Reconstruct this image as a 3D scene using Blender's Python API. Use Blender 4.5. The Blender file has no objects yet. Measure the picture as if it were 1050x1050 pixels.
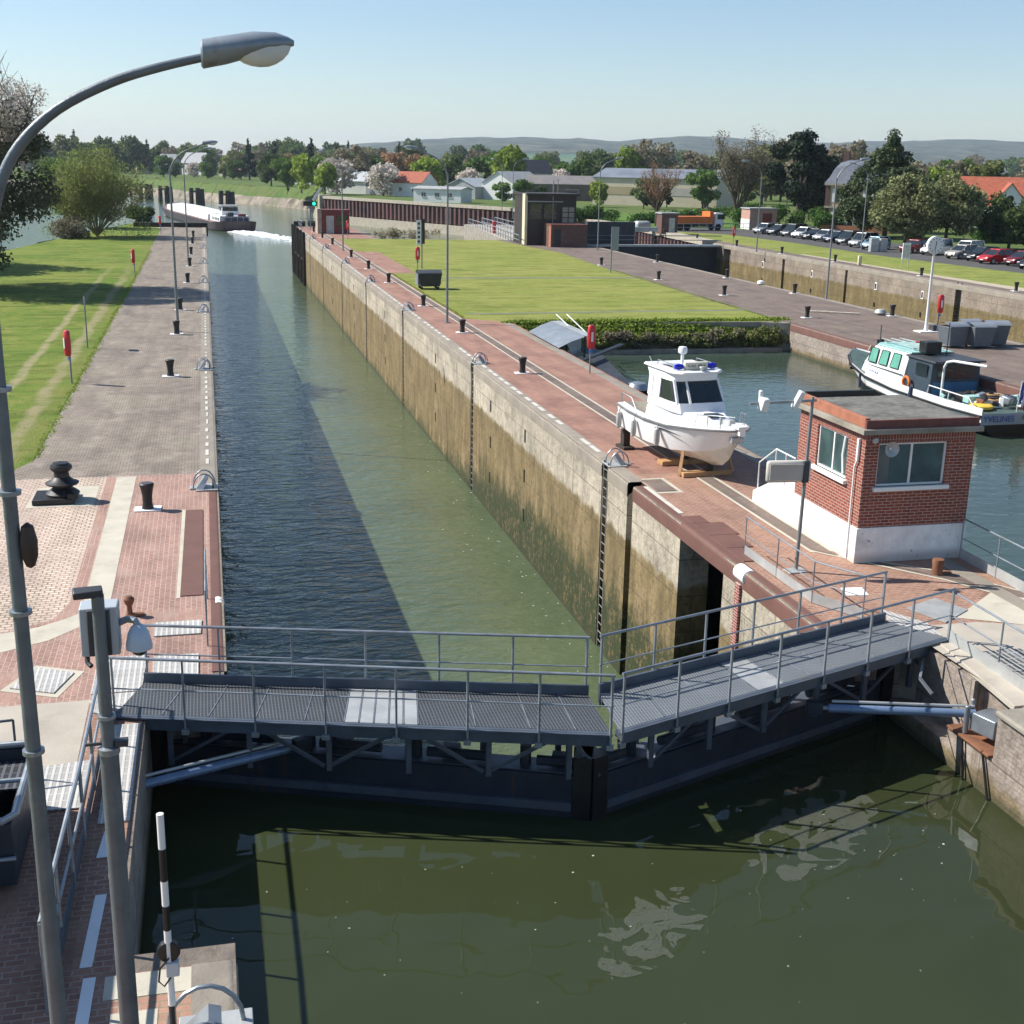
import bpy, math, random
import numpy as np
from mathutils import Vector, Matrix
S = bpy.context.scene
COL = S.collection
R = math.radians

# ---------------------------------------------------------------- camera
camd = bpy.data.cameras.new('camera'); cam = bpy.data.objects.new('camera', camd); COL.objects.link(cam)
camd.sensor_width = 36.0; camd.sensor_height = 36.0; camd.sensor_fit = 'HORIZONTAL'
camd.lens = 36.0 * 1275 / 1050; camd.clip_start = 0.1; camd.clip_end = 20000
M = Matrix(((0.97240792, 0.04516402, -0.22887342), (-0.23252258, 0.26699753, -0.93522488), (0.01887013, 0.96263832, 0.27013217)))
cam.matrix_world = Matrix.Translation((0, 0, 9.0)) @ M.to_4x4()
S.camera = cam
S.render.resolution_x = 1024; S.render.resolution_y = 1024

# ---------------------------------------------------------------- light
SUN_EL = 42.5; SHADOW_AZ = -25.0          # shadows fall toward this direction (degrees from +X)
sx, sy = -math.cos(R(SHADOW_AZ)), -math.sin(R(SHADOW_AZ))
sund = bpy.data.lights.new('sun', 'SUN'); sund.energy = 5.0; sund.angle = R(0.5); sund.color = (1.0, 0.955, 0.88)
sun = bpy.data.objects.new('sun', sund); COL.objects.link(sun)
sdir = Vector((sx * math.cos(R(SUN_EL)), sy * math.cos(R(SUN_EL)), math.sin(R(SUN_EL))))
sun.rotation_euler = sdir.to_track_quat('Z', 'Y').to_euler(); sun.location = (0, 0, 60)
W = bpy.data.worlds.new('World'); S.world = W; W.use_nodes = True
nt = W.node_tree; bg = nt.nodes['Background']
sky = nt.nodes.new('ShaderNodeTexSky'); sky.sky_type = 'NISHITA'; sky.sun_disc = False
sky.sun_elevation = R(SUN_EL); sky.sun_rotation = math.atan2(sx, sy)
sky.altitude = 50; sky.air_density = 1.0; sky.dust_density = 0.25; sky.ozone_density = 3.6
nt.links.new(sky.outputs[0], bg.inputs[0]); bg.inputs[1].default_value = 0.092
S.view_settings.view_transform = 'Standard'; S.view_settings.look = 'None'
S.view_settings.exposure = 0.58; S.view_settings.gamma = 1.0

# ---------------------------------------------------------------- materials
class NB:
    """small node helper"""
    def __init__(s, m): s.t = m.node_tree; s.n = s.t.nodes; s.p = s.n['Principled BSDF']
    def node(s, k, **kw):
        n = s.n.new(k)
        for a, b in kw.items(): setattr(n, a, b)
        return n
    def link(s, a, b): s.t.links.new(a, b)
    def val(s, x, sock):
        if hasattr(x, 'is_output') or isinstance(x, bpy.types.NodeSocket): s.link(x, sock)
        else: sock.default_value = x
    def math(s, op, a, b=0.0, c=None, clamp=False):
        n = s.node('ShaderNodeMath', operation=op, use_clamp=clamp); s.val(a, n.inputs[0]); s.val(b, n.inputs[1])
        if c is not None: s.val(c, n.inputs[2])
        return n.outputs[0]
    def pos(s, world=False):
        if world: return s.node('ShaderNodeNewGeometry').outputs['Position']
        return s.node('ShaderNodeTexCoord').outputs['Object']
    def sep(s, v):
        n = s.node('ShaderNodeSeparateXYZ'); s.link(v, n.inputs[0]); return n.outputs
    def comb(s, x, y, z):
        n = s.node('ShaderNodeCombineXYZ'); s.val(x, n.inputs[0]); s.val(y, n.inputs[1]); s.val(z, n.inputs[2]); return n.outputs[0]
    def noise(s, v, scale, detail=4, rough=.55, dist=0.0):
        n = s.node('ShaderNodeTexNoise'); s.link(v, n.inputs['Vector']); n.inputs['Scale'].default_value = scale
        n.inputs['Detail'].default_value = detail; n.inputs['Roughness'].default_value = rough; n.inputs['Distortion'].default_value = dist
        return n.outputs['Fac']
    def ramp(s, f, stops):
        n = s.node('ShaderNodeValToRGB'); s.link(f, n.inputs[0]); e = n.color_ramp.elements
        while len(e) < len(stops): e.new(0.5)
        for i, (p, c) in enumerate(stops):
            e[i].position = p; e[i].color = (c[0], c[1], c[2], 1) if not isinstance(c, (int, float)) else (c, c, c, 1)
        return n.outputs[0]
    def mix(s, f, a, b, bt='MIX'):
        n = s.node('ShaderNodeMix', data_type='RGBA', blend_type=bt)
        s.val(f, n.inputs['Factor'])
        for x, k in ((a, 'A'), (b, 'B')):
            so = [i for i in n.inputs if i.name == k and i.type == 'RGBA'][0]
            if isinstance(x, (tuple, list)): so.default_value = (x[0], x[1], x[2], 1)
            else: s.link(x, so)
        return [o for o in n.outputs if o.type == 'RGBA'][0]
    def sstep(s, x, a, b):
        n = s.node('ShaderNodeMapRange', interpolation_type='SMOOTHSTEP', clamp=True); s.val(x, n.inputs[0])
        n.inputs[1].default_value = a; n.inputs[2].default_value = b; return n.outputs[0]
    def bump(s, h, strength, dist=0.05, normal=None):
        n = s.node('ShaderNodeBump'); n.inputs['Strength'].default_value = strength; n.inputs['Distance'].default_value = dist
        s.link(h, n.inputs['Height'])
        if normal is not None: s.link(normal, n.inputs['Normal'])
        s.link(n.outputs[0], s.p.inputs['Normal']); return n.outputs[0]
MATS = {}
def newmat(name):
    m = bpy.data.materials.new(name); m.use_nodes = True; MATS[name] = m; return m, NB(m)
def pm(name, c, rough=.6, metal=0.0, var=.18, scale=3.0, bump=0.0, bscale=40.0, dirt=None, dscale=1.2, damt=.5, spec=.5):
    """general painted / bare material: colour with mottling, optional dirt colour, fine bump"""
    m, b = newmat(name); v = b.pos()
    n1 = b.noise(v, scale, 5)
    lo = tuple(x * (1 - var) for x in c); hi = tuple(min(1, x * (1 + var)) for x in c)
    col = b.ramp(n1, [(.3, lo), (.7, hi)])
    if dirt:
        f = b.math('MULTIPLY', b.sstep(b.noise(v, dscale, 6, .65), .5, .72), damt); col = b.mix(f, col, dirt)
    b.link(col, b.p.inputs['Base Color'])
    rr = b.ramp(b.noise(v, scale * 2.3, 3), [(.3, max(0, rough - .08)), (.7, min(1, rough + .08))]); b.link(rr, b.p.inputs['Roughness'])
    b.p.inputs['Metallic'].default_value = metal; b.p.inputs['Specular IOR Level'].default_value = spec
    if bump: b.bump(b.noise(v, bscale, 4), bump, .02)
    return m
G = dict
galv = pm('galvanised_steel', (.30, .33, .36), .42, .55, .2, 2.5, .1, 60, (.2, .2, .19), 1.5, .5)
galvlight = pm('pale_galvanised_plate', (.44, .45, .44), .5, .35, .15, 2.0, .1, 60, (.3, .28, .25), 1.2, .5)
steelblue = pm('blue_grey_steel', (.085, .105, .135), .5, .2, .25, 2.0, .1, 40, (.09, .07, .05), 1.0, .5)
nearpole = pm('dark_weathered_pole', (.15, .17, .19), .5, .35, .22, 3.0, .15, 50, (.09, .07, .06), 2.0, .6)
polegrey = pm('weathered_pole', (.24, .25, .25), .55, .35, .16, 3.0, .12, 50, (.17, .16, .15), 2.0, .6)
ladderm = pm('weathered_ladder_steel', (.22, .21, .19), .55, .3, .2, 3)
darkgrey = pm('dark_grey_paint', (.045, .048, .055), .5, 0, .25, 3)
black = pm('black_paint', (.012, .012, .013), .42, 0, .3, 4, .1, 50, (.05, .035, .025), 3, .35)
castiron = pm('black_cast_iron', (.022, .021, .022), .5, .2, .3, 5, .2, 60, (.07, .045, .035), 3, .4)
white = pm('white_paint', (.78, .78, .76), .45, 0, .04, 2.0, 0, 40, (.5, .47, .40), 2.0, .35)
whitewash = pm('whitewashed_render', (.86, .85, .83), .8, 0, .03, 2.0, .12, 60, (.72, .70, .66), .8, .5)
gel = pm('white_gelcoat', (.84, .84, .83), .22, 0, .02, 1.5)
gelstain = pm('cream_stained_gelcoat', (.74, .70, .60), .35, 0, .12, 2.0, 0, 40, (.45, .33, .18), 1.5, .5)
red = pm('red_plastic', (.55, .035, .04), .4, 0, .12, 3)
redpaint = pm('dark_red_paint', (.20, .035, .03), .6, 0, .2, 2.0, .1, 40)
rust = pm('rusty_iron', (.20, .085, .045), .8, 0, .35, 3.0, .3, 40, (.35, .14, .05), 2, .6)
redplate = pm('red_brown_steel_plate', (.145, .068, .052), .75, 0, .12, 1.5, .15, 80, (.13, .06, .05), .8, .5)
orange = pm('orange_paint', (.65, .17, .03), .5, 0, .15, 2.0, 0, 40, (.2, .09, .04), 1.0, .5)
blue = pm('blue_paint', (.02, .07, .35), .4, 0, .15, 3)
beaconblue = pm('blue_beacon_lens', (.01, .015, .45), .15, 0, .1, 3)
green = pm('green_paint', (.02, .22, .10), .5, 0, .2, 3)
mint = pm('mint_green_curtain_glass', (.11, .33, .25), .25, 0, .15, 3)
turq = pm('turquoise_deck', (.30, .52, .48), .6, 0, .15, 2)
wood = pm('bare_timber', (.42, .24, .11), .75, 0, .25, 3.0, .2, 20)
darkwood = pm('dark_tarred_timber', (.035, .026, .022), .8, 0, .3, 3.0, .3, 20)
tyre = pm('tyre_rubber', (.018, .018, .019), .8, 0, .2, 6)
glass = pm('dark_window_glass', (.018, .025, .028), .05, 0, .3, .8, spec=.8)
paleglass = pm('clear_plastic_bowl', (.62, .66, .68), .18, 0, .06, 3)
binplastic = pm('grey_bin_plastic', (.11, .125, .145), .5, 0, .12, 2, .05, 40)
yellow = pm('yellow_fabric', (.75, .50, .06), .7, 0, .15, 4)
brickorange = pm('orange_terracotta', (.34, .13, .075), .8, 0, .18, 4.0, .2, 60)
roofbrown = pm('red_brown_fascia', (.16, .055, .045), .7, 0, .2, 3.0, .1, 40)
gravel = pm('roof_gravel', (.16, .155, .135), .95, 0, .3, 6.0, .5, 60, (.05, .045, .04), .9, .8)
slateblue = pm('blue_slate_roof', (.12, .135, .165), .6, 0, .2, 2.0, .2, 10)
tilered = pm('red_clay_roof_tiles', (.34, .095, .05), .8, 0, .22, 1.6, .4, 9)
def streakmat(name, c, streak, amt=.6, rough=.6, chips=None, low=None):
    m, b = newmat(name); v = b.pos(True); X, Y, Z = b.sep(v); n = b.noise(v, 1.3, 6, .65)
    col = b.ramp(n, [(.3, tuple(x * .75 for x in c)), (.7, tuple(x * 1.25 for x in c))])
    s_ = b.noise(b.comb(b.math('MULTIPLY', X, 5.0), b.math('MULTIPLY', Y, 5.0), b.math('MULTIPLY', Z, .35)), 1.0, 5, .65)
    col = b.mix(b.math('MULTIPLY', b.math('MULTIPLY', b.sstep(s_, .52, .68), b.sstep(n, .38, .6)), amt), col, streak)
    if chips: col = b.mix(b.sstep(b.noise(v, 4.5, 6, .7), .645, .665), col, chips)
    if low: col = b.mix(b.math('MULTIPLY', b.math('SUBTRACT', 1, b.sstep(b.math('SUBTRACT', Z, b.math('MULTIPLY', n, .35)), -.08, .16)), .6), col, low)
    b.link(col, b.p.inputs['Base Color']); b.p.inputs['Roughness'].default_value = rough; b.bump(b.noise(v, 20, 4), .2, .02); return m
gatepaint = streakmat('dark_gate_paint', (.020, .028, .042), (.075, .045, .025), .7)
hutbase = streakmat('peeling_whitewash', (.80, .79, .76), (.55, .51, .45), .35, .85, (.22, .17, .15), (.40, .34, .28))
reflectglass = pm('reflection_tinted_glass', (.05, .085, .085), .04, 0, .5, 1.2, spec=.9)  # teal of the reflections is painted into the pane colour
creamwall = pm('cream_rendered_wall', (.62, .54, .40), .85, 0, .06, .6, .1, 20, (.45, .38, .28), .4, .4)
whitewall = pm('white_rendered_wall', (.72, .72, .70), .85, 0, .05, .6, .1, 20)
greywall = pm('grey_cladding', (.34, .35, .35), .7, 0, .12, .5, .1, 10)
stone = pm('pale_stone', (.36, .32, .25), .85, 0, .2, 1.5, .3, 12)
concrete = pm('beige_concrete', (.42, .375, .31), .9, 0, .12, 1.2, .25, 30, (.28, .24, .2), .9, .5)
oldconcrete = pm('old_grey_concrete', (.27, .245, .20), .92, 0, .25, 1.4, .5, 14, (.11, .095, .07), .8, .7)
palestrip = pm('pale_concrete_strip', (.50, .46, .37), .9, 0, .1, 1.8, .2, 40, (.34, .31, .25), 1.5, .5)
hedgeg = pm('hedge_mass', (.05, .11, .02), .8, 0, .5, 2.0, .6, 5)
curtain = pm('white_curtain', (.7, .72, .7), .9, 0, .05, 4)
car_cols = {}
def carpaint(n, c): return pm('car_paint_' + n, c, .25, .25, .03, 1)

def brickmat(name, c1, c2, mortar, bw, bh, ms=.012, bump=.5, plane='auto', stain=None, ndirt=.35, dirtc=(.25, .23, .2), rough=.85, offset=.5):
    m, b = newmat(name); v = b.pos(); X, Y, Z = b.sep(v)
    if plane == 'ground': u, w = X, Y
    elif plane == 'ground90': u, w = Y, X
    else:
        gn = b.node('ShaderNodeNewGeometry').outputs['Normal']; nx, ny, nz = b.sep(gn)
        fx = b.math('GREATER_THAN', b.math('ABSOLUTE', nx), .7)
        u = b.math('ADD', b.math('MULTIPLY', fx, Y), b.math('MULTIPLY', b.math('SUBTRACT', 1, fx), X))
        w = Z
    t = b.node('ShaderNodeTexBrick'); t.offset = offset
    b.link(b.comb(u, w, 0.0), t.inputs['Vector']); t.inputs['Scale'].default_value = 1.0
    t.inputs['Brick Width'].default_value = bw; t.inputs['Row Height'].default_value = bh
    t.inputs['Mortar Size'].default_value = ms; t.inputs['Mortar Smooth'].default_value = .15; t.inputs['Bias'].default_value = 0
    t.inputs['Color1'].default_value = (*c1, 1); t.inputs['Color2'].default_value = (*c2, 1); t.inputs['Mortar'].default_value = (*mortar, 1)
    n = b.noise(v, 1.1, 6, .6); n2 = b.noise(v, 14, 3)
    col = b.mix(.35, t.outputs['Color'], b.ramp(n2, [(.3, .55), (.7, 1.25)]), 'MULTIPLY')
    col = b.mix(b.math('MULTIPLY', b.sstep(n, .48, .75), ndirt), col, dirtc)
    if plane != 'auto':   # worn, stained ground: broad patches, small oily spots, moss in joints
        w1 = b.noise(v, .38, 6, .7); w2 = b.noise(b.comb(b.math('MULTIPLY', X, 1.6), b.math('MULTIPLY', Y, .22), 0.0), 1.0, 4, .6)
        col = b.mix(.85, col, b.ramp(w1, [(.32, .66), (.5, 1.0), (.66, 1.22)]), 'MULTIPLY'); col = b.mix(.6, col, b.ramp(w2, [(.36, .74), (.5, 1.0), (.64, 1.2)]), 'MULTIPLY')
        sp = b.math('MULTIPLY', b.sstep(b.noise(v, 2.6, 5, .7), .64, .72), .55); col = b.mix(sp, col, (.06, .05, .045))
        col = b.mix(b.math('MULTIPLY', b.math('MULTIPLY', t.outputs['Fac'], b.sstep(w1, .5, .6)), .6), col, (.09, .11, .04))
    b.link(col, b.p.inputs['Base Color']); b.p.inputs['Roughness'].default_value = rough
    h = b.math('ADD', b.math('MULTIPLY', b.math('SUBTRACT', 1, t.outputs['Fac']), 1.0), b.math('MULTIPLY', n2, .4))
    b.bump(h, bump, .012)
    return m
redbrick = brickmat('red_brick_wall', (.21, .045, .028), (.29, .07, .042), (.42, .33, .27), .22, .075, .009, .6, ndirt=.15, dirtc=(.15, .06, .05))
soldier = brickmat('soldier_course_brick', (.21, .045, .028), (.26, .062, .038), (.36, .28, .23), .075, .23, .009, .6, ndirt=.1, dirtc=(.15, .06, .05), offset=0)
redpave = brickmat('red_brick_paving', (.315, .175, .138), (.37, .215, .17), (.46, .35, .28), .22, .11, .008, .35, 'ground90', ndirt=.5, dirtc=(.40, .29, .24))
redpave2 = brickmat('terracotta_paving', (.29, .150, .108), (.335, .178, .13), (.25, .13, .095), .22, .11, .006, .3, 'ground', ndirt=.55, dirtc=(.36, .225, .165))
cobbles = brickmat('grey_cobbles', (.235, .190, .150), (.305, .250, .200), (.14, .115, .09), .19, .13, .014, .8, 'ground', ndirt=.6, dirtc=(.37, .31, .255))
beigecobbles = brickmat('beige_cobbles', (.50, .38, .30), (.60, .47, .38), (.30, .22, .17), .2, .14, .016, .9, 'ground', ndirt=.55, dirtc=(.55, .45, .37))
herring = brickmat('herringbone_brick_paving', (.27, .135, .092), (.34, .18, .125), (.40, .28, .21), .22, .11, .012, .4, 'ground', ndirt=.3, dirtc=(.38, .26, .19))
quaypave = brickmat('grey_brown_quay_paving', (.165, .120, .098), (.205, .150, .122), (.13, .10, .08), .22, .11, .01, .4, 'ground', ndirt=.6, dirtc=(.225, .18, .15))
farbrick = brickmat('dark_red_brick', (.10, .045, .035), (.14, .06, .048), (.15, .11, .09), .3, .1, .012, .5)

def wallmat(name, top=(.40, .35, .27), mid=(.205, .150, .066), waterz=-6.1, markz=-1.75, moss=True):
    m, b = newmat(name); v = b.pos(True); X, Y, Z = b.sep(v)
    n = b.noise(v, .8, 6, .6); nf = b.noise(v, 6, 5, .65)
    hs = b.comb(b.math('MULTIPLY', X, 1.3), b.math('MULTIPLY', Y, 1.3), b.math('MULTIPLY', Z, .45))
    st = b.math('ADD', b.math('MULTIPLY', b.noise(hs, 1.3, 6, .7), .55), b.math('MULTIPLY', b.noise(v, .7, 7, .72), .45))
    zz = b.math('ADD', Z, b.math('MULTIPLY', b.math('SUBTRACT', st, .5), 1.1))
    drip = b.noise(b.comb(b.math('MULTIPLY', X, 4.0), b.math('MULTIPLY', Y, 4.0), b.math('MULTIPLY', Z, .12)), 1.0, 4, .6)
    dripf = b.math('MULTIPLY', b.sstep(drip, .56, .70), b.sstep(n, .4, .6))
    tcol = b.ramp(b.math('ADD', b.math('MULTIPLY', n, .5), b.math('MULTIPLY', nf, .5)), [(.36, tuple(x * .55 for x in top)), (.5, top), (.64, tuple(min(1, x * 1.4) for x in top))])
    tcol = b.mix(b.math('MULTIPLY', b.sstep(st, .5, .62), .5), tcol, (.20, .165, .13))
    mcol = b.ramp(st, [(.36, tuple(x * .55 for x in mid)), (.5, mid), (.62, (mid[0] * 1.5, mid[1] * 1.5, mid[2] * 1.7))])
    mcol = b.mix(b.sstep(nf, .45, .75), mcol, tuple(x * .55 for x in mid))
    f = b.sstep(zz, markz - .12, markz + .10)
    col = b.mix(f, mcol, tcol); col = b.mix(b.math('MULTIPLY', dripf, .6), col, (.07, .055, .035))
    # block joints of the facing
    t = b.node('ShaderNodeTexBrick'); b.link(b.comb(b.math('ADD', Y, b.math('MULTIPLY', X, .9)), Z, 0.0), t.inputs['Vector'])
    t.inputs['Scale'].default_value = 1; t.inputs['Brick Width'].default_value = 3.1; t.inputs['Row Height'].default_value = 1.02
    t.inputs['Mortar Size'].default_value = .018; t.offset = .5
    col = b.mix(b.math('MULTIPLY', t.outputs['Fac'], .5), col, (.06, .05, .035))
    t2 = b.node('ShaderNodeTexBrick'); b.link(b.comb(b.math('ADD', Y, X), Z, 0.0), t2.inputs['Vector'])
    t2.inputs['Scale'].default_value = 1; t2.inputs['Brick Width'].default_value = .24; t2.inputs['Row Height'].default_value = .085; t2.inputs['Mortar Size'].default_value = .008
    fine = b.math('MULTIPLY', t2.outputs['Fac'], b.sstep(b.noise(v, .35, 2), .42, .56))
    col = b.mix(b.math('MULTIPLY', fine, .4), col, (.12, .10, .08))
    if moss:
        nearf = b.math('SUBTRACT', 1, b.sstep(Y, 44, 66))
        lim = b.math('ADD', waterz + .55, b.math('MULTIPLY', nearf, 2.1))
        d = b.math('SUBTRACT', lim, b.math('ADD', Z, b.math('MULTIPLY', b.math('SUBTRACT', st, .5), 5.5)))
        mf = b.math('MULTIPLY', b.sstep(d, -.4, 1.0), b.sstep(b.math('ADD', b.math('MULTIPLY', st, .5), b.math('MULTIPLY', nf, .5)), .38, .50))
        col = b.mix(mf, col, b.ramp(nf, [(.35, (.012, .019, .005)), (.65, (.035, .05, .012))]))
    wl = b.sstep(b.math('SUBTRACT', waterz + .25, Z), 0, .2); col = b.mix(b.math('MULTIPLY', wl, .7), col, (.03, .035, .015))
    b.link(col, b.p.inputs['Base Color']); b.p.inputs['Roughness'].default_value = .88
    h = b.math('SUBTRACT', b.math('ADD', b.math('MULTIPLY', nf, 1.0), b.math('MULTIPLY', n, 1.2)), b.math('ADD', b.math('MULTIPLY', t.outputs['Fac'], .8), b.math('MULTIPLY', fine, .3)))
    b.bump(h, .7, .05)
    return m
wall_low = wallmat('lock_wall_masonry')
wall_lock2 = wallmat('wide_lock_wall_masonry', (.25, .20, .155), (.17, .125, .05), moss=False)
wall_up = wallmat('basin_wall_masonry', (.30, .25, .21), (.20, .15, .08), waterz=-1.7, markz=-1.35, moss=False)

def watermat(name, deep, bumps, rough=.04):
    m, b = newmat(name); v = b.pos(True); X, Y, Z = b.sep(v)
    n = b.noise(v, .09, 3); col = b.ramp(n, [(.3, tuple(x * .85 for x in deep)), (.7, tuple(x * 1.15 for x in deep))])
    b.link(col, b.p.inputs['Base Color']); b.p.inputs['Roughness'].default_value = rough; b.p.inputs['IOR'].default_value = 1.33
    h = None
    for (sxx, syy, sc, amp, det) in bumps:
        nn = b.noise(b.comb(b.math('MULTIPLY', X, sxx), b.math('MULTIPLY', Y, syy), 0.0), sc, det, .55, .6)
        a = b.math('MULTIPLY', nn, amp); h = a if h is None else b.math('ADD', h, a)
    b.bump(h, 1.0, 1.0)
    return m
water_low = watermat('river_water', (.084, .112, .060), [(.8, 1.0, .5, .10, 2), (.6, 1.4, 1.5, .085, 3), (.7, 1.3, 4.5, .020, 2)])
water_up = watermat('calm_forebay_water', (.034, .043, .018), [(1, 1, .42, .06, 1), (1, 1, 1.2, .010, 1)], .02)
water_basin = watermat('basin_water', (.045, .068, .050), [(.8, 1.4, .9, .030, 2), (1, 1.6, 3.0, .010, 2)])

def grassmat(name, a, bcol, dry, tracks=False):
    m, b = newmat(name); v = b.pos(True); X, Y, Z = b.sep(v)
    n = b.noise(v, .12, 6, .7); n2 = b.noise(v, .9, 8, .75); n3 = b.noise(v, 9, 5, .75)
    col = b.mix(b.sstep(n, .38, .60), a, bcol)
    n4 = b.noise(b.comb(b.math('MULTIPLY', X, .25), Y, 0.0), .8, 6, .7); col = b.mix(b.math('MULTIPLY', b.sstep(n4, .47, .60), .7), col, tuple(x * .62 for x in a))
    col = b.mix(b.math('MULTIPLY', b.sstep(n2, .5, .64), .65), col, dry)
    col = b.mix(.5, col, b.ramp(n3, [(.3, .45), (.7, 1.45)]), 'MULTIPLY')
    if tracks:
        for tx, w in ((-7.9, .16), (-6.35, .2)):
            wob = b.math('ADD', X, b.math('MULTIPLY', b.math('SUBTRACT', b.noise(v, .3, 2), .5), .7))
            d = b.math('ABSOLUTE', b.math('SUBTRACT', wob, tx))
            f = b.math('MULTIPLY', b.math('SUBTRACT', 1, b.sstep(d, w * .4, w * 2)), b.sstep(n2, .3, .55))
            f = b.math('MULTIPLY', f, b.math('SUBTRACT', 1, b.sstep(Y, 85, 120)))
            col = b.mix(b.math('MULTIPLY', f, .85), col, (.34, .29, .17))
        ed = b.math('MULTIPLY', b.sstep(X, -7.3, -5.5), b.sstep(n, .35, .6)); col = b.mix(b.math('MULTIPLY', ed, .5), col, (.17, .17, .05))
    b.link(col, b.p.inputs['Base Color']); b.p.inputs['Roughness'].default_value = .9; b.p.inputs['Specular IOR Level'].default_value = .15
    b.bump(b.math('ADD', n3, n2), .8, .08)
    return m
lawn_left = grassmat('left_lawn_grass', (.115, .19, .024), (.19, .23, .042), (.29, .26, .08), True)
lawn_mid = grassmat('mown_lawn_grass', (.215, .255, .050), (.265, .28, .068), (.34, .31, .11))
lawn_right = grassmat('right_lawn_grass', (.20, .25, .05), (.26, .28, .07), (.34, .31, .12))
plain = grassmat('far_meadow', (.08, .15, .03), (.12, .15, .045), (.18, .16, .08))
asphalt = pm('asphalt', (.075, .072, .07), .9, 0, .2, 1.0, .2, 30)
sandy = pm('sandy_verge', (.42, .36, .26), .95, 0, .2, 1.0, .2, 30)

def metalgrid(name, c, pitch=.045, rough=.5, depth=.6, metal=.3):
    m, b = newmat(name); v = b.pos(); X, Y, Z = b.sep(v)
    gx = b.math('PINGPONG', X, pitch); gy = b.math('PINGPONG', Y, pitch * 2.2)
    f = b.math('MULTIPLY', b.sstep(gx, pitch * .25, pitch * .5), b.sstep(gy, pitch * .12, pitch * .3))
    col = b.mix(f, c, tuple(x * (1 - depth) for x in c)); n = b.noise(v, 1.3, 5)
    col = b.mix(.5, col, b.ramp(n, [(.3, .75), (.7, 1.2)]), 'MULTIPLY')
    b.link(col, b.p.inputs['Base Color']); b.p.inputs['Roughness'].default_value = rough; b.p.inputs['Metallic'].default_value = metal
    b.bump(b.math('SUBTRACT', 1, f), .4, .02); return m
grating = metalgrid('steel_grating', (.115, .125, .135), .028, .55, .5)
grating2 = metalgrid('lighter_steel_grating', (.24, .26, .275), .028, .5, .4)
checker = metalgrid('ribbed_cover_plate', (.58, .56, .52), .05, .55, .3, .1)

def leafmat(name, c, c2, trans=.35, scale=.6):
    m, b = newmat(name); v = b.pos()
    info = b.node('ShaderNodeObjectInfo').outputs['Random']
    n = b.noise(v, scale, 4); n2 = b.noise(v, 6, 2)
    col = b.mix(b.sstep(n, .35, .65), c, c2)
    col = b.mix(.45, col, b.ramp(n2, [(.3, .6), (.7, 1.4)]), 'MULTIPLY')
    col = b.mix(.5, col, b.ramp(info, [(0, .7), (1, 1.3)]), 'MULTIPLY')
    b.link(col, b.p.inputs['Base Color']); b.p.inputs['Roughness'].default_value = .65; b.p.inputs['Specular IOR Level'].default_value = .25
    tr = b.node('ShaderNodeBsdfTranslucent'); b.link(col, tr.inputs[0]); mx = b.node('ShaderNodeMixShader'); mx.inputs[0].default_value = trans
    b.link(b.p.outputs[0], mx.inputs[1]); b.link(tr.outputs[0], mx.inputs[2])
    out = [x for x in b.n if x.type == 'OUTPUT_MATERIAL'][0]; b.link(mx.outputs[0], out.inputs[0]); return m
L_green = leafmat('fresh_green_leaves', (.085, .16, .025), (.14, .22, .045))
L_mid = leafmat('mid_green_leaves', (.06, .10, .024), (.10, .145, .04))
L_yellow = leafmat('yellow_green_leaves', (.20, .28, .03), (.28, .36, .05))
L_olive = leafmat('olive_leaves', (.13, .155, .045), (.20, .215, .065))
L_dark = leafmat('dark_evergreen_needles', (.010, .024, .009), (.022, .042, .016), .12)
L_ever = leafmat('evergreen_oak_leaves', (.06, .085, .03), (.32, .33, .14), .2, 1.6)
L_con = leafmat('conifer_sprays', (.030, .05, .014), (.075, .10, .035), .15)
L_brown = leafmat('russet_buds', (.26, .15, .08), (.34, .21, .11))
L_grey = leafmat('grey_brown_twigs', (.19, .165, .11), (.26, .23, .15))
L_white = leafmat('white_blossom', (.52, .46, .40), (.62, .56, .50), .3)
L_pink = leafmat('purple_leaves', (.10, .03, .03), (.14, .045, .04))
L_hedge = leafmat('bright_hedge_leaves', (.055, .13, .015), (.09, .18, .03))
bark = pm('bark', (.09, .07, .05), .9, 0, .3, 3, .5, 12)

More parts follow.
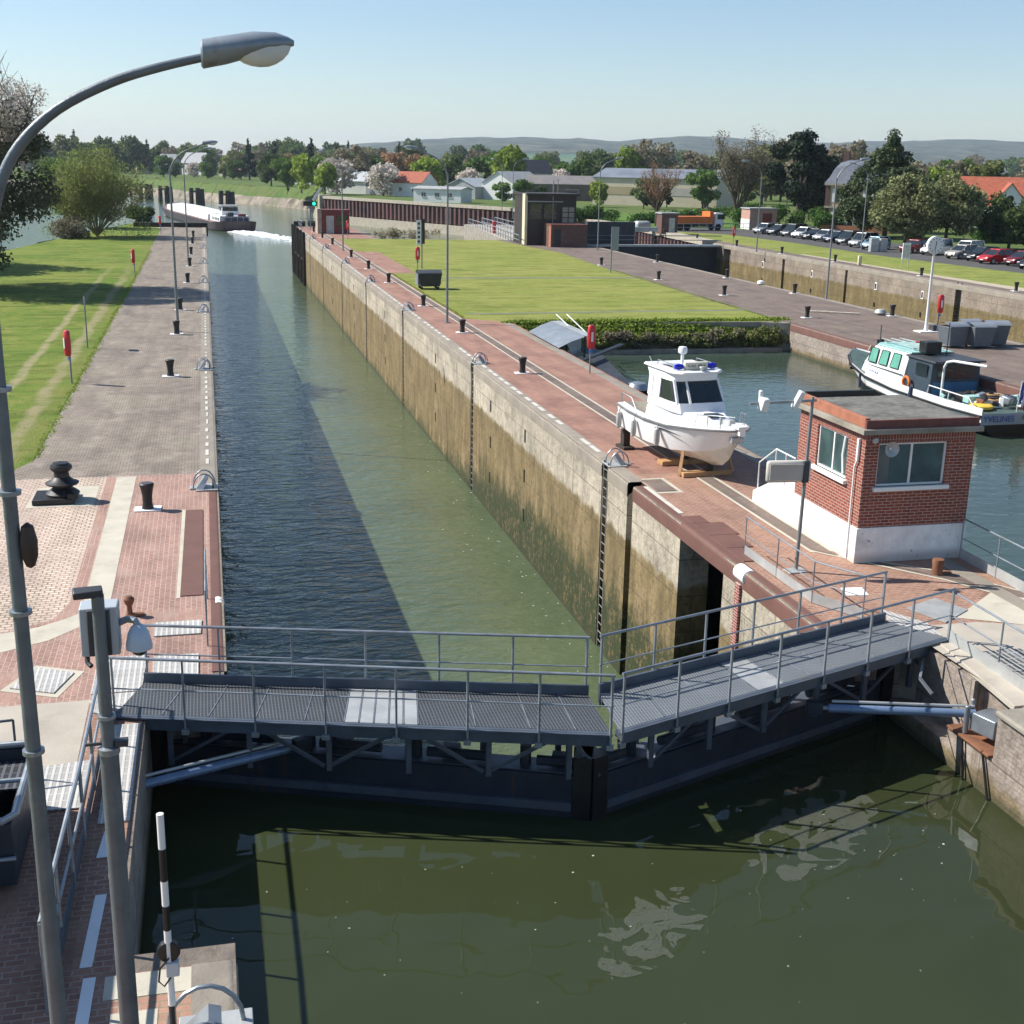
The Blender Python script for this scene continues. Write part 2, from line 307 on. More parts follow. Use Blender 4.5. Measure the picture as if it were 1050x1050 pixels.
# ---------------------------------------------------------------- mesh builder
class MB:
    def __init__(s): s.v = []; s.f = []; s.m = []
    def add(s, vs, fs, mi=0):
        o = len(s.v); s.v += [tuple(p) for p in vs]; s.f += [tuple(i + o for i in f) for f in fs]; s.m += [mi] * len(fs); return s
    def box(s, x0, x1, y0, y1, z0, z1, mi=0):
        return s.add([(x0, y0, z0), (x1, y0, z0), (x1, y1, z0), (x0, y1, z0), (x0, y0, z1), (x1, y0, z1), (x1, y1, z1), (x0, y1, z1)],
                     [(0, 3, 2, 1), (4, 5, 6, 7), (0, 1, 5, 4), (1, 2, 6, 5), (2, 3, 7, 6), (3, 0, 4, 7)], mi)
    def obox(s, c, size, rz=0, rx=0, ry=0, mi=0):
        mt = Matrix.Translation(c) @ Matrix.Rotation(rz, 4, 'Z') @ Matrix.Rotation(ry, 4, 'Y') @ Matrix.Rotation(rx, 4, 'X')
        a, b, d = [x / 2 for x in size]
        vs = [mt @ Vector(p) for p in [(-a, -b, -d), (a, -b, -d), (a, b, -d), (-a, b, -d), (-a, -b, d), (a, -b, d), (a, b, d), (-a, b, d)]]
        return s.add(vs, [(0, 3, 2, 1), (4, 5, 6, 7), (0, 1, 5, 4), (1, 2, 6, 5), (2, 3, 7, 6), (3, 0, 4, 7)], mi)
    def beam(s, p0, p1, w, h, mi=0):
        """rectangular bar between two points, h measured upward"""
        p0, p1 = Vector(p0), Vector(p1); d = (p1 - p0).normalized(); up = Vector((0, 0, 1))
        if abs(d.z) > .95: up = Vector((0, 1, 0))
        sd = d.cross(up).normalized(); u = sd.cross(d).normalized()
        vs = []
        for p in (p0, p1):
            for a, b in ((-1, -1), (1, -1), (1, 1), (-1, 1)): vs.append(p + sd * a * w / 2 + u * b * h / 2)
        return s.add(vs, [(0, 1, 2, 3), (7, 6, 5, 4), (0, 4, 5, 1), (1, 5, 6, 2), (2, 6, 7, 3), (3, 7, 4, 0)], mi)
    def cyl(s, p0, p1, r0, r1=None, n=12, mi=0, caps=True):
        return s.tube([p0, p1], [r0, r0 if r1 is None else r1], n, mi, caps)
    def tube(s, pts, r, n=8, mi=0, caps=True, closed=False):
        pts = [Vector(p) for p in pts]; k = len(pts); rs = r if isinstance(r, (list, tuple)) else [r] * k
        o = len(s.v); ref = None
        for i, p in enumerate(pts):
            if closed: d = pts[(i + 1) % k] - pts[i - 1]
            else: d = (pts[min(i + 1, k - 1)] - pts[max(i - 1, 0)])
            d = d.normalized() if d.length > 1e-9 else Vector((0, 0, 1))
            if ref is None:
                ref = Vector((0, 0, 1)) if abs(d.z) < .9 else Vector((1, 0, 0))
            a = (ref - d * ref.dot(d)).normalized(); ref = a; b = d.cross(a)
            for j in range(n):
                t = 2 * math.pi * j / n; s.v.append(tuple(p + (a * math.cos(t) + b * math.sin(t)) * rs[i]))
        for i in range(k if closed else k - 1):
            i2 = (i + 1) % k
            for j in range(n):
                j2 = (j + 1) % n; s.f.append((o + i * n + j, o + i * n + j2, o + i2 * n + j2, o + i2 * n + j)); s.m.append(mi)
        if caps and not closed:
            s.f.append(tuple(o + j for j in reversed(range(n)))); s.m.append(mi)
            s.f.append(tuple(o + (k - 1) * n + j for j in range(n))); s.m.append(mi)
        return s
    def lathe(s, prof, c=(0, 0, 0), n=20, mi=0, axis='Z'):
        o = len(s.v)
        for r, z in prof:
            for j in range(n):
                t = 2 * math.pi * j / n; a, b = r * math.cos(t), r * math.sin(t)
                if axis == 'Z': p = (a, b, z)
                elif axis == 'Y': p = (a, z, b)
                else: p = (z, a, b)
                s.v.append((c[0] + p[0], c[1] + p[1], c[2] + p[2]))
        for i in range(len(prof) - 1):
            for j in range(n):
                j2 = (j + 1) % n; q = (o + i * n + j, o + i * n + j2, o + (i + 1) * n + j2, o + (i + 1) * n + j)
                s.f.append(q if axis != 'Y' else q[::-1]); s.m.append(mi)
        s.f.append(tuple(o + j for j in reversed(range(n)))); s.m.append(mi)
        s.f.append(tuple(o + (len(prof) - 1) * n + j for j in range(n))); s.m.append(mi); return s
    def prism(s, poly, z0, z1, mi=0):
        n = len(poly); A = sum(poly[i][0] * poly[(i + 1) % n][1] - poly[(i + 1) % n][0] * poly[i][1] for i in range(n))
        if A < 0: poly = poly[::-1]
        vs = [(p[0], p[1], z0) for p in poly] + [(p[0], p[1], z1) for p in poly]
        return s.add(vs, [tuple(reversed(range(n))), tuple(range(n, 2 * n))] + [(i, (i + 1) % n, n + (i + 1) % n, n + i) for i in range(n)], mi)
    def sheet(s, poly, z, mi=0):
        n = len(poly); A = sum(poly[i][0] * poly[(i + 1) % n][1] - poly[(i + 1) % n][0] * poly[i][1] for i in range(n))
        if A < 0: poly = poly[::-1]
        return s.add([(p[0], p[1], z) for p in poly], [tuple(range(n))], mi)
    def loft(s, rings, closed=False, mi=0, cap=(False, False)):
        n = len(rings[0]); o = len(s.v)
        for r in rings: s.v += [tuple(p) for p in r]
        for i in range(len(rings) - 1):
            for j in range(n if closed else n - 1):
                j2 = (j + 1) % n; s.f.append((o + i * n + j, o + i * n + j2, o + (i + 1) * n + j2, o + (i + 1) * n + j)); s.m.append(mi)
        if cap[0]: s.f.append(tuple(o + j for j in range(n))); s.m.append(mi)
        if cap[1]: s.f.append(tuple(o + (len(rings) - 1) * n + j for j in range(n))); s.m.append(mi)
        return s
    def build(s, name, mats, parent=None, smooth=True, angle=35, bevel=0, loc=None, double=False):
        me = bpy.data.meshes.new(name); me.from_pydata(s.v, [], s.f)
        if not isinstance(mats, (list, tuple)): mats = [mats]
        for m in mats: me.materials.append(m)
        if len(mats) > 1: me.polygons.foreach_set('material_index', s.m)
        if smooth:
            me.polygons.foreach_set('use_smooth', [True] * len(s.f)); me.set_sharp_from_angle(angle=R(angle))
        me.update()
        o = bpy.data.objects.new(name, me); COL.objects.link(o)
        if parent is not None: o.parent = parent
        if loc: o.location = loc
        if bevel:
            md = o.modifiers.new('bevel', 'BEVEL'); md.width = bevel; md.segments = 2; md.limit_method = 'ANGLE'; md.angle_limit = R(40)
        return o
def tag(o, label=None, cat=None, group=None, kind=None):
    if label: o['label'] = label
    if cat: o['category'] = cat
    if group: o['group'] = group
    if kind: o['kind'] = kind
    return o
def thing(name, label, cat, loc=(0, 0, 0), rz=0, group=None):
    o = bpy.data.objects.new(name, None); COL.objects.link(o); o.location = loc; o.rotation_euler = (0, 0, rz); o.empty_display_size = .3
    return tag(o, label, cat, group)
KIDS = {}
def kids(o): return [c for c in bpy.data.objects if c.parent == o]
def dup(root, loc, rz=None, label=None, group=None, sc=None):
    r = root.copy(); COL.objects.link(r); r.location = loc
    if rz is not None: r.rotation_euler = (0, 0, rz)
    if sc is not None: r.scale = (sc, sc, sc) if not isinstance(sc, (tuple, list)) else sc
    if label: r['label'] = label
    if group: r['group'] = group
    if root not in KIDS: KIDS[root] = [(c, kids(c)) for c in kids(root)]
    for ch, gr in KIDS[root]:
        c = ch.copy(); COL.objects.link(c); c.parent = r
        for g in gr: d = g.copy(); COL.objects.link(d); d.parent = c
    return r
def struct(o): o['kind'] = 'structure'; return o
def text(name, s, size, mat, parent, loc, rot, ext=.002):
    cu = bpy.data.curves.new(name, 'FONT'); cu.body = s; cu.size = size; cu.extrude = ext; cu.align_x = 'CENTER'; cu.align_y = 'CENTER'
    t = bpy.data.objects.new('tmp', cu); COL.objects.link(t); bpy.context.view_layer.update()
    me = bpy.data.meshes.new_from_object(t); bpy.data.objects.remove(t); me.materials.clear(); me.materials.append(mat)
    o = bpy.data.objects.new(name, me); COL.objects.link(o); o.parent = parent; o.location = loc; o.rotation_euler = rot; return o
# ================================================================ SETTING
ZL, ZU = -6.1, -1.7
# gate corner points (near face of the leaves)
GL = (-1.35, 20.85); GA = (5.87, 18.05); GR = (13.05, 20.85)
w = MB().sheet([(-4000, -200), (4500, -200), (4500, 9000), (-4000, 9000)], ZL).build('river_water', water_low, smooth=False); struct(w)
w = MB().sheet([(-1.6, -60), (13.3, -60), (13.3, GR[1] + .35), (12.9, GR[1] + .1), (GA[0], GA[1] + .1), (-1.2, GL[1] + .1), (-1.6, GL[1] + .35)], ZU).build('forebay_water', water_up, smooth=False); struct(w)
w = MB().sheet([(16.9, -60), (34.3, -60), (34.3, 70.4), (16.9, 70.4)], ZU).build('basin_water', water_basin, smooth=False); struct(w)

# left bank body and its surfaces
LB = [(-1.0, -60), (-1.0, 12), (-2.2, 13.2), (-2.2, 20.4), (-1.0, 21.6), (-1.0, 173.6), (-3.5, 174), (-9.5, 186), (-13, 168), (-16, 148), (-19.2, 128), (-24, 100), (-29, 70), (-33, 20), (-33, -60)]
struct(MB().prism(LB, -9, -.012).build('left_bank_ground', oldconcrete, smooth=False))
struct(MB().sheet([(-5.45, 39.5), (-5.5, 170), (-9.5, 185.6), (-13, 167.6), (-16, 147.8), (-19.1, 128), (-23.9, 100), (-28.9, 70), (-32.9, 20), (-32.9, -60), (-5.45, -60)], 0).build('left_lawn', lawn_left, smooth=False))
def sheet(name, poly, z, m): return struct(MB().sheet(poly, z).build(name, m, smooth=False))
sheet('left_quay_paving', [(-.45, 36.8), (-.45, 173.6), (-3.6, 174), (-5.7, 178), (-5.5, 120), (-5.3, 39.5), (-6.3, 36.8)], .004, cobbles)
sheet('beige_cobble_paving', [(-6.5, 24.2), (-4.2, 24.3), (-3.35, 24.9), (-3.12, 25.9), (-3.12, 36.8), (-6.5, 36.8)], .004, beigecobbles)
sheet('red_brick_paving', [(-.25, 20.75), (-.25, 34.7), (-.45, 34.7), (-.45, 36.8), (-3.12, 36.8), (-3.12, 25.9), (-3.35, 24.9), (-4.2, 24.3), (-6.5, 24.2), (-6.5, 20.75)], .004, redpave)
sheet('pale_strip', [(-2.84, 25.2), (-2.30, 25.2), (-2.30, 36.7), (-2.84, 36.7)], .010, palestrip)
sheet('pale_curved_strip', [(-6.5, 23.0), (-5.2, 22.98), (-4.2, 23.2), (-3.3, 23.75), (-2.6, 24.6), (-2.30, 25.2), (-2.84, 25.2), (-3.1, 24.9), (-3.6, 24.5), (-4.3, 24.25), (-5.2, 24.05), (-6.5, 24.05)], .008, palestrip)
sheet('concrete_apron', [(-6.5, 18.0), (-2.3, 18.1), (-2.3, 20.6), (-1.5, 20.75), (-6.5, 20.75)], .006, concrete)
sheet('near_brick_paving', [(-6.5, -20), (-.45, -20), (-.45, 12.9), (-1.4, 12.9), (-1.4, 20.7), (-2.3, 20.6), (-2.3, 18.1), (-6.5, 18.0)], .002, herring)
sheet('front_pale_band', [(-1.5, 12.45), (-.45, 12.45), (-.45, 12.88), (-1.5, 12.88)], .008, palestrip)
sheet('front_pale_band', [(-1.4, 9.0), (-.9, 9.0), (-.9, 12.2), (-1.4, 12.2)], .008, palestrip)
for i, (a, b) in enumerate(((13.1, 14.6), (10.2, 12.9), (15.5, 16.2))): sheet('white_painted_line', [(-1.80, a), (-1.66, a), (-1.60, b), (-1.74, b)], .010, white)

# middle pier and lawn island
PIER = [(12.6, -60), (12.6, 12.2), (13.9, 13.5), (13.9, 20.2), (12.6, 21.5), (12.6, 176), (16.5, 178.5), (19.5, 176), (19.5, 151.5), (27, 151), (34, 150), (36.5, 152), (42.5, 150.5), (42.5, -60), (34.8, -60), (34.8, 69), (32.5, 70.3), (17.3, 71.2), (16.3, 70), (16.3, -60)]
struct(MB().prism(PIER, -9, -.012).build('lock_island_ground', oldconcrete, smooth=False))
sheet('pier_paving', [(12.15, 34.6), (12.15, 176), (16.4, 178.2), (19.4, 176), (19.4, 151.5), (15.2, 151.3), (14.75, 130), (17.0, 129), (16.9, 104.3), (14.75, 104), (14.72, 73.3), (17.2, 71.2), (17.1, 34.6)], .004, redpave2)
sheet('pier_brick_paving', [(12.0, 21), (12.0, 33.2), (12.15, 33.2), (12.15, 34.6), (17.1, 34.6), (17.6, 20), (17.6, -20), (13.5, -20), (13.5, 20.5)], .004, herring)
sheet('mown_lawn', [(14.75, 73.3), (14.75, 104), (16.9, 104.3), (17.0, 129), (14.75, 130), (15.2, 151.2), (34, 149.8), (36.2, 128), (34.9, 108), (34.1, 84), (33.9, 70.4), (17.2, 71.2)], 0, lawn_mid)
sheet('wide_quay_paving', [(33.9, -20), (42.75, -20), (42.75, 150), (36.6, 151.6), (34.2, 149.8), (36.2, 128), (34.9, 108), (34.1, 84)], .004, quaypave)
slab = pm('grey_green_slabs', (.15, .16, .12), .9, 0, .2, 1, .2, 20)
sheet('lawn_path', [(17.0, 99.4), (34.7, 99.2), (34.8, 100.0), (17.0, 100.2)], .006, slab)
sheet('lawn_path', [(15.4, 75.3), (34.4, 76.0), (34.4, 76.6), (15.4, 75.8)], .006, slab)
# inset channel with pale edges along the narrow quay
sheet('service_channel', [(14.05, 26.6), (14.5, 26.0), (14.5, 170), (14.05, 170)], .010, quaypave)
for x in (13.98, 14.5): sheet('channel_edge_line', [(x - .02, 26.4), (x + .07, 26.3), (x + .07, 170), (x - .02, 170)], .014, palestrip)
sheet('channel_bend', [(14.05, 26.6), (14.5, 26.0), (16.4, 24.4), (17.6, 22.4), (17.2, 21.9), (16.1, 23.9)], .011, quaypave)
sheet('channel_bend_edge', [(14.5, 26.06), (16.42, 24.44), (17.6, 22.46), (17.6, 22.36), (16.4, 24.36), (14.5, 25.98)], .015, palestrip)
sheet('channel_bend_edge', [(14.0, 26.6), (16.1, 23.92), (17.2, 21.92), (17.14, 21.88), (16.04, 23.86), (13.96, 26.52)], .015, palestrip)
sheet('concrete_apron', [(13.5, 18.5), (17.6, 17.0), (17.6, 20.4), (15.2, 21.3), (13.5, 21.3)], .007, concrete)
sheet('pale_patch', [(14.9, 21.6), (16.2, 20.9), (17.6, 22.0), (16.6, 22.9)], .012, palestrip)
sheet('white_painted_square', [(13.3, 23.3), (13.8, 23.25), (13.9, 23.75), (13.4, 23.8)], .012, whitewash)

# right-hand and far land
LAND = [(61.4, -60), (61.4, 146), (63, 180), (61, 252), (29, 322), (35, 400), (27, 425), (5, 473), (-7, 505), (-24, 562), (-60, 640), (-100, 668), (-300, 700), (-900, 800), (-3000, 2500), (-3000, 8800), (9000, 8800), (9000, -60)]
struct(MB().prism(LAND, -9, -.012).build('right_bank_ground', plain, smooth=False))
sheet('far_quay_paving', [(61.0, -20), (61.0, 146), (62.2, 175), (63.4, 175), (62.7, 127), (62.6, 107), (63.3, -20)], .004, quaypave)
sheet('sandy_verge', [(62.6, 20), (62.6, 107), (62.7, 127), (63.4, 127), (63.5, 107), (64.4, 90), (65.2, 20)], .006, sandy)
sheet('right_lawn', [(63.3, -20), (62.6, 107), (62.7, 127), (63.4, 175), (70.5, 165), (71.9, 148), (71.6, 125), (74, 103), (76, 80), (78, -20)], 0, lawn_right)
sheet('car_park_asphalt', [(70.6, 165), (71.9, 148), (71.6, 125), (74, 103), (76, 80), (78, 10), (100, 10), (98, 100), (85, 150), (84, 172), (76, 182), (64, 183), (63.4, 175)], .006, asphalt)
sheet('far_lawn', [(63.4, 183), (76, 182), (84, 176), (90, 200), (88, 235), (64, 250)], .004, grassmat('far_lawn_grass', (.09, .18, .03), (.12, .21, .04), (.16, .2, .06)))
# stone revetments on the far river bank
def bank(name, pts, out, m, zt=-.5):
    mb = MB(); rng = random.Random(5)
    top = [(x, y, -.01) for x, y in pts]; mid = [(x + out[0] * .6, y + out[1] * .6, -3.3) for x, y in pts]; bot = [(x + out[0], y + out[1], -6.6) for x, y in pts]
    for i in range(len(pts) - 1):
        k = 8; A = []; 
        for j in range(k + 1):
            t = j / k; A.append([Vector(a[i]).lerp(Vector(a[i + 1]), t) + Vector((rng.uniform(-.5, .5), rng.uniform(-.5, .5), rng.uniform(-.25, .25) if a is not top else 0)) for a in (top, mid, bot)])
        mb.loft(A)
    for i, f in enumerate(mb.f): mb.m[i] = 1 if max(mb.v[j][2] for j in f) > -1 else 0
    return struct(mb.build(name, [m, plain], smooth=False))
rev = pm('revetment_rubble', (.23, .195, .15), .95, 0, .5, .35, .8, 2, (.08, .10, .04), .1, .7)
bank('stone_revetment', [(29, 322), (35, 400), (27, 425), (5, 473), (-7, 505), (-24, 562), (-60, 640), (-100, 668), (-300, 700)], (-3, -7), rev)
bank('stone_revetment', [(-9.5, 186), (-13, 168), (-16, 148), (-19.2, 128), (-24, 100), (-29, 70), (-33, 20)], (-3, 1), rev)

# hills
def hills():
    ny, nx = 60, 220; v = []; f = []
    xs = np.linspace(-1800, 7200, nx); ys = np.linspace(1500, 8200, ny)
    from mathutils import noise as N
    prof = [(-.4, 0), (-.02, 4), (.035, 22), (.075, 36), (.11, 48), (.16, 68), (.21, 80), (.25, 88), (.30, 84), (.325, 77), (.345, 86), (.38, 101), (.43, 100), (.47, 90), (.52, 96), (.57, 104), (.65, 112), (.8, 118), (1.2, 130)]
    for y in ys:
        for x in xs:
            a = x / y; z = np.interp(a, [p[0] for p in prof], [p[1] * 1.16 for p in prof]) - 9
            t = (y - 2600) / 2400; t = max(0, min(1, t)); t = t * t * (3 - 2 * t)
            if y > 5000: t = 1 - (y - 5000) / 9000
            n1 = N.noise(Vector((x / 700, y / 700, 0))) * 10 * min(1, t * 2); n2 = N.noise(Vector((x / 60, y / 60, 3))) * 6.5 + N.noise(Vector((x / 300, y / 500, 9))) * 9 * min(1, t * 3)
            low = 8 * max(0, min(1, (y - 1700) / 800))
            v.append((x, y, -.5 + max(0, (z + 9) * t * (min(y, 5000) / 5000) ** .2) + low * (a > .1) + n1 * (.3 if y > 4500 else 1) + n2 * (1 if z > 12 else .3)))
    for j in range(ny - 1):
        for i in range(nx - 1): a = j * nx + i; f.append((a, a + 1, a + nx + 1, a + nx))
    mb = MB(); mb.add(v, f)
    m, b = newmat('wooded_hill'); p = b.pos(True); X, Y, Z = b.sep(p)
    t = b.node('ShaderNodeTexVoronoi'); b.link(p, t.inputs['Vector']); t.inputs['Scale'].default_value = .0028
    cs = b.sep(t.outputs['Color'])
    fld = b.ramp(cs[0], [(.2, (.06, .15, .06)), (.45, (.12, .17, .06)), (.6, (.24, .22, .11)), (.85, (.045, .17, .09))])
    n = b.noise(p, .012, 6, .7); wd = b.ramp(n, [(.38, (.010, .018, .010)), (.5, (.045, .06, .03)), (.62, (.14, .13, .08))])
    lower = b.math('SUBTRACT', 1, b.sstep(b.math('ADD', Z, b.math('MULTIPLY', b.noise(p, .0015, 2), 60)), 62, 70))
    isf = b.math('MULTIPLY', b.math('GREATER_THAN', cs[1], .66), lower)
    col = b.mix(isf, wd, fld); b.link(col, b.p.inputs['Base Color']); b.p.inputs['Roughness'].default_value = .95
    b.p.inputs['Specular IOR Level'].default_value = .1
    b.bump(n, 1.0, 25)
    o = mb.build('wooded_hills', m, angle=180); struct(o)
hills()

# ================================================================ LOCK WALLS
def nosing(parent, x, side, y0, y1, m, name='coping'):
    """rounded coping; side = -1: water lies to -x"""
    mb = MB(); a = []
    for yy in (y0, y1):
        wd = .26 if m is redplate else .5
        ring = [(x - side * wd, yy, -.02), (x - side * wd, yy, .016)]
        for k in range(7):
            t = R(90 - k * 15); ring.append((x + side * (-.12 + .12 * math.cos(t)) + side * .02, yy, .016 - .12 + .12 * math.sin(t)))
        ring.append((x + side * .02, yy, -.42)); a.append(ring)
    mb.loft(a, cap=(True, True)); return mb.build(name, m, parent, angle=50)
cop = pm('weathered_stone_coping', (.27, .235, .19), .85, 0, .2, 1.4, .4, 18, (.2, .17, .13), .7, .6)
copw = pm('painted_edge_blocks', (.56, .53, .47), .8, 0, .18, 3, .2, 30, (.45, .4, .33), 3, .6)
rj = random.Random(2)
def jit(a, b, s, seed): q = random.Random(seed); return [y + q.uniform(-.18, .18) for y in np.arange(a, b, s)]
def ladder_mesh(mb, y, x, side, z0, z1, w=.42):
    for s in (-1, 1): mb.box(x - .02, x + .02, y + s * w / 2 - .025, y + s * w / 2 + .025, z0, z1)
    z = z0 + .15
    while z < z1: mb.cyl((x, y - w / 2, z), (x, y + w / 2, z), .018, n=6); z += .3
def hoops(parent_name, label, x, y, side, grp):
    """arched grab hoops with a cast shoe at the head of a wall ladder"""
    t = thing(parent_name, label, 'grab hoop', (x, y, 0), 0, grp)
    mb = MB().box(-.30, .30, -.38, .38, .006, .05).obox((side * -.38, 0, .03), (.2, .3, .05)); mb.build('base_plate', galvlight, t, bevel=.01)
    for s in (-1, 1):
        pts = [(side * .16, s * .24, -.1)] + [(side * (-.08 + .30 * math.cos(R(a))), s * .24, .06 + .42 * math.sin(R(a))) for a in range(0, 181, 20)]
        MB().tube(pts, .022, 8).build('hoop', galv, t)
    MB().loft([[(-.3 * side, -.2, .05), (-.05 * side, -.1, .40), (-.05 * side, .1, .40), (-.3 * side, .2, .05)], [(-.1 * side, -.3, .05), (.05 * side, -.12, .34), (.05 * side, .12, .34), (-.1 * side, .3, .05)]], cap=(True, True)).build('shoe', galv, t)
    return t

def lockwall(name, label, x, side, y0, y1, slots, m, thick=.9, z0=-9, parts=True, copm=None):
    """vertical wall with real recesses. side=+1: water is toward +x, wall body lies to -x"""
    t = thing(name, label, 'lock wall', (0, 0, 0))
    mb = MB(); ys = [y0]; xi = x - side * thick
    cur = y0; xa, xb = sorted((x, xi))
    for (yc, wd, dep, zt) in sorted(slots):
        mb.box(xa, xb, cur, yc - wd / 2, z0, 0)
        ra, rb = sorted((x - side * dep, xi)); mb.box(ra, rb, yc - wd / 2, yc + wd / 2, z0, 0)
        if zt < 0: mb.box(xa, xb - 0.0, yc - wd / 2, yc + wd / 2, zt, 0) if False else None
        cur = yc + wd / 2
    mb.box(xa, xb, cur, y1, z0, 0)
    mb.build('wall_face', m, t, smooth=False)
    return t
RL = [35.9, 56.3, 77.8, 96.7, 114.5, 133.7, 150.5]
rs = [(y, .62, .30, 0) for y in RL] + [(33.45, .5, .5, 0), (27.9, 2.9, .85, 0)] + [(158, .5, .4, 0), (163, .8, .4, 0), (168.5, .5, .4, 0)]
rw = lockwall('lock_wall', 'tall mossy masonry wall along the right side of the narrow lock chamber', 11.75, -1, 21.6, 176, rs, wall_low)
# copings between the slots
cur = 21.6
for (yc, wd, d, z) in sorted(rs):
    if abs(yc - 27.9) < .1:
        nosing(rw, 11.75, -1, cur, 25.75, redplate); nosing(rw, 11.75, -1, 25.75, 29.9, redplate)
    else:
        nosing(rw, 11.75, -1, cur, yc - wd / 2, cop if cur > 33 else redplate)
    cur = yc + wd / 2 if abs(yc - 27.9) > .1 else 29.9
nosing(rw, 11.75, -1, cur, 176, cop)
MB().lathe([(.12, -.03), (.19, 0), (.19, .55), (.12, .58)], (11.86, 25.2, -.14), 18, axis='Y').build('white_rounded_end', whitewash, rw)
MB().box(11.68, 11.735, 25.35, 25.6, -5.9, -.35).build('gauge_board', brickmat('red_white_gauge', (.30, .05, .04), (.26, .05, .04), (.45, .36, .32), .6, .07, .012, .1), rw)
for y in RL:
    mb = MB(); ladder_mesh(mb, y, 11.78, -1, -6.6, .12); mb.build('ladder', ladderm, rw)
mb = MB()
for y0 in jit(36.5, 175, 1.15, 3):
    if any(abs(y0 - s[0]) < .6 for s in rs): continue
    ln = .75 if y0 > 40 else .95
    if rj.random() < .12: continue
    mb.box(12.02, 12.17, y0, y0 + ln, .012, .022)
mb.box(12.02, 12.15, 30.2, 33.1, .012, .022)
o = mb.build('white_edge_dashes', copw, rw, smooth=False)
mb = MB()   # small rectangular mooring pockets
for yy in (52.2, 46.0, 66, 86, 105, 124):
    for zz in (-1.0, -2.6, -4.2): mb.box(11.73, 11.76, yy, yy + .16, zz - .5, zz)
mb.build('mooring_pocket', black, rw, smooth=False)
for yy in (12.3, ):
    pass
# steel cover plates over the niche
for (a, b, x1, nth) in ((25.95, 27.0, 12.45, 'the one farthest from'), (27.02, 28.1, 12.75, 'third counted from'), (28.12, 29.2, 12.85, 'second counted from'), (29.22, 29.9, 12.5, 'the narrow one nearest to')):
    tag(MB().box(12.03, x1, a, b, .008, .03).build('steel_cover_plate', redplate, bevel=.004), 'red-brown steel plate over the wall niche, ' + nth + ' the cradled boat', 'cover plate', 'red plates over the wall niche')
tag(MB().box(12.22, 12.85, 32.5, 33.9, .006, .02).build('slot_hatch_cover', darkgrey if False else quaypave, bevel=.004), 'dark square hatch cover with pale surround beside the black wall slot', 'hatch cover')
sheet('pale_hatch_surround', [(12.20, 32.35), (12.98, 32.35), (12.98, 34.05), (12.20, 34.05)], .008, palestrip)

lw = lockwall('lock_wall', 'shaded wall along the left side of the narrow lock chamber', 0.0, 1, 21.6, 173.8, [(y, .6, .3, 0) for y in (35.0, 56.0, 77.5, 96.5, 114.5, 133.5, 150.5)], wall_low)
cur = 21.6
for y in (35.0, 56.0, 77.5, 96.5, 114.5, 133.5, 150.5, 173.8):
    e = y - .3 if y < 170 else y
    nosing(lw, 0.0, 1, cur, e, cop if cur > 30 else redplate); cur = y + .3
for y in (35.0, 56.0, 77.5):
    mb = MB(); ladder_mesh(mb, y, -.14, 1, -6.6, .2); mb.build('ladder', black, lw)
MB().lathe([(.13, 0), (.13, .35)], (-.11, 25.3, -.10), 16, axis='Y').build('white_rounded_end', whitewash, lw)
mb = MB()
for y0 in jit(38, 172, 1.2, 4):
    if rj.random() > .12: mb.box(-.32 + rj.uniform(-.02, .03), -.24, y0, y0 + rj.uniform(.4, .8), .02, .03)
mb.build('white_edge_dashes', copw, lw, smooth=False)
# forebay recess walls near the gates (upstream side)
def fore(name, label, x, side, m):
    t = thing(name, label, 'quay wall'); s = side   # side=+1: water toward +x
    def bx(a, b, y0, y1, z0=-9, z1=-.004): lo, hi = sorted((a, b)); return MB().box(lo, hi, y0, y1, z0, z1)
    bx(x, x - s * .95, 13.25, 20.85).build('recess_wall', m, t, smooth=False)
    bx(x + s * 1.3, x - s * .95, 20.85, 21.6).build('hinge_pier', m, t, smooth=False)
    bx(x + s * 1.3, x - s * .95, -60, 13.25).build('approach_wall', m, t, smooth=False)
    return t
lf = fore('forebay_wall', 'shaded quay wall stepping back beside the left gate leaf', -1.35, 1, wall_up)
nosing(lf, -.05, 1, -20, 12.9, cop)
rf = thing('forebay_wall', 'weathered concrete quay wall with niche beside the right gate leaf', 'quay wall')
mb = MB().box(13.5, 14.1, 18.75, 20.85, -9, -.09).box(13.05, 13.5, 18.75, 20.85, -9, -1.3).box(13.05, 14.1, 13.25, 17.35, -9, -.10).box(13.75, 14.1, 17.35, 18.75, -9, -.3).box(13.05, 13.75, 17.35, 18.75, -9, -.95)
mb.build('recess_wall', oldconcrete if False else wall_up, rf, smooth=False)
MB().box(11.75, 14.1, 20.85, 21.6, -9, -.004).build('hinge_pier', wall_up, rf, smooth=False)
MB().box(11.75, 14.1, -60, 13.25, -9, -.004).build('approach_wall', wall_up, rf, smooth=False)
MB().box(12.95, 14.1, 13.25, 17.33, -.10, .02).build('coping_slab', oldconcrete, rf, bevel=.04)
MB().box(12.98, 13.72, 17.4, 18.7, -.949, -.90).build('rusty_ledge', rust, rf, bevel=.01)
mb = MB().obox((13.35, 17.9, -.55), (.5, .5, .35), .3).cyl((13.1, 18.3, -.9), (13.1, 18.3, -.35), .05).cyl((13.3, 18.45, -.9), (13.3, 18.45, -.3), .04)
mb.build('cylinder_bracket', galv, rf, bevel=.02)
for (p0, p1) in (((13.0, 17.6, -.9), (12.98, 16.9, -2.6)), ((12.99, 18.2, -.95), (12.99, 17.9, -2.4))): MB().tube([p0, p1], .025).build('hydraulic_hose', black, rf)

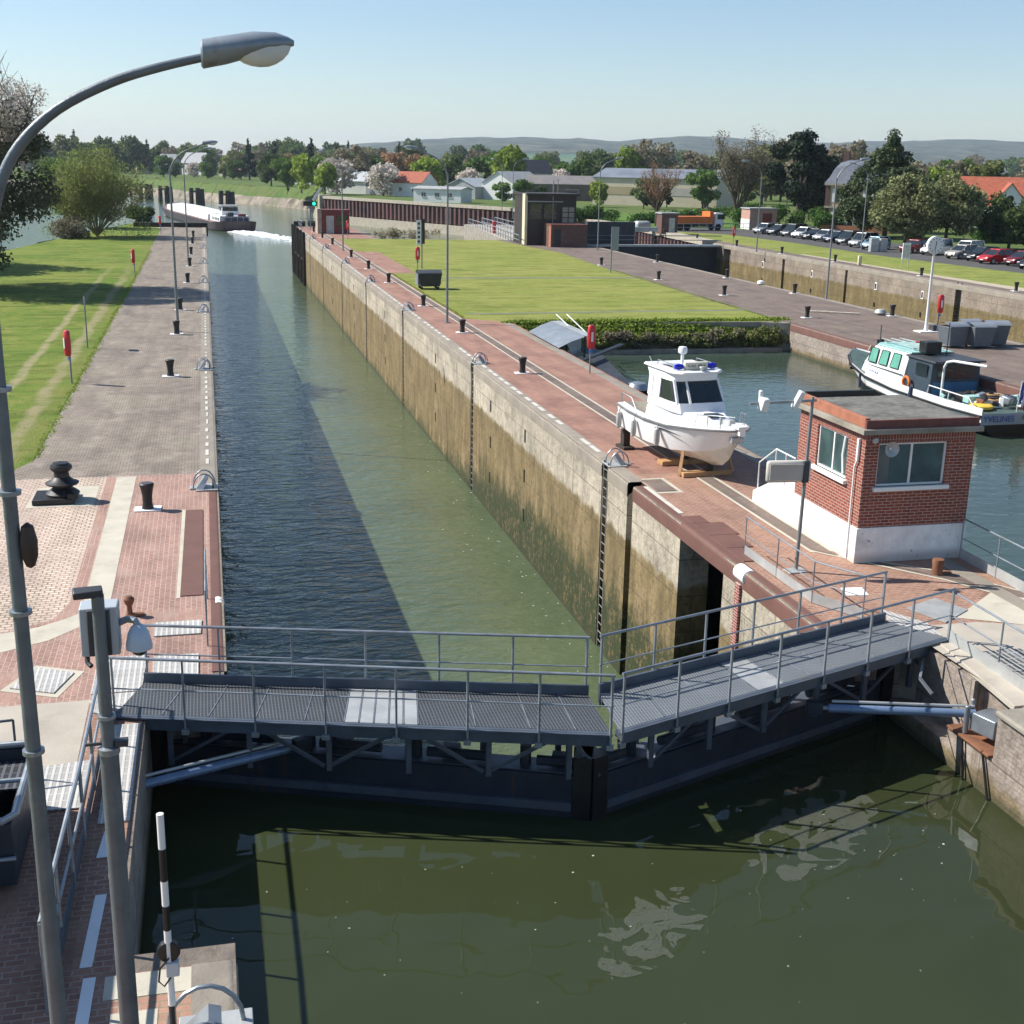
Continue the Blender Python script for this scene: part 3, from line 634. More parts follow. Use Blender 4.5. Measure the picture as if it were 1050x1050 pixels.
# basin and island walls
def wallthing(name, label, x0, x1, y0, y1, m, z1=-.004, z0=-9, copn=None, side=0):
    t = thing(name, label, 'quay wall'); MB().box(x0, x1, y0, y1, z0, z1).build('wall_face', m, t, smooth=False)
    if copn: nosing(t, x0 if side < 0 else x1, side, y0, y1, copn)
    return t
wallthing('quay_wall', 'basin side of the narrow pier below the brick hut and cradled boat', 16.3, 17.1, -60, 71, wall_up, copn=cop, side=1)
wallthing('quay_wall', 'low red-grey quay wall behind the moored workboat', 34.0, 34.8, -60, 69.2, wall_up, copn=redplate, side=-1)
wallthing('quay_wall', 'near wall of the wide lock below the grey-brown quay', 42.5, 43.3, -60, 143, wall_lock2, copn=cop, side=1)
wl = lockwall('lock_wall', 'long stained far wall of the wide lock with ladder slots', 60.5, -1, -60, 146, [(57, .7, .4, 0), (75.5, .9, .4, 0), (92.8, .9, .4, 0), (112, .5, .4, 0), (126, .6, .4, 0), (141.5, 2.2, .7, 0)], wall_lock2)
nosing(wl, 60.5, -1, -60, 146, cop)
for y in (75.5, 92.8):
    mb = MB(); ladder_mesh(mb, y, 60.55, -1, -6.5, .2, .6); mb.build('ladder', black, wl)
mb = MB()
for y in (70, 82, 98, 106, 119, 131): mb.box(60.47, 60.49, y, y + .35, -1.75, -1.05)
mb.build('white_framed_pocket', whitewash, wl, smooth=False)
mb = MB()
for y in (70, 82, 98, 106, 119, 131):
    mb.box(60.44, 60.468, y + .08, y + .27, -1.65, -1.15); mb.box(60.44, 60.468, y + .08, y + .27, -3.3, -2.9)
mb.build('mooring_pocket', black, wl, smooth=False)
mb = MB()   # end of the narrow pier with timber fender piles
t = thing('pier_end_wall', 'rounded downstream head of the pier with dark fender piles', 'quay wall')
MB().prism([(11.75, 176), (11.6, 178), (12.4, 180.3), (14.5, 181.6), (17, 181.3), (19, 179), (20.3, 176), (20.3, 150.7), (19.5, 150.7), (19.5, 176)], -9, -.004).build('end_wall', wall_low, t, smooth=False)
for yy in (157.2, 159, 162, 164, 167.5, 169.6, 172.5, 175, 178): MB().box(11.42, 11.72, yy - .16, yy + .16, -8, .35).build('fender_pile', darkwood, t)
for yy in (160, 166, 171): MB().box(11.5, 11.7, yy - 2, yy + 2, -3.2, -2.95).build('waling', darkwood, t)
o = MB().box(-9.3, .2, 174.6, 175.3, -1.2, .55).build('jetty_beam', darkwood); tag(o, 'long dark beam wall closing the far end of the left quay', 'guard wall')

# planted bank of the island above the basin
tag(MB().loft([[(x, 71.3 + .5 * math.sin(x), -.01), (x + .2, 70.6 + .3 * math.sin(x * 2.1), -.35), (x, 69.9, -1.2), (x, 69.6, -1.9)] for x in np.arange(17.2, 34.01, .7)]).build('island_bank', pm('bank_soil', (.10, .075, .045), .95, 0, .4, 2, .5, 10)), kind='structure')
o = MB().box(17.2, 33.6, 69.25, 69.6, -3, -1.45).build('kerb_beam', oldconcrete); tag(o, 'low dark concrete kerb along the foot of the planted bank', 'kerb')
# downstream end of the lawn, sheet-pile wall
def sheetpile(name, label, p0, p1, zt=0.0, parent=None):
    t = thing(name, label, 'sheet pile wall'); p0, p1 = Vector((*p0, 0)), Vector((*p1, 0)); d = p1 - p0; L = d.length; d.normalize(); nrm = Vector((d.y, -d.x, 0))
    mb = MB(); ring = []; k = 0; s = 0.0
    while s < L:
        off = 0 if k % 4 in (0, 1) else .45
        ring.append(p0 + d * s + nrm * (.9 - off)); s += (.62 if k % 2 == 0 else .22); k += 1
    mb.loft([[(p.x, p.y, -4.0) for p in ring], [(p.x, p.y, zt - .3) for p in ring]]); mb.build('pile_panels', pm('rusty_sheet_piling', (.10, .05, .045), .8, .1, .35, .25, .3, 5, (.24, .07, .055), .12, .6), t, smooth=False)
    mb = MB(); a, b = p0 - nrm * .8, p1 - nrm * .8; c0, c1 = p0 + nrm * 1.1, p1 + nrm * 1.1
    mb.prism([(a.x, a.y), (b.x, b.y), (c1.x, c1.y), (c0.x, c0.y)], zt - .35, zt + .25).build('cap_beam', stone, t)
    mb = MB(); mb.prism([(p0.x - nrm.x * .8, p0.y - nrm.y * .8), (p1.x - nrm.x * .8, p1.y - nrm.y * .8), (p1.x + nrm.x * 1.5, p1.y + nrm.y * 1.5), (p0.x + nrm.x * 1.5, p0.y + nrm.y * 1.5)], -9, -4.2).build('concrete_footing', stone, t)
    return t
sheetpile('sheet_pile_wall', 'long dark rusty sheet-pile wall with pale cap beyond the lawn', (28.8, 322), (61, 252))
sheetpile('sheet_pile_wall', 'nearer rusty sheet-pile wall running behind the control building', (61.2, 250), (63.2, 180))
sheetpile('sheet_pile_wall', 'short sheet-pile wall next to the downstream gate of the wide lock', (63.2, 179), (60.8, 147.5))
tag(MB().box(27.6, 30.6, 320.4, 323.4, -9, .5).build('abutment_block', stone, bevel=.1), 'pale stone abutment at the far left end of the sheet-pile wall', 'abutment')
# ================================================================ GATES AND FOOTBRIDGE
def leaf(name, label, P0, P1, hingeside):
    """mitre gate leaf, near face from P0 (hinge) to P1 (apex), with ribbed steel skin"""
    t = thing(name, label, 'lock gate'); a, b = Vector((*P0, 0)), Vector((*P1, 0)); d = (b - a); L = d.length; d.normalize(); n = Vector((-d.y, d.x, 0))
    if n.y < 0: n = -n
    def P(s, o, z): p = a + d * s + n * o; return (p.x, p.y, z)
    def plate(s0, s1, o0, o1, z0, z1, mb): 
        vs = [P(s0, o0, z0), P(s1, o0, z0), P(s1, o1, z0), P(s0, o1, z0), P(s0, o0, z1), P(s1, o0, z1), P(s1, o1, z1), P(s0, o1, z1)]
        mb.add(vs, [(0, 3, 2, 1), (4, 5, 6, 7), (0, 1, 5, 4), (1, 2, 6, 5), (2, 3, 7, 6), (3, 0, 4, 7)] if (d.cross(n)).z > 0 else [(0, 1, 2, 3), (7, 6, 5, 4), (4, 5, 1, 0), (5, 6, 2, 1), (6, 7, 3, 2), (7, 4, 0, 3)])
    mb = MB(); plate(0.1, L - .28, 0, .06, -8.5, -.92, mb); mb.build('skin_plate', gatepaint, t, smooth=False)
    mb = MB(); plate(.1, L - .2, .06, .55, -.98, -.90, mb); plate(.1, L - .2, .06, .6, -3.2, -3.1, mb); plate(.1, L - .2, .06, .6, -5.2, -5.1, mb); mb.build('top_girder', oldconcrete if False else steelblue, t, smooth=False)
    mb = MB()
    for s in np.arange(1.0, L - .5, 1.25): plate(s - .06, s + .06, .06, .5, -8.5, -.98, mb)
    mb.build('vertical_rib', gatepaint, t, smooth=False)
    mb = MB(); plate(L - .28, L + .02, -.06, .5, -8.5, -.55, mb); mb.build('mitre_post', black, t, smooth=False)
    mb = MB(); plate(0.0, .3, -.08, .6, -8.5, -.3, mb); mb.build('heel_post', black, t, smooth=False)
    mb = MB()
    plate(.3, L - .3, -.07, -.0, -1.55, -1.40, mb); mb.build('rubbing_beam', steelblue, t, smooth=False)
    mb = MB()  # lift gear and valves on the top girder
    r = random.Random(hingeside)
    for s in np.arange(.9, L - .9, 1.9):
        mb.cyl(P(s, .3, -.9), P(s, .3, -.55), .10, n=10); mb.cyl(P(s + .2, .22, -.78), P(s + 1.3, .22, -.78), .09, n=10)
        mb.obox(P(s + .6, .35, -.78), (.3, .2, .18), math.atan2(d.y, d.x))
    mb.build('paddle_gear', gatepaint, t, bevel=.01); return t
leaf('mitre_gate', 'dark blue-black steel left gate leaf standing in the water below the footbridge', GL, (GA[0] - .01, GA[1]), 1)
leaf('mitre_gate', 'dark blue-black steel right gate leaf below the sloping half of the footbridge', GR, (GA[0] + .03, GA[1]), 2)

DECKZ = .06
LN0, LN1, LF0, LF1 = (-1.85, 19.95), (6.08, 17.68), (-1.42, 21.25), (6.15, 19.22)
RN0, RN1, RF0, RF1 = (6.22, 17.72), (13.98, 20.50), (6.35, 19.25), (13.25, 21.62)
def bridge(name, label, N0, N1, F0, F1, seams, pale):
    t = thing(name, label, 'footbridge'); v = lambda p, z: Vector((p[0], p[1], z))
    N0v, N1v, F0v, F1v = [v(p, 0) for p in (N0, N1, F0, F1)]
    def at(f, g, z):
        a = N0v.lerp(N1v, f); b = F0v.lerp(F1v, f); q = a.lerp(b, g); return Vector((q.x, q.y, z))
    ang = math.atan2(N1v.y - N0v.y, N1v.x - N0v.x)
    # deck panels, each its own grating or plate
    fs = [0] + list(seams) + [1]
    for i in range(len(fs) - 1):
        a, b = fs[i] + .001, fs[i + 1] - .002; pl = any(p0 <= (a + b) / 2 <= p1 for p0, p1 in pale); mb = MB()
        q = [at(a, .03, DECKZ), at(b, .03, DECKZ), at(b, .97, DECKZ), at(a, .97, DECKZ)]; lo = [p - Vector((0, 0, .035)) for p in q]
        mb.add([tuple(p) for p in lo + q], [(0, 3, 2, 1), (4, 5, 6, 7), (0, 1, 5, 4), (1, 2, 6, 5), (2, 3, 7, 6), (3, 0, 4, 7)])
        mb.build('pale_deck_plate' if pl else 'grating_panel', galvlight if pl else (grating if 'left' in label else grating2), t, smooth=False)
    for s in seams: MB().beam(at(s, .03, DECKZ + .004), at(s, .97, DECKZ + .004), .016, .012).build('panel_joint', galv, t)
    # edge beams
    MB().beam(at(0, 0, -.06), at(1, 0, -.06), .07, .24).beam(at(0, -.03, .04), at(1, -.03, .04), .10, .03).build('near_edge_beam', steelblue, t, smooth=False)
    MB().beam(at(0, 1, .05), at(1, 1, .05), .05, .36).build('kick_plate', steelblue, t, smooth=False)
    MB().beam(at(0, .1, -.05), at(1, .1, -.05), .08, .14).beam(at(0, .9, -.05), at(1, .9, -.05), .08, .14).build('deck_girder', steelblue, t, smooth=False)
    for g, nm in ((0, 'near'), (1, 'far')):
        o = -.05 if g == 0 else .04
        n = 7 if g == 0 else 6
        top, mid = 1.10, .56
        for i in range(n + 1):
            f = .005 + i * .99 / n; p = at(f, g, 0); q = at(f, g + (o if g == 0 else o), 0)
            m = MB().beam((q.x, q.y, -.12), (q.x, q.y, top), .035, .05 if i not in (0, n) else .06)
            if g == 0: m.obox((q.x, q.y, -.17), (.12, .08, .09), ang)
            m.build('railing_post', galv if g == 0 or True else steelblue, t, bevel=.004)
        a, b = at(.0, g + o, top), at(1, g + o, top); MB().tube([a, b], .026, 10).build('top_rail', galv, t)
        a, b = at(.0, g + o, mid), at(1, g + o, mid); MB().tube([a, b], .014, 8).build('middle_rail', galv, t)
    # supports down to the gate leaf
    k = 0
    for f in np.arange(.1, .98, .165):
        for g in (.2, .75):
            p = at(f, g, 0); MB().beam((p.x, p.y, -.95), (p.x, p.y, -.1), .09, .09).build('support_post', steelblue, t)
        if k % 2 == 0: 
            p, q = at(f, .22, -.9), at(min(1, f + .155), .22, -.14); MB().beam(p, q, .05, .06).build('diagonal_brace', steelblue, t)
        else:
            p, q = at(f, .22, -.14), at(min(.99, f + .155), .22, -.9); MB().beam(p, q, .05, .06).build('diagonal_brace', steelblue, t)
        k += 1
    return t
bridge('footbridge', 'left half of the grey steel footbridge over the gates with white deck plates', LN0, LN1, LF0, LF1, [.095, .19, .285, .385, .465, .495, .525, .555, .585, .615, .73, .84, .93], [(.465, .615)])
bridge('footbridge', 'right half of the grey steel footbridge rising to the brick paved pier', RN0, RN1, RF0, RF1, [.12, .24, .38, .46, .54, .62, .75, .87], [(.38, .46)])
# pale landing plates and cover plates on the left quay
def plate(label, poly, z=.012, m=checker, h=.02):
    c = (sum(p[0] for p in poly) / len(poly), sum(p[1] for p in poly) / len(poly))
    return tag(MB().prism(poly, z, z + h).build('cover_plate', m, smooth=False), label, 'cover plate')
plate('large pale ribbed plate between the left quay and the footbridge deck', [(-2.3, 20.95), (-1.46, 20.95), (-1.42, 22.6), (-2.3, 22.6)], .012)
plate('pale slanting plate at the foot of the footbridge', [(-2.25, 20.2), (-1.9, 19.98), (-1.47, 20.9), (-2.28, 20.9)], .012)
plate('pale ribbed plate behind the far footbridge rail on the left quay', [(-1.3, 21.5), (-.5, 21.5), (-.5, 22.5), (-1.3, 22.5)])
plate('pale ribbed plate below the small mooring cleat', [(-1.35, 23.55), (-.46, 23.55), (-.44, 24.3), (-1.35, 24.3)])
plate('diamond shaped manhole cover in the brick paving left of the camera mast', [(-3.69, 21.48), (-3.34, 22.34), (-2.67, 21.99), (-2.93, 21.12)])
sheet('pale_manhole_surround', [(-3.85, 21.42), (-3.38, 22.5), (-2.5, 22.05), (-2.85, 20.95)], .010, palestrip)
plate('long ribbed cover plate along the edge of the left gate recess', [(-1.85, 16.4), (-1.42, 16.4), (-1.42, 19.6), (-1.85, 19.6)], .012)
plate('wide ribbed cover plate inside the slanting railing', [(-4.4, 17.0), (-2.1, 16.9), (-2.1, 18.4), (-4.4, 18.1)], .012)
plate('red-brown steel plate lying along the left coping', [(-.89, 25.85), (-.42, 25.85), (-.42, 32.7), (-.86, 32.7)], .012, redplate, .012)
sheet('pale_plate_border', [(-.97, 25.75), (-.89, 25.75), (-.86, 32.8), (-.95, 32.8)], .012, palestrip)
plate('square steel cover in the right paving near the bridge end', [(14.15, 22.3), (15.1, 22.75), (15.4, 21.95), (14.5, 21.35)], .012, galvlight)
plate('ribbed grey plate at the right end of the footbridge', [(13.3, 21.5), (14.0, 20.7), (14.1, 21.4), (13.6, 22.3)], .012)
# platform along the right recess
t = thing('overhang_platform', 'grey steel platform with mesh floor overhanging the right gate recess', 'platform', (0, 0, 0))
MB().prism([(13.36, 17.38), (14.4, 17.38), (14.4, 20.3), (13.72, 20.3)], -.08, .03).build('slab', concrete, t, bevel=.01)
MB().prism([(13.95, 17.0), (15.1, 17.0), (15.1, 19.7), (14.2, 19.7)], .035, .06).build('mesh_floor', metalgrid('expanded_mesh', (.42, .41, .38), .06, .6, .75, .1), t, smooth=False)
MB().beam((13.96, 20.35, .14), (13.86, 16.0, .14), .02, .24).build('kick_plate', galvlight, t)
MB().beam((13.6, 20.6, -.2), (12.9, 19.6, -.35), .05, .05).beam((12.9, 19.6, -.35), (13.0, 19.3, -.55), .05, .05).build('bracket_arm', galv, t)
# hydraulic rams
def ram(label, p0, p1):
    t = thing('hydraulic_ram', label, 'hydraulic ram', p0); d = Vector(p1) - Vector(p0)
    MB().cyl((0, 0, 0), d * .93, .08, n=16).build('cylinder', pm('blue_painted_cylinder' , (.17, .24, .36), .3, .2, .12, 3), t)
    MB().cyl(d * .93, d, .045, n=12).build('piston_rod', galv, t)
    MB().obox(d * 1.02, (.3, .2, .25), math.atan2(d.y, d.x)).build('end_bracket', gatepaint, t, bevel=.02)
    MB().tube([Vector((0, .05, .12)), d * .5 + Vector((0, .05, .12)), d * .9 + Vector((0, .05, .12))], .028, 8).build('hydraulic_pipe', galvlight, t)
ram('blue hydraulic ram between the left recess wall and the left gate', (-1.5, 18.9, -.75), (1.15, 19.85, -.75))
ram('blue hydraulic ram between the right wall niche and the right gate', (13.3, 18.35, -.55), (10.6, 19.25, -.6))

# railings
def railing(label, pts, h=1.05, r=.022, posts=None, m=galv, kick=0.0, name='railing', group=None, mid=True):
    t = thing(name, label, 'railing', (0, 0, 0), 0, group); V = [Vector(p) for p in pts]
    MB().tube([p + Vector((0, 0, h)) for p in V], r, 8).build('top_rail', m, t)
    if mid: MB().tube([p + Vector((0, 0, h * .52)) for p in V], r * .7, 8).build('middle_rail', m, t)
    P = []
    for i in range(len(V) - 1):
        n = max(1, round((V[i + 1] - V[i]).length / (posts or 1.6)))
        for k in range(n): P.append(V[i].lerp(V[i + 1], k / n))
    P.append(V[-1])
    for p in P: MB().tube([p, p + Vector((0, 0, h))], r * .85, 8).build('post', m, t)
    if kick:
        mb = MB()
        for i in range(len(V) - 1): mb.beam(V[i] + Vector((0, 0, kick / 2 + .02)), V[i + 1] + Vector((0, 0, kick / 2 + .02)), .012, kick)
        mb.build('kick_plate', m if m is not galv else galvlight, t)
    return t
t = railing('long grey railing with kick plate slanting past the camera mast on the left quay', [(-1.95, 20.4, 0), (-1.98, 16, 0), (-2.06, 12.4, 0)], 1.1, .03, 1.35)
MB().beam((-1.93, 20.3, .14), (-2.03, 12.4, .14), .015, .24).build('kick_plate', steelblue, t)
railing('thin dark railing at the left edge beyond the leaning lamp post', [(-4.6, 17.9, 0), (-3.1, 18.05, 0)], .95, .022, 1.2, steelblue)
railing('short railing at the edge of the left quay by the red plate', [(-.33, 22.9, 0), (-.33, 25.6, 0)], 1.1, .02, 2.7)
railing('thin railing along the right chamber edge between niche and footbridge', [(12.28, 26.5, 0), (12.30, 23.0, 0), (12.9, 21.9, 0)], .95, .018, 1.6, galv, .22)
railing('railing along the overhanging platform at the right end of the footbridge', [(14.02, 20.5, 0), (13.98, 15.5, 0)], 1.02, .022, 1.75)
railing('railing with kick plate on the basin edge right of the brick hut', [(17.35, 25.3, 0), (17.25, 20.8, 0)], 1.0, .022, 1.6, galv, .25)
MB().tube([(0, 0, 0)], .01) if False else None
# ================================================================ BRICK CONTROL HUT
def window(parent, name, c, wd, ht, axis, n=2, fr=.05, depth=.09, glassm=None, label=None, curt=True, framem=None):
    """sliding window: frame standing proud of a dark pane. axis 'x' = faces -x, 'y' = faces -y"""
    framem = framem or white
    def B(mb, u0, u1, z0, z1, d0, d1):
        if axis == 'y': mb.box(c[0] + u0, c[0] + u1, c[1] - d1, c[1] - d0, c[2] + z0, c[2] + z1)
        else: mb.box(c[0] - d1, c[0] - d0, c[1] + u0, c[1] + u1, c[2] + z0, c[2] + z1)
    p = MB(); B(p, -wd / 2 + .01, wd / 2 - .01, .01, ht - .01, .004, .02); w = p.build(name, glassm or glass, parent, smooth=False)
    m = MB(); B(m, -wd / 2, wd / 2, 0, fr, .0, depth * .6); B(m, -wd / 2, wd / 2, ht - fr, ht, 0, depth * .6); B(m, -wd / 2, -wd / 2 + fr, fr, ht - fr, 0, depth * .6); B(m, wd / 2 - fr, wd / 2, fr, ht - fr, 0, depth * .6)
    for k in range(1, n): u = -wd / 2 + wd * k / n; B(m, u - fr * .55, u + fr * .55, fr, ht - fr, 0, depth * .55)
    f = m.build('frame', framem, w, smooth=False, bevel=0); return w
hx0, hx1, hy0, hy1 = 14.6, 17.45, 25.4, 28.75
t = thing('lock_keeper_hut', 'small red-brick hut with white base and flat gravel roof at the bridge end', 'hut', (0, 0, 0))
# walls with window openings
def wall_with_hole(mb, axis, fix0, fix1, u0, u1, z0, z1, hu0, hu1, hz0, hz1):
    def B(a, b, c, d):
        if axis == 'y': mb.box(a, b, fix0, fix1, c, d)
        else: mb.box(fix0, fix1, a, b, c, d)
    B(u0, u1, z0, hz0); B(u0, u1, hz1, z1); B(u0, hu0, hz0, hz1); B(hu1, u1, hz0, hz1)
mb = MB()
wall_with_hole(mb, 'y', hy0, hy0 + .25, hx0 + .25, hx1 - .25, .87, 2.92, 14.95, 16.75, 1.86, 2.90)
wall_with_hole(mb, 'x', hx0, hx0 + .25, hy0, hy1, .87, 2.92, 26.2, 27.75, 1.86, 2.90)
mb.box(hx1 - .25, hx1, hy0, hy1, .87, 2.92); mb.box(hx0 + .25, hx1 - .25, hy1 - .25, hy1, .87, 2.92)
mb.build('brick_wall', redbrick, t, smooth=False)
mb = MB().box(hx0 + .002, hx0 + .25, hy0 + .002, hy1, 2.92, 3.14).box(hx0 + .25, hx1, hy0 + .002, hy0 + .25, 2.92, 3.14).box(hx1 - .25, hx1 - .002, hy0 + .25, hy1, 2.92, 3.14).box(hx0 + .25, hx1 - .25, hy1 - .25, hy1 - .002, 2.92, 3.14)
mb.build('soldier_course', soldier, t, smooth=False)
MB().box(hx0 - .03, hx1 + .02, hy0 - .03, hy1 + .02, 0, .87).build('white_base', hutbase, t, bevel=.012)
MB().prism([(hx0 - .02, 28.77), (hx0 - .02, 30.0), (hx0 - .02, 30.0)][:2] + [(hx0 + 1.3, 30.0), (hx0 + 1.3, 28.77)], 0, .87).build('stair_landing', whitewash, t)
mb = MB().loft([[(hx0 - .02, 30.0, 0), (hx0 - .02, 30.0, .87), (hx0 - .02, 31.2, .30), (hx0 - .02, 31.2, 0)], [(hx0 + .2, 30.0, 0), (hx0 + .2, 30.0, .87), (hx0 + .2, 31.2, .30), (hx0 + .2, 31.2, 0)]], closed=True, cap=(True, True)); mb.build('stair_cheek', whitewash, t, smooth=False)
mb = MB()
for k in range(4): mb.box(hx0 + .2, hx0 + 1.3, 30.0 + k * .3, 30.3 + k * .3, 0, .66 - k * .2)
mb.build('stair', concrete, t, smooth=False)
MB().box(hx0 + .25, hx1 - .25, hy0 + .25, hy1 - .25, .88, .9).build('floor', darkgrey, t, smooth=False)
MB().box(hx0 - .16, hx1 + .10, hy0 - .16, hy1 + .12, 3.14, 3.26).build('cornice_slab', oldconcrete, t, bevel=.008)
MB().box(hx0 - .05, hx1 + .02, hy0 - .06, hy0 + .02, 3.262, 3.46).box(hx1 - .06, hx1 + .02, hy0 + .02, hy1, 3.262, 3.33).build('roof_fascia', roofbrown, t, smooth=False)
MB().box(hx0 - .05, hx0 + .08, hy0 + .02, hy1, 3.262, 3.50).build('terracotta_kerb', brickorange, t, bevel=.01)
MB().box(hx0 + .08, hx0 + 2.0, hy1 - .1, hy1 + .0, 3.262, 3.54).build('rear_kerb', black, t, smooth=False)
MB().box(hx0 + .08, hx1 - .06, hy0 + .02, hy1 - .1, 3.262, 3.40).build('roof_deck', gravel, t, smooth=False)
w = window(t, 'window', (15.85, hy0 + .12, 1.86), 1.8, 1.04, 'y', glassm=reflectglass)
w2 = window(t, 'window', (hx0 + .10, 26.975, 1.86), 1.55, 1.04, 'x', glassm=reflectglass)
MB().box(14.99, 15.3, hy0 + .085, hy0 + .097, 1.93, 2.84).build('curtain', pm('grey_blind', (.10, .12, .12), .6, 0, .3, 2), w)
MB().tube([(hx0 + .06, 26.42, 1.95), (hx0 + .055, 26.5, 2.4), (hx0 + .06, 26.44, 2.85)], .045, 6).build('curtain', curtain, w2)
MB().tube([(hx0 + .22, 26.5, 1.95), (hx0 + .24, 26.52, 2.85)], .06, 6).build('curtain', curtain, w2)
MB().box(14.88, 16.85, hy0 - .09, hy0 + .16, 1.76, 1.86).build('window_sill', white, t, bevel=.01)
MB().box(hx0 - .10, hx0 + .12, 26.1, 27.85, 1.76, 1.86).build('window_sill', white, t, bevel=.01)
MB().tube([(hx0 - .05, 25.72, .05), (hx0 - .05, 25.72, 2.3), (hx0 - .05, 25.64, 2.45), (hx0 - .05, 25.64, 2.9)], .022, 8).build('drain_pipe', whitewash, t)
MB().box(hx0 - .07, hx0 - .01, 25.6, 25.68, 2.45, 2.98).build('pipe_box', white, t, bevel=.008)
MB().cyl((14.82, hy0 - .002, 2.98), (14.82, hy0 - .07, 2.98), .08, .07, 12).build('wall_lamp', galvlight, t, bevel=.01)
sp = MB().lathe([(.04, .02), (.045, .10), (.07, .17), (.13, .24), (.18, .28), (.172, .28), (.12, .235), (.05, .17), (.03, .16)], (15.12, 0, 2.82), 24, axis='Y')
sp.v = [(x, hy0 - .02 - y, z) for x, y, z in sp.v]; sp.build('horn_loudspeaker', galvlight, t)
MB().cyl((15.12, hy0 - .02, 2.82), (15.12, hy0 - .22, 2.82), .028, n=8).build('horn_driver', white, t)
mb = MB(); mb.tube([(14.62, 31.0, .3), (14.62, 31.0, 1.15), (14.62, 30.0, 1.75), (14.62, 28.85, 1.75)], .02, 8).tube([(14.62, 30.0, .87), (14.62, 30.0, 1.75)], .018).tube([(14.62, 29.4, .87), (14.62, 29.4, 1.75)], .016); mb.build('stair_handrail', white, t)
# sign post with camera arm
t = thing('sensor_mast', 'slim grey mast with sign box and two white cameras beside the brick hut', 'mast', (12.95, 25.1, 0))
MB().cyl((0, 0, 0), (.06, 0, 4.1), .045, .035, 12).build('pole', polegrey, t)
MB().obox((0, 0, .02), (.5, .35, .03), .1).build('base_plate', galvlight, t, bevel=.005)
MB().obox((-.38, .02, 2.40), (1.06, .14, .52), -.08).build('sign_box', pm('pale_sign_back', (.62, .57, .50), .6, 0, .1, 2), t, bevel=.09)
MB().obox((-.40, -.06, 2.40), (.9, .02, .36), -.08).build('sign_back_panel', pm('sign_back_inset', (.50, .44, .37), .7, 0, .12, 2), t)
MB().obox((-.0, -.07, 2.4), (.14, .1, .5)).build('sign_clamp', darkgrey, t, bevel=.01)
MB().beam((-1.45, 0, 3.98), (.15, 0, 4.02), .05, .06).build('camera_arm', galv, t)
MB().obox((-.32, -.05, 4.05), (.12, .16, .42), 0, .2, .35).build('camera', white, t, bevel=.02)
MB().obox((-1.15, -.08, 3.98), (.17, .2, .3), .2, .3).cyl((-1.2, 0, 4.0), (-1.2, 0, 4.28), .05).build('camera', white, t, bevel=.03)
# ================================================================ LAMPS AND POLES
def lamp(label, x, y, dirx, H=9.75, arm=2.35, near=False, r=.075, group='tall street lamps around the locks', rz=0, polem=None):
    """tapered pole whose top curves over into an arm with a cobra-head lantern; arm toward local +x"""
    t = thing('street_lamp', label, 'street lamp', (x, y, 0), rz if dirx > 0 else math.pi + rz, group)
    prof = [(0, 8.15), (.035, 8.5), (.11, 8.8), (.25, 9.05), (.49, 9.27), (.82, 9.44), (1.12, 9.54)] if near else [(0, 7.9), (.03, 8.25), (.12, 8.55), (.28, 8.83), (.52, 9.08), (.85, 9.29), (1.3, 9.47)]
    pts = [(0, 0, 0), (0, 0, 2.5)] + [(a_, 0, z_) for a_, z_ in prof]; rs = [r, r * .92] + [r * (.66 - .03 * k_) for k_ in range(len(prof))]
    pts.append((arm - (.42 if near else .55), 0, H - .08 if near else H - .08)); rs.append(r * .42)
    if near: rs = rs[:2] + [q * .86 for q in rs[2:]]
    P_, R_ = pts[:2], rs[:2]
    for i in range(2, len(pts)):     # smooth the curve
        a_, b_, c_, d_ = [Vector(pts[min(max(j, 0), len(pts) - 1)]) for j in (i - 2, i - 1, i, i + 1)]
        if i == 2: a_ = b_
        for f_ in (.25, .5, .75, 1):
            P_.append(.5 * ((2 * b_) + (c_ - a_) * f_ + (2 * a_ - 5 * b_ + 4 * c_ - d_) * f_ ** 2 + (3 * b_ - a_ - 3 * c_ + d_) * f_ ** 3)); R_.append(rs[i - 1] + (rs[i] - rs[i - 1]) * f_)
    pts, rs = P_, R_
    pm_ = polem or polegrey
    MB().tube(pts, rs, 16 if near else 8).build('pole', pm_, t)
    MB().cyl((0, 0, 0), (0, 0, .05), r * 2.6, n=12).build('base_flange', galv, t)
    hd = thing_part = None
    # lantern housing: lofted shell
    rings = []
    hs = .78 if near else 1.05
    for s, wd, up, dn in ((0, .08, .07, .10), (.015, .095, .09, .12), (.20, .12, .10, .105), (.42, .135, .11, .07), (.60, .12, .09, .04), (.70, .075, .05, .03), (.75, .03, .02, .02)):
        ring = []
        for k in range(24):
            a = 2 * math.pi * k / 24; ca, sa = math.cos(a), math.sin(a)
            ring.append((arm - .62 * hs + s * hs, wd * ca * (.9 if near else 1), H - .06 + s * .10 + (up if sa > 0 else dn) * sa * (.85 if near else 1)))
        rings.append(ring)
    h = MB().loft(rings, closed=True, cap=(True, True)).build('lantern_housing', pm('lantern_grey', (.26, .30, .34), .45, .25, .15, 6, 0, 40, (.12, .08, .06), 6, .6) if 'lantern_grey' not in MATS else MATS['lantern_grey'], t)
    rings = []
    for s, wd, dn in ((.27, .05, .03), (.30, .07, .075), (.34, .092, .105), (.40, .108, .128), (.47, .116, .142), (.54, .116, .145), (.60, .106, .132), (.66, .086, .105), (.70, .06, .07), (.72, .04, .035)):
        rings.append([(arm - .62 * hs + s * hs, wd * math.cos(R(a)) * (.9 if near else 1), H - .065 + s * .10 - dn * abs(math.sin(R(a))) * (.85 if near else 1)) for a in range(180, 361, 9)])
    MB().loft(rings, cap=(True, True)).build('glass_bowl', paleglass, h)
    return t
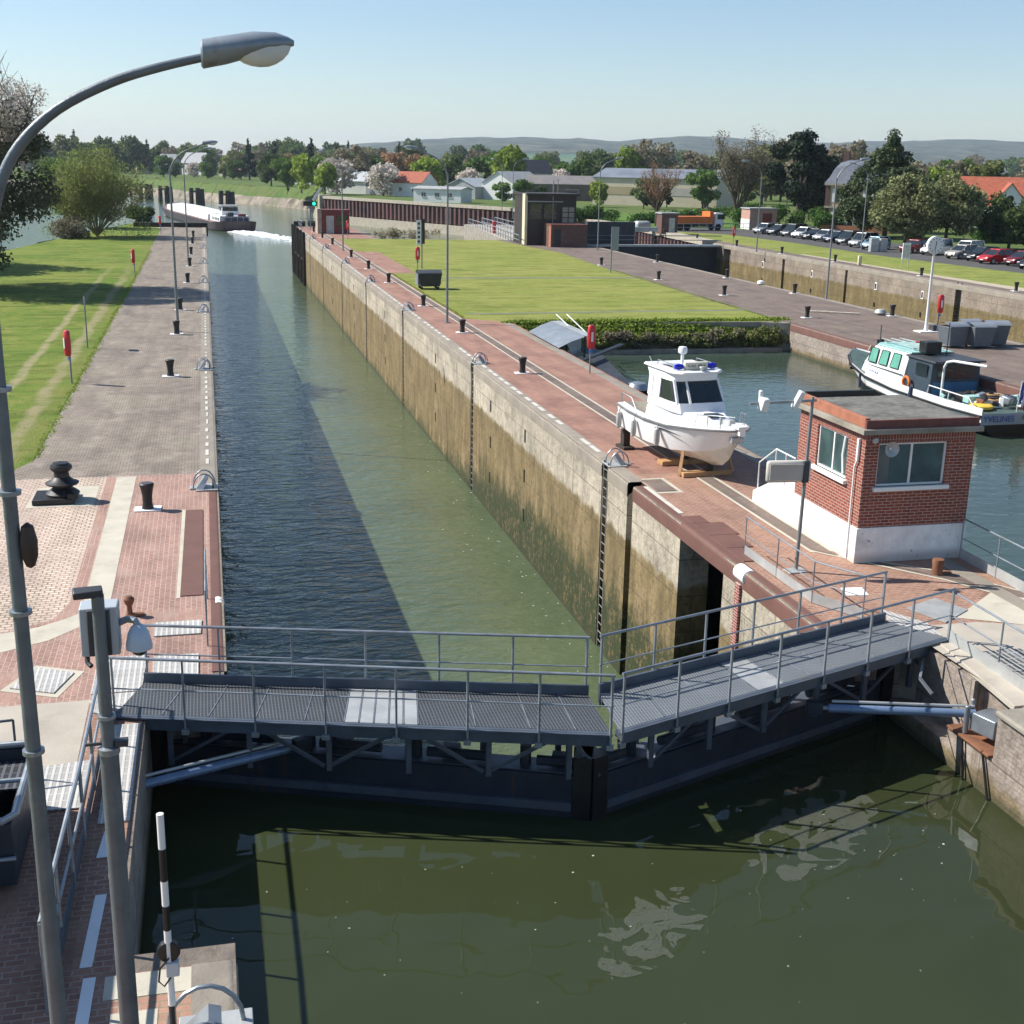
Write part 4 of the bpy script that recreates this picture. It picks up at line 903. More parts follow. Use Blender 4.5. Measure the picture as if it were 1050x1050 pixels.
L0 = lamp('large curved grey street lamp leaning over the nearest left foreground', -1.36, 8.6, 1, 9.70, 1.86, True, .070, polem=nearpole)
# clamp with dark cable box on the near pole
MB().lathe([(.0, -.17), (.03, -.15), (.055, -.08), (.06, .03), (.04, .13), (.0, .16)], (.095, -.02, 6.45), 12).build('cable_box', pm('dark_brown_box', (.05, .03, .028), .5, 0, .2, 4), L0)
mb = MB()
for z in (4.9, 5.95, 6.8, 7.5): mb.cyl((0, 0, z), (0, 0, z + .03), .076, n=16)
mb.build('pole_band', galv, L0)
L1 = lamp('nearest of the slim lamps on the left quay, arm reaching over the water', -1.7, 68.8, 1)
L2 = dup(L1, (-1.65, 114.5, 0), label='second slim lamp along the left quay, seen behind the first one')
L3 = lamp('lamp on the narrow pier beside the mown lawn, arm reaching left over the water', 13.35, 71.3, -1)
dup(L3, (13.6, 130.9, 0), label='farther lamp on the narrow pier close to the small red booth')
dup(L1, (43.1, 82.4, 0), label='lamp at the edge of the wide lock nearest to the station clock')
dup(L1, (41.5, 132.6, 0), label='far lamp beside the dark gate and brick control building')
dup(L3, (59.6, 131.2, 0), label='lamp on the far coping of the wide lock in front of the parked cars')
dup(L1, (74.0, 134.0, 0), math.pi, label='lamp standing among the trees at the edge of the car park')
dup(L1, (91.0, 190.0, 0), 0, label='distant lamp in front of the dark pines')
dup(L1, (57.5, 248.5, 0), math.pi * .8, label='distant lamp above the rusty sheet-pile wall')
dup(L1, (50.5, 210.0, 0), 0, label='distant lamp behind the lock control building')
# camera mast
t = thing('camera_mast', 'near grey steel mast with white box, hood and dome camera in the left foreground', 'mast', (-.94, 9.5, 0))
MB().cyl((0, 0, 0), (0, 0, 4.42), .082, .074, 20).build('lower_pole', nearpole, t)
MB().cyl((0, 0, 4.30), (0, 0, 5.75), .052, .048, 18).build('upper_pole', nearpole, t)
MB().lathe([(.055, 0), (.085, .0), (.085, .05), (.055, .06)], (0, 0, 4.42), 18).lathe([(.053, 0), (.07, .0), (.07, .03), (.053, .03)], (0, 0, 4.72), 18).build('collar', galv, t)
MB().obox((.10, 0, 4.50), (.10, .09, .05)).obox((-.11, 0, 4.50), (.14, .02, .03), 0, .4).build('hinge_bracket', darkgrey, t, bevel=.008)
MB().obox((-.01, .16, 5.42), (.29, .21, .40)).build('equipment_box', pm('pale_grey_cabinet', (.42, .46, .50), .45, .1, .05, 2), t, bevel=.012)
MB().obox((-.01, .045, 5.42), (.17, .03, .38)).build('mounting_bracket', darkgrey, t, bevel=.008)
MB().tube([(-.12, .12, 5.22), (-.12, .10, 5.16), (-.09, .06, 5.14)], .02, 8).build('cable_gland', darkgrey, t)
MB().obox((-.07, 0, 5.77), (.22, .12, .06), .15, .1).build('top_sensor', darkgrey, t, bevel=.012)
MB().tube([(.13, .14, 5.46), (.20, .10, 5.50), (.26, .06, 5.50), (.28, .05, 5.45)], .028, 10).build('camera_arm', galv, t)
d = MB().lathe([(.03, .17), (.055, .15), (.082, .10), (.102, 0.0), (.100, -.03), (.06, -.035)], (.28, .05, 5.30), 24).build('dome_camera', pm('dome_camera_shell', (.45, .52, .62), .35, 0, .03, 2), t)
MB().lathe([(.06, 0), (.055, -.03), (.03, -.05), (0, -.055)], (.28, .05, 5.265), 20).build('dome_lens', glass, d)
# striped barrier boom standing upright
t = thing('barrier_boom', 'raised black and white striped boom at the corner of the near left quay', 'barrier', (-.70, 11.4, 0))
mb = MB(); z = .0; k = 0
segs = [(0, .62, 1), (.62, 1.0, 0), (1.0, 1.28, 0), (1.28, 1.50, 0), (1.50, 1.78, 1), (1.78, 2.06, 0), (2.06, 2.42, 1), (2.42, 2.80, 0)]
for a, b, c in segs: mb.cyl((0, 0, a), (0, 0, b), .036, n=14, mi=c)
mb.build('pole', [white, black], t)
MB().cyl((0, -.03, 1.25), (0, .05, 1.25), .115, n=24).build('pivot_disc', black, t, bevel=.01)
MB().obox((.03, 0, 1.06), (.13, .12, .16)).build('junction_box', pm('pale_junction_box', (.55, .57, .58), .5, 0, .05, 2), t, bevel=.01)
MB().tube([(0, -.05, 1.2), (-.09, -.06, 1.1), (-.11, -.06, .95), (-.06, -.05, .88), (.01, -.04, .97)], .010, 8).build('cable', black, t)

hb = []
h0 = hoops('ladder_hoops', 'ladder hoops at the corner of the near left quay, closest to the camera', -.28, 11.45, 1, 'grab hoops at the wall ladders')
h0.scale = (1.3, 1.3, 1.1)
side_lab = {35.0: 'ladder hoops on the left quay next to the red brick paving', 56.0: 'second ladder hoops along the left quay, between two bollards', 77.5: 'third ladder hoops along the left quay'}
for y in (35.0, 56.0, 77.5): dup(h0, (-.30, y, 0), label=side_lab[y], sc=1)
for y in (96.5, 114.5, 133.5, 150.5): dup(h0, (-.30, y, 0), label='small distant ladder hoops on the left quay edge', sc=1)
hr = {35.9: 'ladder hoops on the right coping nearest to the cradled white boat', 56.3: 'ladder hoops on the right coping above the second ladder', 77.8: 'ladder hoops on the right coping above the third ladder', 96.7: 'ladder hoops on the right coping above the fourth ladder'}
for y in RL: dup(h0, (12.05, y, 0), math.pi, label=hr.get(y, 'tiny distant ladder hoops on the right coping'), sc=1)
# bollards
def bollard(label, x, y, s=1.0):
    t = thing('mooring_bollard', label, 'bollard', (x, y, 0), 0, 'black iron mooring bollards')
    MB().lathe([(.155, 0.0), (.150, .06), (.125, .18), (.130, .38), (.165, .58), (.190, .66), (.190, .69), (.165, .715)], (0, 0, .01), 20).build('post', castiron, t)
    MB().lathe([(.155, 0), (.150, .012), (.0, .02)], (0, 0, .722), 20).build('cap', pm('worn_iron_cap', (.11, .10, .095), .45, .4, .2, 5), t)
    MB().box(-.34, .34, -.24, .24, .008, .035).build('base_block', whitewash, t, smooth=False); return t
b0 = bollard('bollard standing on the left red brick paving beside the capstan', -1.83, 33.0)
LB_ = [(54.3, 'bollard on the left quay next to the red lifebuoy post'), (67.7, 'bollard at the foot of the slim lamp on the left quay'), (78.8, 'bollard just beyond the slim lamp on the left quay')]
for y, l in LB_: dup(b0, (-1.75, y, 0), label=l)
for y in (96.3, 111.3, 124.9, 140.7, 152.9): dup(b0, (-1.5, y, 0), label='small far bollard in the row on the left quay')
for y, l in ((53.3, 'nearest bollard on the narrow pier, beside the channel lines'), (67.0, 'second bollard on the narrow pier, in front of the lamp'), (79.9, 'bollard on the pier just behind the lamp pole'), (95.9, 'bollard on the pier level with the black waste container')):
    dup(b0, (13.4, y, 0), label=l)
for y in (108.3, 121.6, 140.0, 152.3, 164.6): dup(b0, (13.4, y, 0), label='small far bollard along the narrow pier')
for x, y, l in ((36.4, 71.9, 'near bollard on the wide quay left of the lamp'), (36.5, 85.4, 'bollard on the wide quay next to the lawn corner'), (42.6, 72.4, 'bollard on the wide quay close to the clock'), (35.9, 97.7, 'bollard on the wide quay casting a shadow near the path'), (35.6, 112.4, 'bollard on the wide quay near the grey panel sign')):
    dup(b0, (x, y, 0), label=l)
for x, y in ((42.6, 86.5), (42.6, 99.3), (42.4, 116.0)): dup(b0, (x, y, 0), label='bollard on the coping side of the wide quay')
for x, y in ((60.9, 152.3), (61.1, 140.2), (61.3, 128.3), (61.6, 116.6), (61.8, 100.8), (62.0, 87.3), (60.8, 164.0)): dup(b0, (x, y, 0), label='bollard on the far coping below the car park lawn')
t = thing('mooring_bollard', 'small brown bollard on the paving right of the brick hut', 'bollard', (16.12, 24.3, 0)); MB().lathe([(.13, 0), (.12, .2), (.14, .32), (.13, .36), (0, .365)], (0, 0, .01), 18).build('post', rust, t); MB().box(-.05, .35, -.05, .05, .012, .05).build('foot', rust, t)
t = thing('mooring_cleat', 'small rusty cleat with pale round head beside the camera mast', 'cleat', (-1.86, 24.85, 0)); MB().lathe([(.10, 0), (.06, .06), (.05, .2), (.10, .3), (.11, .36), (.06, .42), (0, .43)], (0, 0, .01), 16).build('post', rust, t); MB().box(-.02, .28, -.09, .09, .012, .05).build('foot', rust, t, bevel=.01)
# capstan
t = thing('rope_capstan', 'black cast-iron capstan with stepped drum on a low square plate', 'capstan', (-4.2, 34.35, 0))
sheet('whitewashed_pad', [(-4.98, 33.6), (-3.25, 33.6), (-3.25, 35.75), (-4.9, 35.75)], .010, palestrip)
MB().box(-.62, .45, -.55, .55, .012, .16).build('base_plate', castiron, t, bevel=.02)
MB().lathe([(.42, .16), (.44, .22), (.34, .30), (.25, .36), (.27, .40), (.42, .46), (.44, .50), (.30, .56), (.20, .66), (.19, .78), (.27, .86), (.29, .92), (.27, .98), (.10, 1.0)], (.12, .0, 0), 28).build('drum', castiron, t)
MB().lathe([(.22, .0), (.20, .05), (.0, .07)], (.12, 0, .99), 24).build('head_cap', castiron, t)
MB().lathe([(.16, 0), (.15, .12), (0, .14)], (.40, -.38, .16), 14).build('foot_pedal', castiron, t)
# lifebuoy posts
def buoy(label, x, y, rz=0):
    t = thing('lifebuoy_post', label, 'lifebuoy post', (x, y, 0), rz, 'red lifebuoy cases on posts')
    MB().cyl((0, 0, 0), (0, 0, 2.0), .035, n=8).build('post', polegrey, t)
    rings = []
    for z, k in ((1.12, .6), (1.2, .92), (1.5, 1), (1.85, 1), (2.1, .9), (2.17, .55)): rings.append([(.20 * k * math.cos(2 * math.pi * a / 12), -.08 + .13 * k * math.sin(2 * math.pi * a / 12), z) for a in range(12)])
    MB().loft(rings, closed=True, cap=(True, True)).build('lifebuoy_case', red, t)
    MB().obox((0, -.222, 1.66), (.08, .012, .42)).build('white_marking', white, t)
    MB().obox((0, -.05, 1.0), (.16, .03, .14)).build('instruction_plate', pm('blue_plate', (.05, .18, .45), .5, 0, .1, 2) if 'blue_plate' not in MATS else MATS['blue_plate'], t); return t
y0 = buoy('red lifebuoy case on a post at the left lawn edge, nearest to the camera', -5.62, 53.1, -.9)
dup(y0, (-5.45, 100.4, 0), -.9, label='red lifebuoy case on a post halfway along the left lawn edge')
dup(y0, (-5.3, 158.3, 0), -.9, label='distant red lifebuoy case at the end of the left quay')
dup(y0, (16.4, 52.9, 0), 0, label='large red lifebuoy case on the narrow pier beside the corrugated roof')
dup(y0, (16.95, 104.0, 0), 0, label='red lifebuoy case behind the black waste container')
dup(y0, (16.1, 149.3, 0), 0, label='distant red lifebuoy case beside the small booth at the pier end')
dup(y0, (61.2, 141.5, 0), 0, label='red and white lifebuoy case on the far side of the wide lock')
dup(y0, (41.0, 64.6, 0), 0, label='red lifebuoy case mounted low beside the clock post')
# thin sign posts
t = thing('sign_post', 'thin grey post with an edge-on sign at the left lawn edge', 'sign', (-5.83, 63.1, 0)); MB().cyl((0, 0, 0), (0, 0, 2.5), .035, n=8).build('post', polegrey, t); MB().box(-.01, .01, -.3, .3, 2.0, 2.45).build('sign_plate', galvlight, t)
t = thing('level_board', 'tall white and black level board on a post in the lawn', 'sign', (18.1, 109.0, 0)); MB().cyl((.05, 0, 0), (.05, 0, 3.3), .06, n=8).build('post', green if False else polegrey, t); MB().box(-.42, -.02, -.05, 0, 2.0, 4.1).build('white_panel', white, t); MB().box(.0, .30, -.05, 0, 2.1, 4.2).build('black_panel', black, t)
mb = MB()
for k in range(5): mb.obox((-.22, -.06, 2.3 + k * .38), (.2, .01, .2))
mb.build('panel_marking', darkgrey, t)
t = thing('panel_sign', 'grey rectangular panel on a slim pole at the edge of the wide quay', 'sign', (33.9, 104.3, 0)); MB().cyl((0, 0, 0), (0, 0, 3.9), .06, n=8).build('post', polegrey, t); MB().box(.05, .62, -.03, .0, 1.9, 3.9).build('panel', pm('grey_panel', (.25, .28, .28), .6, 0, .1, 1), t)
# station clock
t = thing('quay_clock', 'round white double-faced clock on a white post at the edge of the wide lock', 'clock', (40.45, 64.9, 0))
MB().lathe([(.14, 0), (.12, .1), (.085, .4), (.07, 4.4), (.10, 4.45)], (0, 0, 0), 14).build('post', white, t)
MB().box(-.6, .6, -.45, .35, .01, .06).build('base_plate', whitewash, t)
MB().obox((.75, .1, .2), (.7, .5, .35)).build('dark_cabinet', darkgrey, t, bevel=.03)
c = MB().lathe([(.44, -.12), (.5, -.09), (.5, .09), (.44, .12)], (0, 0, 4.95), 32, axis='Y').build('clock_case', white, t)
mb = MB()
for k in range(12):
    a = 2 * math.pi * k / 12; mb.obox((.37 * math.sin(a), -.128, 4.95 + .37 * math.cos(a)), (.035, .006, .09), 0, 0, a)
mb.build('hour_mark', black, c)
mb = MB(); 
for a, l, w_ in ((R(5), .22, .045), (R(190), .30, .03)): mb.beam((0, -.132, 4.95), (l * math.sin(a), -.132, 4.95 + l * math.cos(a)), w_, .008)
mb.build('clock_hand', black, c)
# ================================================================ BOATS
def hull(mb_list, st):
    """st: stations (x, half beam deck, half beam chine, chine z, keel z, sheer z). returns topsides and bottom rings"""
    top = []; bot = []
    for (x, b, c, cz, kz, sz, xr) in st:
        top.append([(x + xr, b, sz), (x + xr * .6, b * .5 + c * .5 + (b - c) * .12, (sz + cz) / 2), (x, c, cz)])
        bot.append([(x, c, cz), (x - xr * .2, c * .5, kz * .62 + cz * .38), (x - xr * .4, 0, kz), (x - xr * .2, -c * .5, kz * .62 + cz * .38), (x, -c, cz)])
    return top, bot
t = thing('cabin_cruiser', 'white cabin cruiser propped up on timber supports on the narrow pier', 'boat', (14.30, 35.75, 0), R(-84)); t.scale = (.96, .96, .98)
st = [(-3.0, 1.12, 1.0, .72, .52, 1.50, 0), (-2.0, 1.22, 1.08, .68, .44, 1.46, 0), (-.6, 1.27, 1.10, .66, .38, 1.45, 0), (.8, 1.24, .98, .70, .35, 1.52, .05), (1.9, 1.02, .66, .84, .38, 1.63, .12), (2.6, .66, .32, 1.02, .52, 1.71, .22), (3.0, .30, .10, 1.2, .78, 1.76, .30), (3.1, .06, .01, 1.38, 1.1, 1.78, .34)]
top, bot = hull(None, st)
h = MB().loft(top).loft([[(-p[0] if False else p[0], -p[1], p[2]) for p in r][::-1] for r in top]).build('hull', gel, t, angle=50)
MB().loft(bot).add([(-3.0, 1.12, 1.5), (-3.0, 1.0, .72), (-3.0, .5, .6), (-3, 0, .52), (-3, -.5, .6), (-3.0, -1.0, .72), (-3.0, -1.12, 1.5)], [(0, 1, 2, 3, 4, 5, 6)]).build('hull_bottom', gelstain, t, angle=50)
rr = [(p[0][0], p[0][1] + .02, p[0][2] - .03) for p in top]; MB().tube(rr + [(x, -y, z) for x, y, z in rr[::-1]], .035, 6).build('rubbing_strake', pm('grey_rubber', (.16, .16, .16), .6), t)
rr = [(p[1][0], p[1][1] + .01, p[1][2] + .06) for p in top]; MB().tube(rr, .012, 5).build('boot_stripe', MATS['grey_rubber'], t)
# deck
dk = [[(p[0][0], p[0][1] - .03, p[0][2] - .0), (p[0][0], 0, p[0][2] + (.05 if p[0][0] > -.6 else -.0)), (p[0][0], -p[0][1] + .03, p[0][2])] for p in top[2:]]
MB().loft(dk).build('foredeck', gel, t)
mb = MB().box(-3.0, -1.0, -.95, .95, .95, 1.0).loft([[(p[0][0], p[0][1] - .01, p[0][2]), (p[0][0], p[0][1] - .28, p[0][2] + .02), (p[0][0], p[0][1] - .30, 1.0)] for p in top[:3]]).loft([[(p[0][0], -p[0][1] + .01, p[0][2]), (p[0][0], -p[0][1] + .28, p[0][2] + .02), (p[0][0], -p[0][1] + .30, 1.0)] for p in top[:3]]); mb.build('cockpit', gel, t)
# trunk cabin + wheelhouse
def shell(z, x0, x1, w, k=.8, taper=0.0): return [(x0, w, z), (x0 + (x1 - x0) * .7, w * (1 - taper * .4), z), (x1 - .05, w * k, z), (x1, w * k * .6, z), (x1, -w * k * .6, z), (x1 - .05, -w * k, z), (x0 + (x1 - x0) * .7, -w * (1 - taper * .4), z), (x0, -w, z)]
MB().loft([shell(1.45, -1.1, 2.5, .98, .55, .5), shell(1.75, -1.1, 2.2, .92, .5, .4), shell(1.90, -1.1, 1.8, .84, .5, .3)], closed=True, cap=(False, True)).build('trunk_cabin', gel, t, bevel=.02)
MB().loft([shell(1.85, -1.15, 1.15, .90, .9), shell(2.15, -1.15, .98, .88, .9)], closed=True).loft([shell(2.76, -1.25, .52, .82, .92), shell(2.95, -1.35, .50, .84, .92), shell(3.05, -1.35, .46, .82, .92)], closed=True, cap=(True, True)).build('wheelhouse', gel, t, bevel=.02)
MB().loft([shell(2.13, -1.1, .95, .86, .9), shell(2.78, -1.15, .50, .81, .92)], closed=True).build('dark_glazing', glass, t)
mb = MB()
for s in (-1, 1):
    mb.beam((.84, s * .80, 2.12), (.44, s * .76, 2.80), .07, .09); mb.beam((-.55, s * .885, 2.10), (-.55, s * .83, 2.8), .5, .04); mb.beam((-1.0, s * .88, 2.12), (-1.0, s * .83, 2.8), .3, .05)
mb.beam((.99, -.42, 2.13), (.52, -.38, 2.78), .07, .04); mb.build('window_pillar', gel, t)
mb = MB().loft([[(-1.5, .86, 3.0), (-1.5, .92, 3.04), (-1.5, .86, 3.10), (-1.5, -.86, 3.10), (-1.5, -.92, 3.04), (-1.5, -.86, 3.0)], [(.5, .86, 3.0), (.5, .92, 3.04), (.5, .86, 3.10), (.5, -.86, 3.10), (.5, -.92, 3.04), (.5, -.86, 3.0)], [(.75, .6, 3.0), (.78, .66, 3.03), (.75, .6, 3.06), (.75, -.6, 3.06), (.78, -.66, 3.03), (.75, -.6, 3.0)]], closed=True, cap=(True, True)).build('roof', gel, t)
MB().loft([[(-1.0, .55, 3.10), (-1.0, -.55, 3.10)], [(-.3, .6, 3.16), (-.3, -.6, 3.16)], [(.25, .4, 3.10), (.25, -.4, 3.10)]]).build('roof_hatch', pm('grey_hatch', (.4, .42, .45), .4, 0, .05, 2), t)
sb = MB().obox((.38, 0, 3.22), (.16, .80, .22)).build('roof_sign', pm('cream_sign', (.66, .62, .50), .5, 0, .05, 2), t, bevel=.01)
text('sign_lettering', 'N 463  489 A', .11, darkgrey, sb, (.465, 0, 3.22), (R(90), 0, R(90)))
for s in (-1, 1): MB().lathe([(.0, -.16), (.07, -.14), (.095, 0), (.07, .14), (0, .16)], (.36, s * .58, 3.20), 14, axis='Y').build('blue_beacon', beaconblue, t)
MB().cyl((-.55, .0, 3.1), (-.55, 0, 3.48), .055, n=10).lathe([(.10, 0), (.15, .04), (.15, .16), (.12, .22), (0, .24)], (-.55, 0, 3.46), 20).build('radar_dome', gel, t)
MB().lathe([(.02, 0), (.07, .02), (.10, .1), (.09, .12), (0, .13)], (.62, .12, 3.10), 14).cyl((.6, .12, 3.06), (.6, .12, 3.12), .03).build('searchlight', galvlight, t)
for s in (-1, 1): MB().tube([(-.9, s * .7, 3.1), (-.9, s * .7, 3.25), (.1, s * .7, 3.25), (.3, s * .7, 3.1)], .015, 6).build('grab_rail', galv, t)
MB().obox((-1.2, -.8, 3.2), (.02, .02, .25), 0, .5).build('antenna', white, t)
for s in (-1, 1):
    pts = [(2.0, s * .78, 1.68), (2.1, s * .76, 2.02), (2.9, s * .48, 2.12), (3.35, s * .15, 2.14)]; m_ = MB().tube(pts, .016, 6)
    for px_, py_ in ((2.5, .62), (2.95, .42)): m_.cyl((px_, s * py_, 1.72), (px_, s * (py_ - .02), 2.1), .012, n=6)
    m_.build('pulpit_rail', galv, t)
MB().obox((3.38, 0, 1.86), (.5, .34, .10)).obox((3.5, 0, 1.72), (.2, .2, .2)).build('bow_platform', gel, t, bevel=.02)
MB().obox((3.30, -.02, 1.45), (.14, .42, .16)).cyl((3.28, 0, 1.3), (3.45, 0, 1.85), .03).build('anchor', galvlight, t, bevel=.02)
MB().obox((1.75, 0, 1.915), (.42, .5, .05)).build('deck_hatch', glass, t, bevel=.02)
MB().obox((2.45, .2, 1.82), (.3, .2, .15)).cyl((2.5, -.15, 1.78), (2.5, -.15, 1.98), .05).build('windlass', galvlight, t, bevel=.01)
for s in (-1,):
    mb = MB(); pts = [(.2, s * 1.235, 1.30), (.7, s * 1.225, 1.37), (1.2, s * 1.18, 1.36), (1.7, s * 1.07, 1.30)]
    mb.loft([[(x, y * 1.012, z), (x, y * 1.008, z - .07 * (1 - abs(x - .9)))] for x, y, z in pts]); mb.build('side_vent_stripe', darkgrey, t)
fm = pm('grey_fender', (.42, .42, .41), .5, 0, .15, 4)
for x, y, z in ((-2.6, 1.22, 1.0), (-1.2, 1.32, 1.0), (.5, 1.30, 1.05)):
    f = MB().lathe([(.02, .3), (.08, .24), (.095, .1), (.095, -.15), (.07, -.26), (0, -.3)], (x, -y, z), 12).build('fender', fm, t); MB().tube([(x, -y, z + .3), (x, -y + .1, 1.5)], .01, 5).build('fender_line', darkgrey, f)
MB().obox((-2.3, .35, 1.62), (.5, .6, .30), 0, 0, .1).build('yellow_cushion', yellow, t, bevel=.05)
for s in (-1, 1): MB().tube([(-2.9, s * 1.0, 1.5), (-2.9, s * 1.0, 1.85), (-1.9, s * 1.1, 1.85), (-1.5, s * 1.1, 1.5)], .016, 6).build('stern_rail', galv, t)
MB().box(-.25, .25, -.5, .5, .0, .15).box(-.12, .12, -.15, .15, .15, .5)
def prop(px, py, blk):
    w_ = MB().box(px - .35, px + .35, py - .20, py + .20, 0, .10).box(px - .14, px + .14, py - .12, py + .12, .10, .66); return w_.build('support_block', darkwood, t, bevel=.01)
prop(-2.6, -.95, 0); prop(-2.6, .6, 0)
MB().box(-.2, .2, -.9, .9, .01, .16).build('keel_beam', wood, t, bevel=.01); MB().box(1.5, 1.8, -.95, .75, .01, .16).build('keel_beam', wood, t, bevel=.01)
MB().beam((1.6, -1.0, .05), (1.3, -.72, .95), .10, .06).build('timber_shore', wood, t); MB().beam((1.6, .9, .05), (1.3, .72, .9), .1, .06).build('timber_shore', wood, t)
MB().box(-.1, .1, -.1, .1, .165, .37).build('keel_chock', darkwood, t); MB().box(1.55, 1.75, -.1, .1, .165, .40).build('keel_chock', darkwood, t)

# moored workboat in the basin
t = thing('workboat', 'white and black workboat with mint green windows moored along the basin wall', 'boat', (32.35, 51.4, ZU), R(91.5))
st = [(-6.3, 1.45, 1.40, .55, -.4, 1.0, -.1), (-4, 1.65, 1.6, .5, -.5, .98, 0), (0, 1.75, 1.7, .5, -.6, 1.05, 0), (2.6, 1.65, 1.5, .6, -.6, 1.22, .05), (4.4, 1.3, .95, .75, -.5, 1.48, .15), (5.5, .75, .4, .95, -.2, 1.72, .3), (6.0, .25, .08, 1.2, .2, 1.85, .4), (6.1, .04, .01, 1.4, .6, 1.9, .42)]
top, bot = hull(None, st)
mir = lambda r: [(p[0], -p[1], p[2]) for p in r][::-1]
MB().loft(top).loft([mir(r) for r in top]).build('hull', white, t, angle=50)
MB().loft(bot).add([(-6.3, 1.40, .55), (-6.3, .7, -.1), (-6.3, 0, -.4), (-6.3, -.7, -.1), (-6.3, -1.4, .55)], [(0, 1, 2, 3, 4)]).build('hull_bottom', black, t, angle=50)
tr = MB().add([(-6.41, 1.45, 1.0), (-6.32, 1.4, .5), (-6.32, -1.4, .5), (-6.41, -1.45, 1.0)], [(0, 1, 2, 3)]).build('transom', pm('pale_blue_grey', (.42, .46, .52), .5, 0, .08, 2), t)
text('transom_lettering', 'YVELINES', .36, blue, tr, (-6.44, .62, .76), (R(90), 0, R(-90))); text('transom_lettering', 'PARIS', .28, darkgrey, tr, (-6.44, -.85, .78), (R(90), 0, R(-90)))
for s in (1, -1):
    rr = [(p[0][0], s * (p[0][1] + .03), p[0][2] - .12) for p in top]; MB().tube(rr, .06, 6).build('rubbing_strake', black, t)
    rr = [(p[2][0], s * (p[2][1] + .03), p[2][2] + .02) for p in top]; MB().tube(rr, .05, 6).build('black_band', black, t)
MB().loft([[(p[0][0], p[0][1] - .05, p[0][2] - .06), (p[0][0], 0, p[0][2]), (p[0][0], -p[0][1] + .05, p[0][2] - .06)] for p in top]).build('deck', pm('dark_green_deck', (.06, .10, .09), .7, 0, .2, 2), t)
# bulwark
for s in (1, -1): MB().loft([[(p[0][0], s * p[0][1], p[0][2] - .05), (p[0][0], s * p[0][1], p[0][2] + .22), (p[0][0], s * (p[0][1] - .07), p[0][2] + .22), (p[0][0], s * (p[0][1] - .07), p[0][2] - .05)] for p in top[:4]]).build('bulwark', white, t)
def cab(z, x0, x1, w, k): return [(x0, w, z), (x1 - .4, w * .97, z), (x1, w * k, z), (x1, -w * k, z), (x1 - .4, -w * .97, z), (x0, -w, z)]
cb = MB().loft([cab(1.0, -.2, 4.1, 1.38, .5), cab(1.75, -.2, 3.75, 1.32, .55), cab(2.55, -.2, 3.2, 1.15, .65), cab(2.62, -.1, 3.0, 1.05, .65)], closed=True, cap=(False, True)).build('cabin', white, t, bevel=.02)
MB().loft([cab(2.625, -.3, 3.1, 1.12, .65), cab(2.68, -.3, 3.05, 1.10, .65)], closed=True, cap=(False, True)).build('turquoise_roof', turq, t)
for s in (1, -1):
    for x0 in (.35, 1.35, 2.3):
        yy0, yy1 = 1.31 * s, 1.175 * s; a0, a1 = x0, x0 + .72
        pw = MB().loft([[(a0, yy0 + .025 * s, 1.82), (a1, yy0 + .025 * s * (1 if x0 < 2 else .2), 1.82)], [(a0 + .02, yy1 + .02 * s, 2.46), (a1 - .08, yy1 + .02 * s, 2.46)]]).build('cabin_window', mint, cb, smooth=False)
        MB().tube([(a0, yy0 + .03 * s, 1.80), (a1, yy0 + .03 * s, 1.80), (a1 - .08, yy1 + .03 * s, 2.48), (a0 + .02, yy1 + .03 * s, 2.48), (a0, yy0 + .03 * s, 1.80)], .022, 5).build('window_seal', black, pw)
MB().tube([(-.2, 1.41, 1.62), (3.6, 1.25, 1.62)], .025, 5).build('cabin_trim', darkgrey, t)
text('hull_lettering', 'CBM', .42, blue, t, (2.15, 1.50, 1.30), (R(90), 0, R(180)), .004)
for x, z in ((4.55, 1.45), (5.05, 1.55)): MB().cyl((x, 1.0, z - .25), (x, 1.35 if x < 5 else 1.12, z - .25), .07, n=10).build('porthole', black, t)
mb = MB()
for s in (-.6, 0, .6): mb.tube([(-.2, s, 2.82), (3.3, s * .8, 2.82)], .03, 6)
for x in (.2, 2.6): mb.tube([(x, -.75, 2.78), (x, .75, 2.78)], .03, 6).tube([(x, .6, 2.66), (x, .6, 2.8)], .02).tube([(x, -.6, 2.66), (x, -.6, 2.8)], .02)
mb.build('roof_rack', galvlight, t)
MB().obox((-.5, .3, 2.95), (.6, .8, .5)).build('dark_roof_box', black, t, bevel=.02)
MB().cyl((.8, 0, 2.68), (.8, 0, 2.95), .04).obox((.8, 0, 2.98), (.1, .5, .06)).build('red_lamp', red, t)
mb = MB()
for p in (((-.9, -.3, 2.6), (-.9, -.3, 4.1)), ((4.6, -.2, 1.6), (4.6, -.2, 3.3))): mb.tube(p, .025, 6)
mb.build('mast', darkgrey, t)
wh = MB().loft([cab(1.0, -2.2, -.22, 1.3, .98), cab(2.5, -2.2, -.22, 1.2, .98)], closed=True).build('wheelhouse', pm('dark_blue_shelter', (.035, .055, .075), .5, 0, .2, 2), t, smooth=False)
MB().loft([cab(2.5, -2.5, -.1, 1.3, .98), cab(2.58, -2.5, -.1, 1.28, .98)], closed=True, cap=(True, True)).build('wheelhouse_roof', darkgrey, t)
MB().box(-2.22, -2.19, -.95, .95, 1.75, 2.35).box(-1.9, -1.0, 1.255, 1.275, 1.8, 2.35).build('wheelhouse_window', glass, t, smooth=False)
MB().box(-2.215, -2.195, -1.15, 1.15, 1.0, 1.6).build('blue_panel', pm('faded_blue', (.05, .16, .28), .6, 0, .15, 2), t, smooth=False)
MB().tube([(-2.6, .9, 1.0), (-2.6, .9, 2.35), (-2.75, .88, 2.6), (-3.1, .8, 2.7), (-4.8, .3, 2.72)], .06, 10).build('davit', white, t)
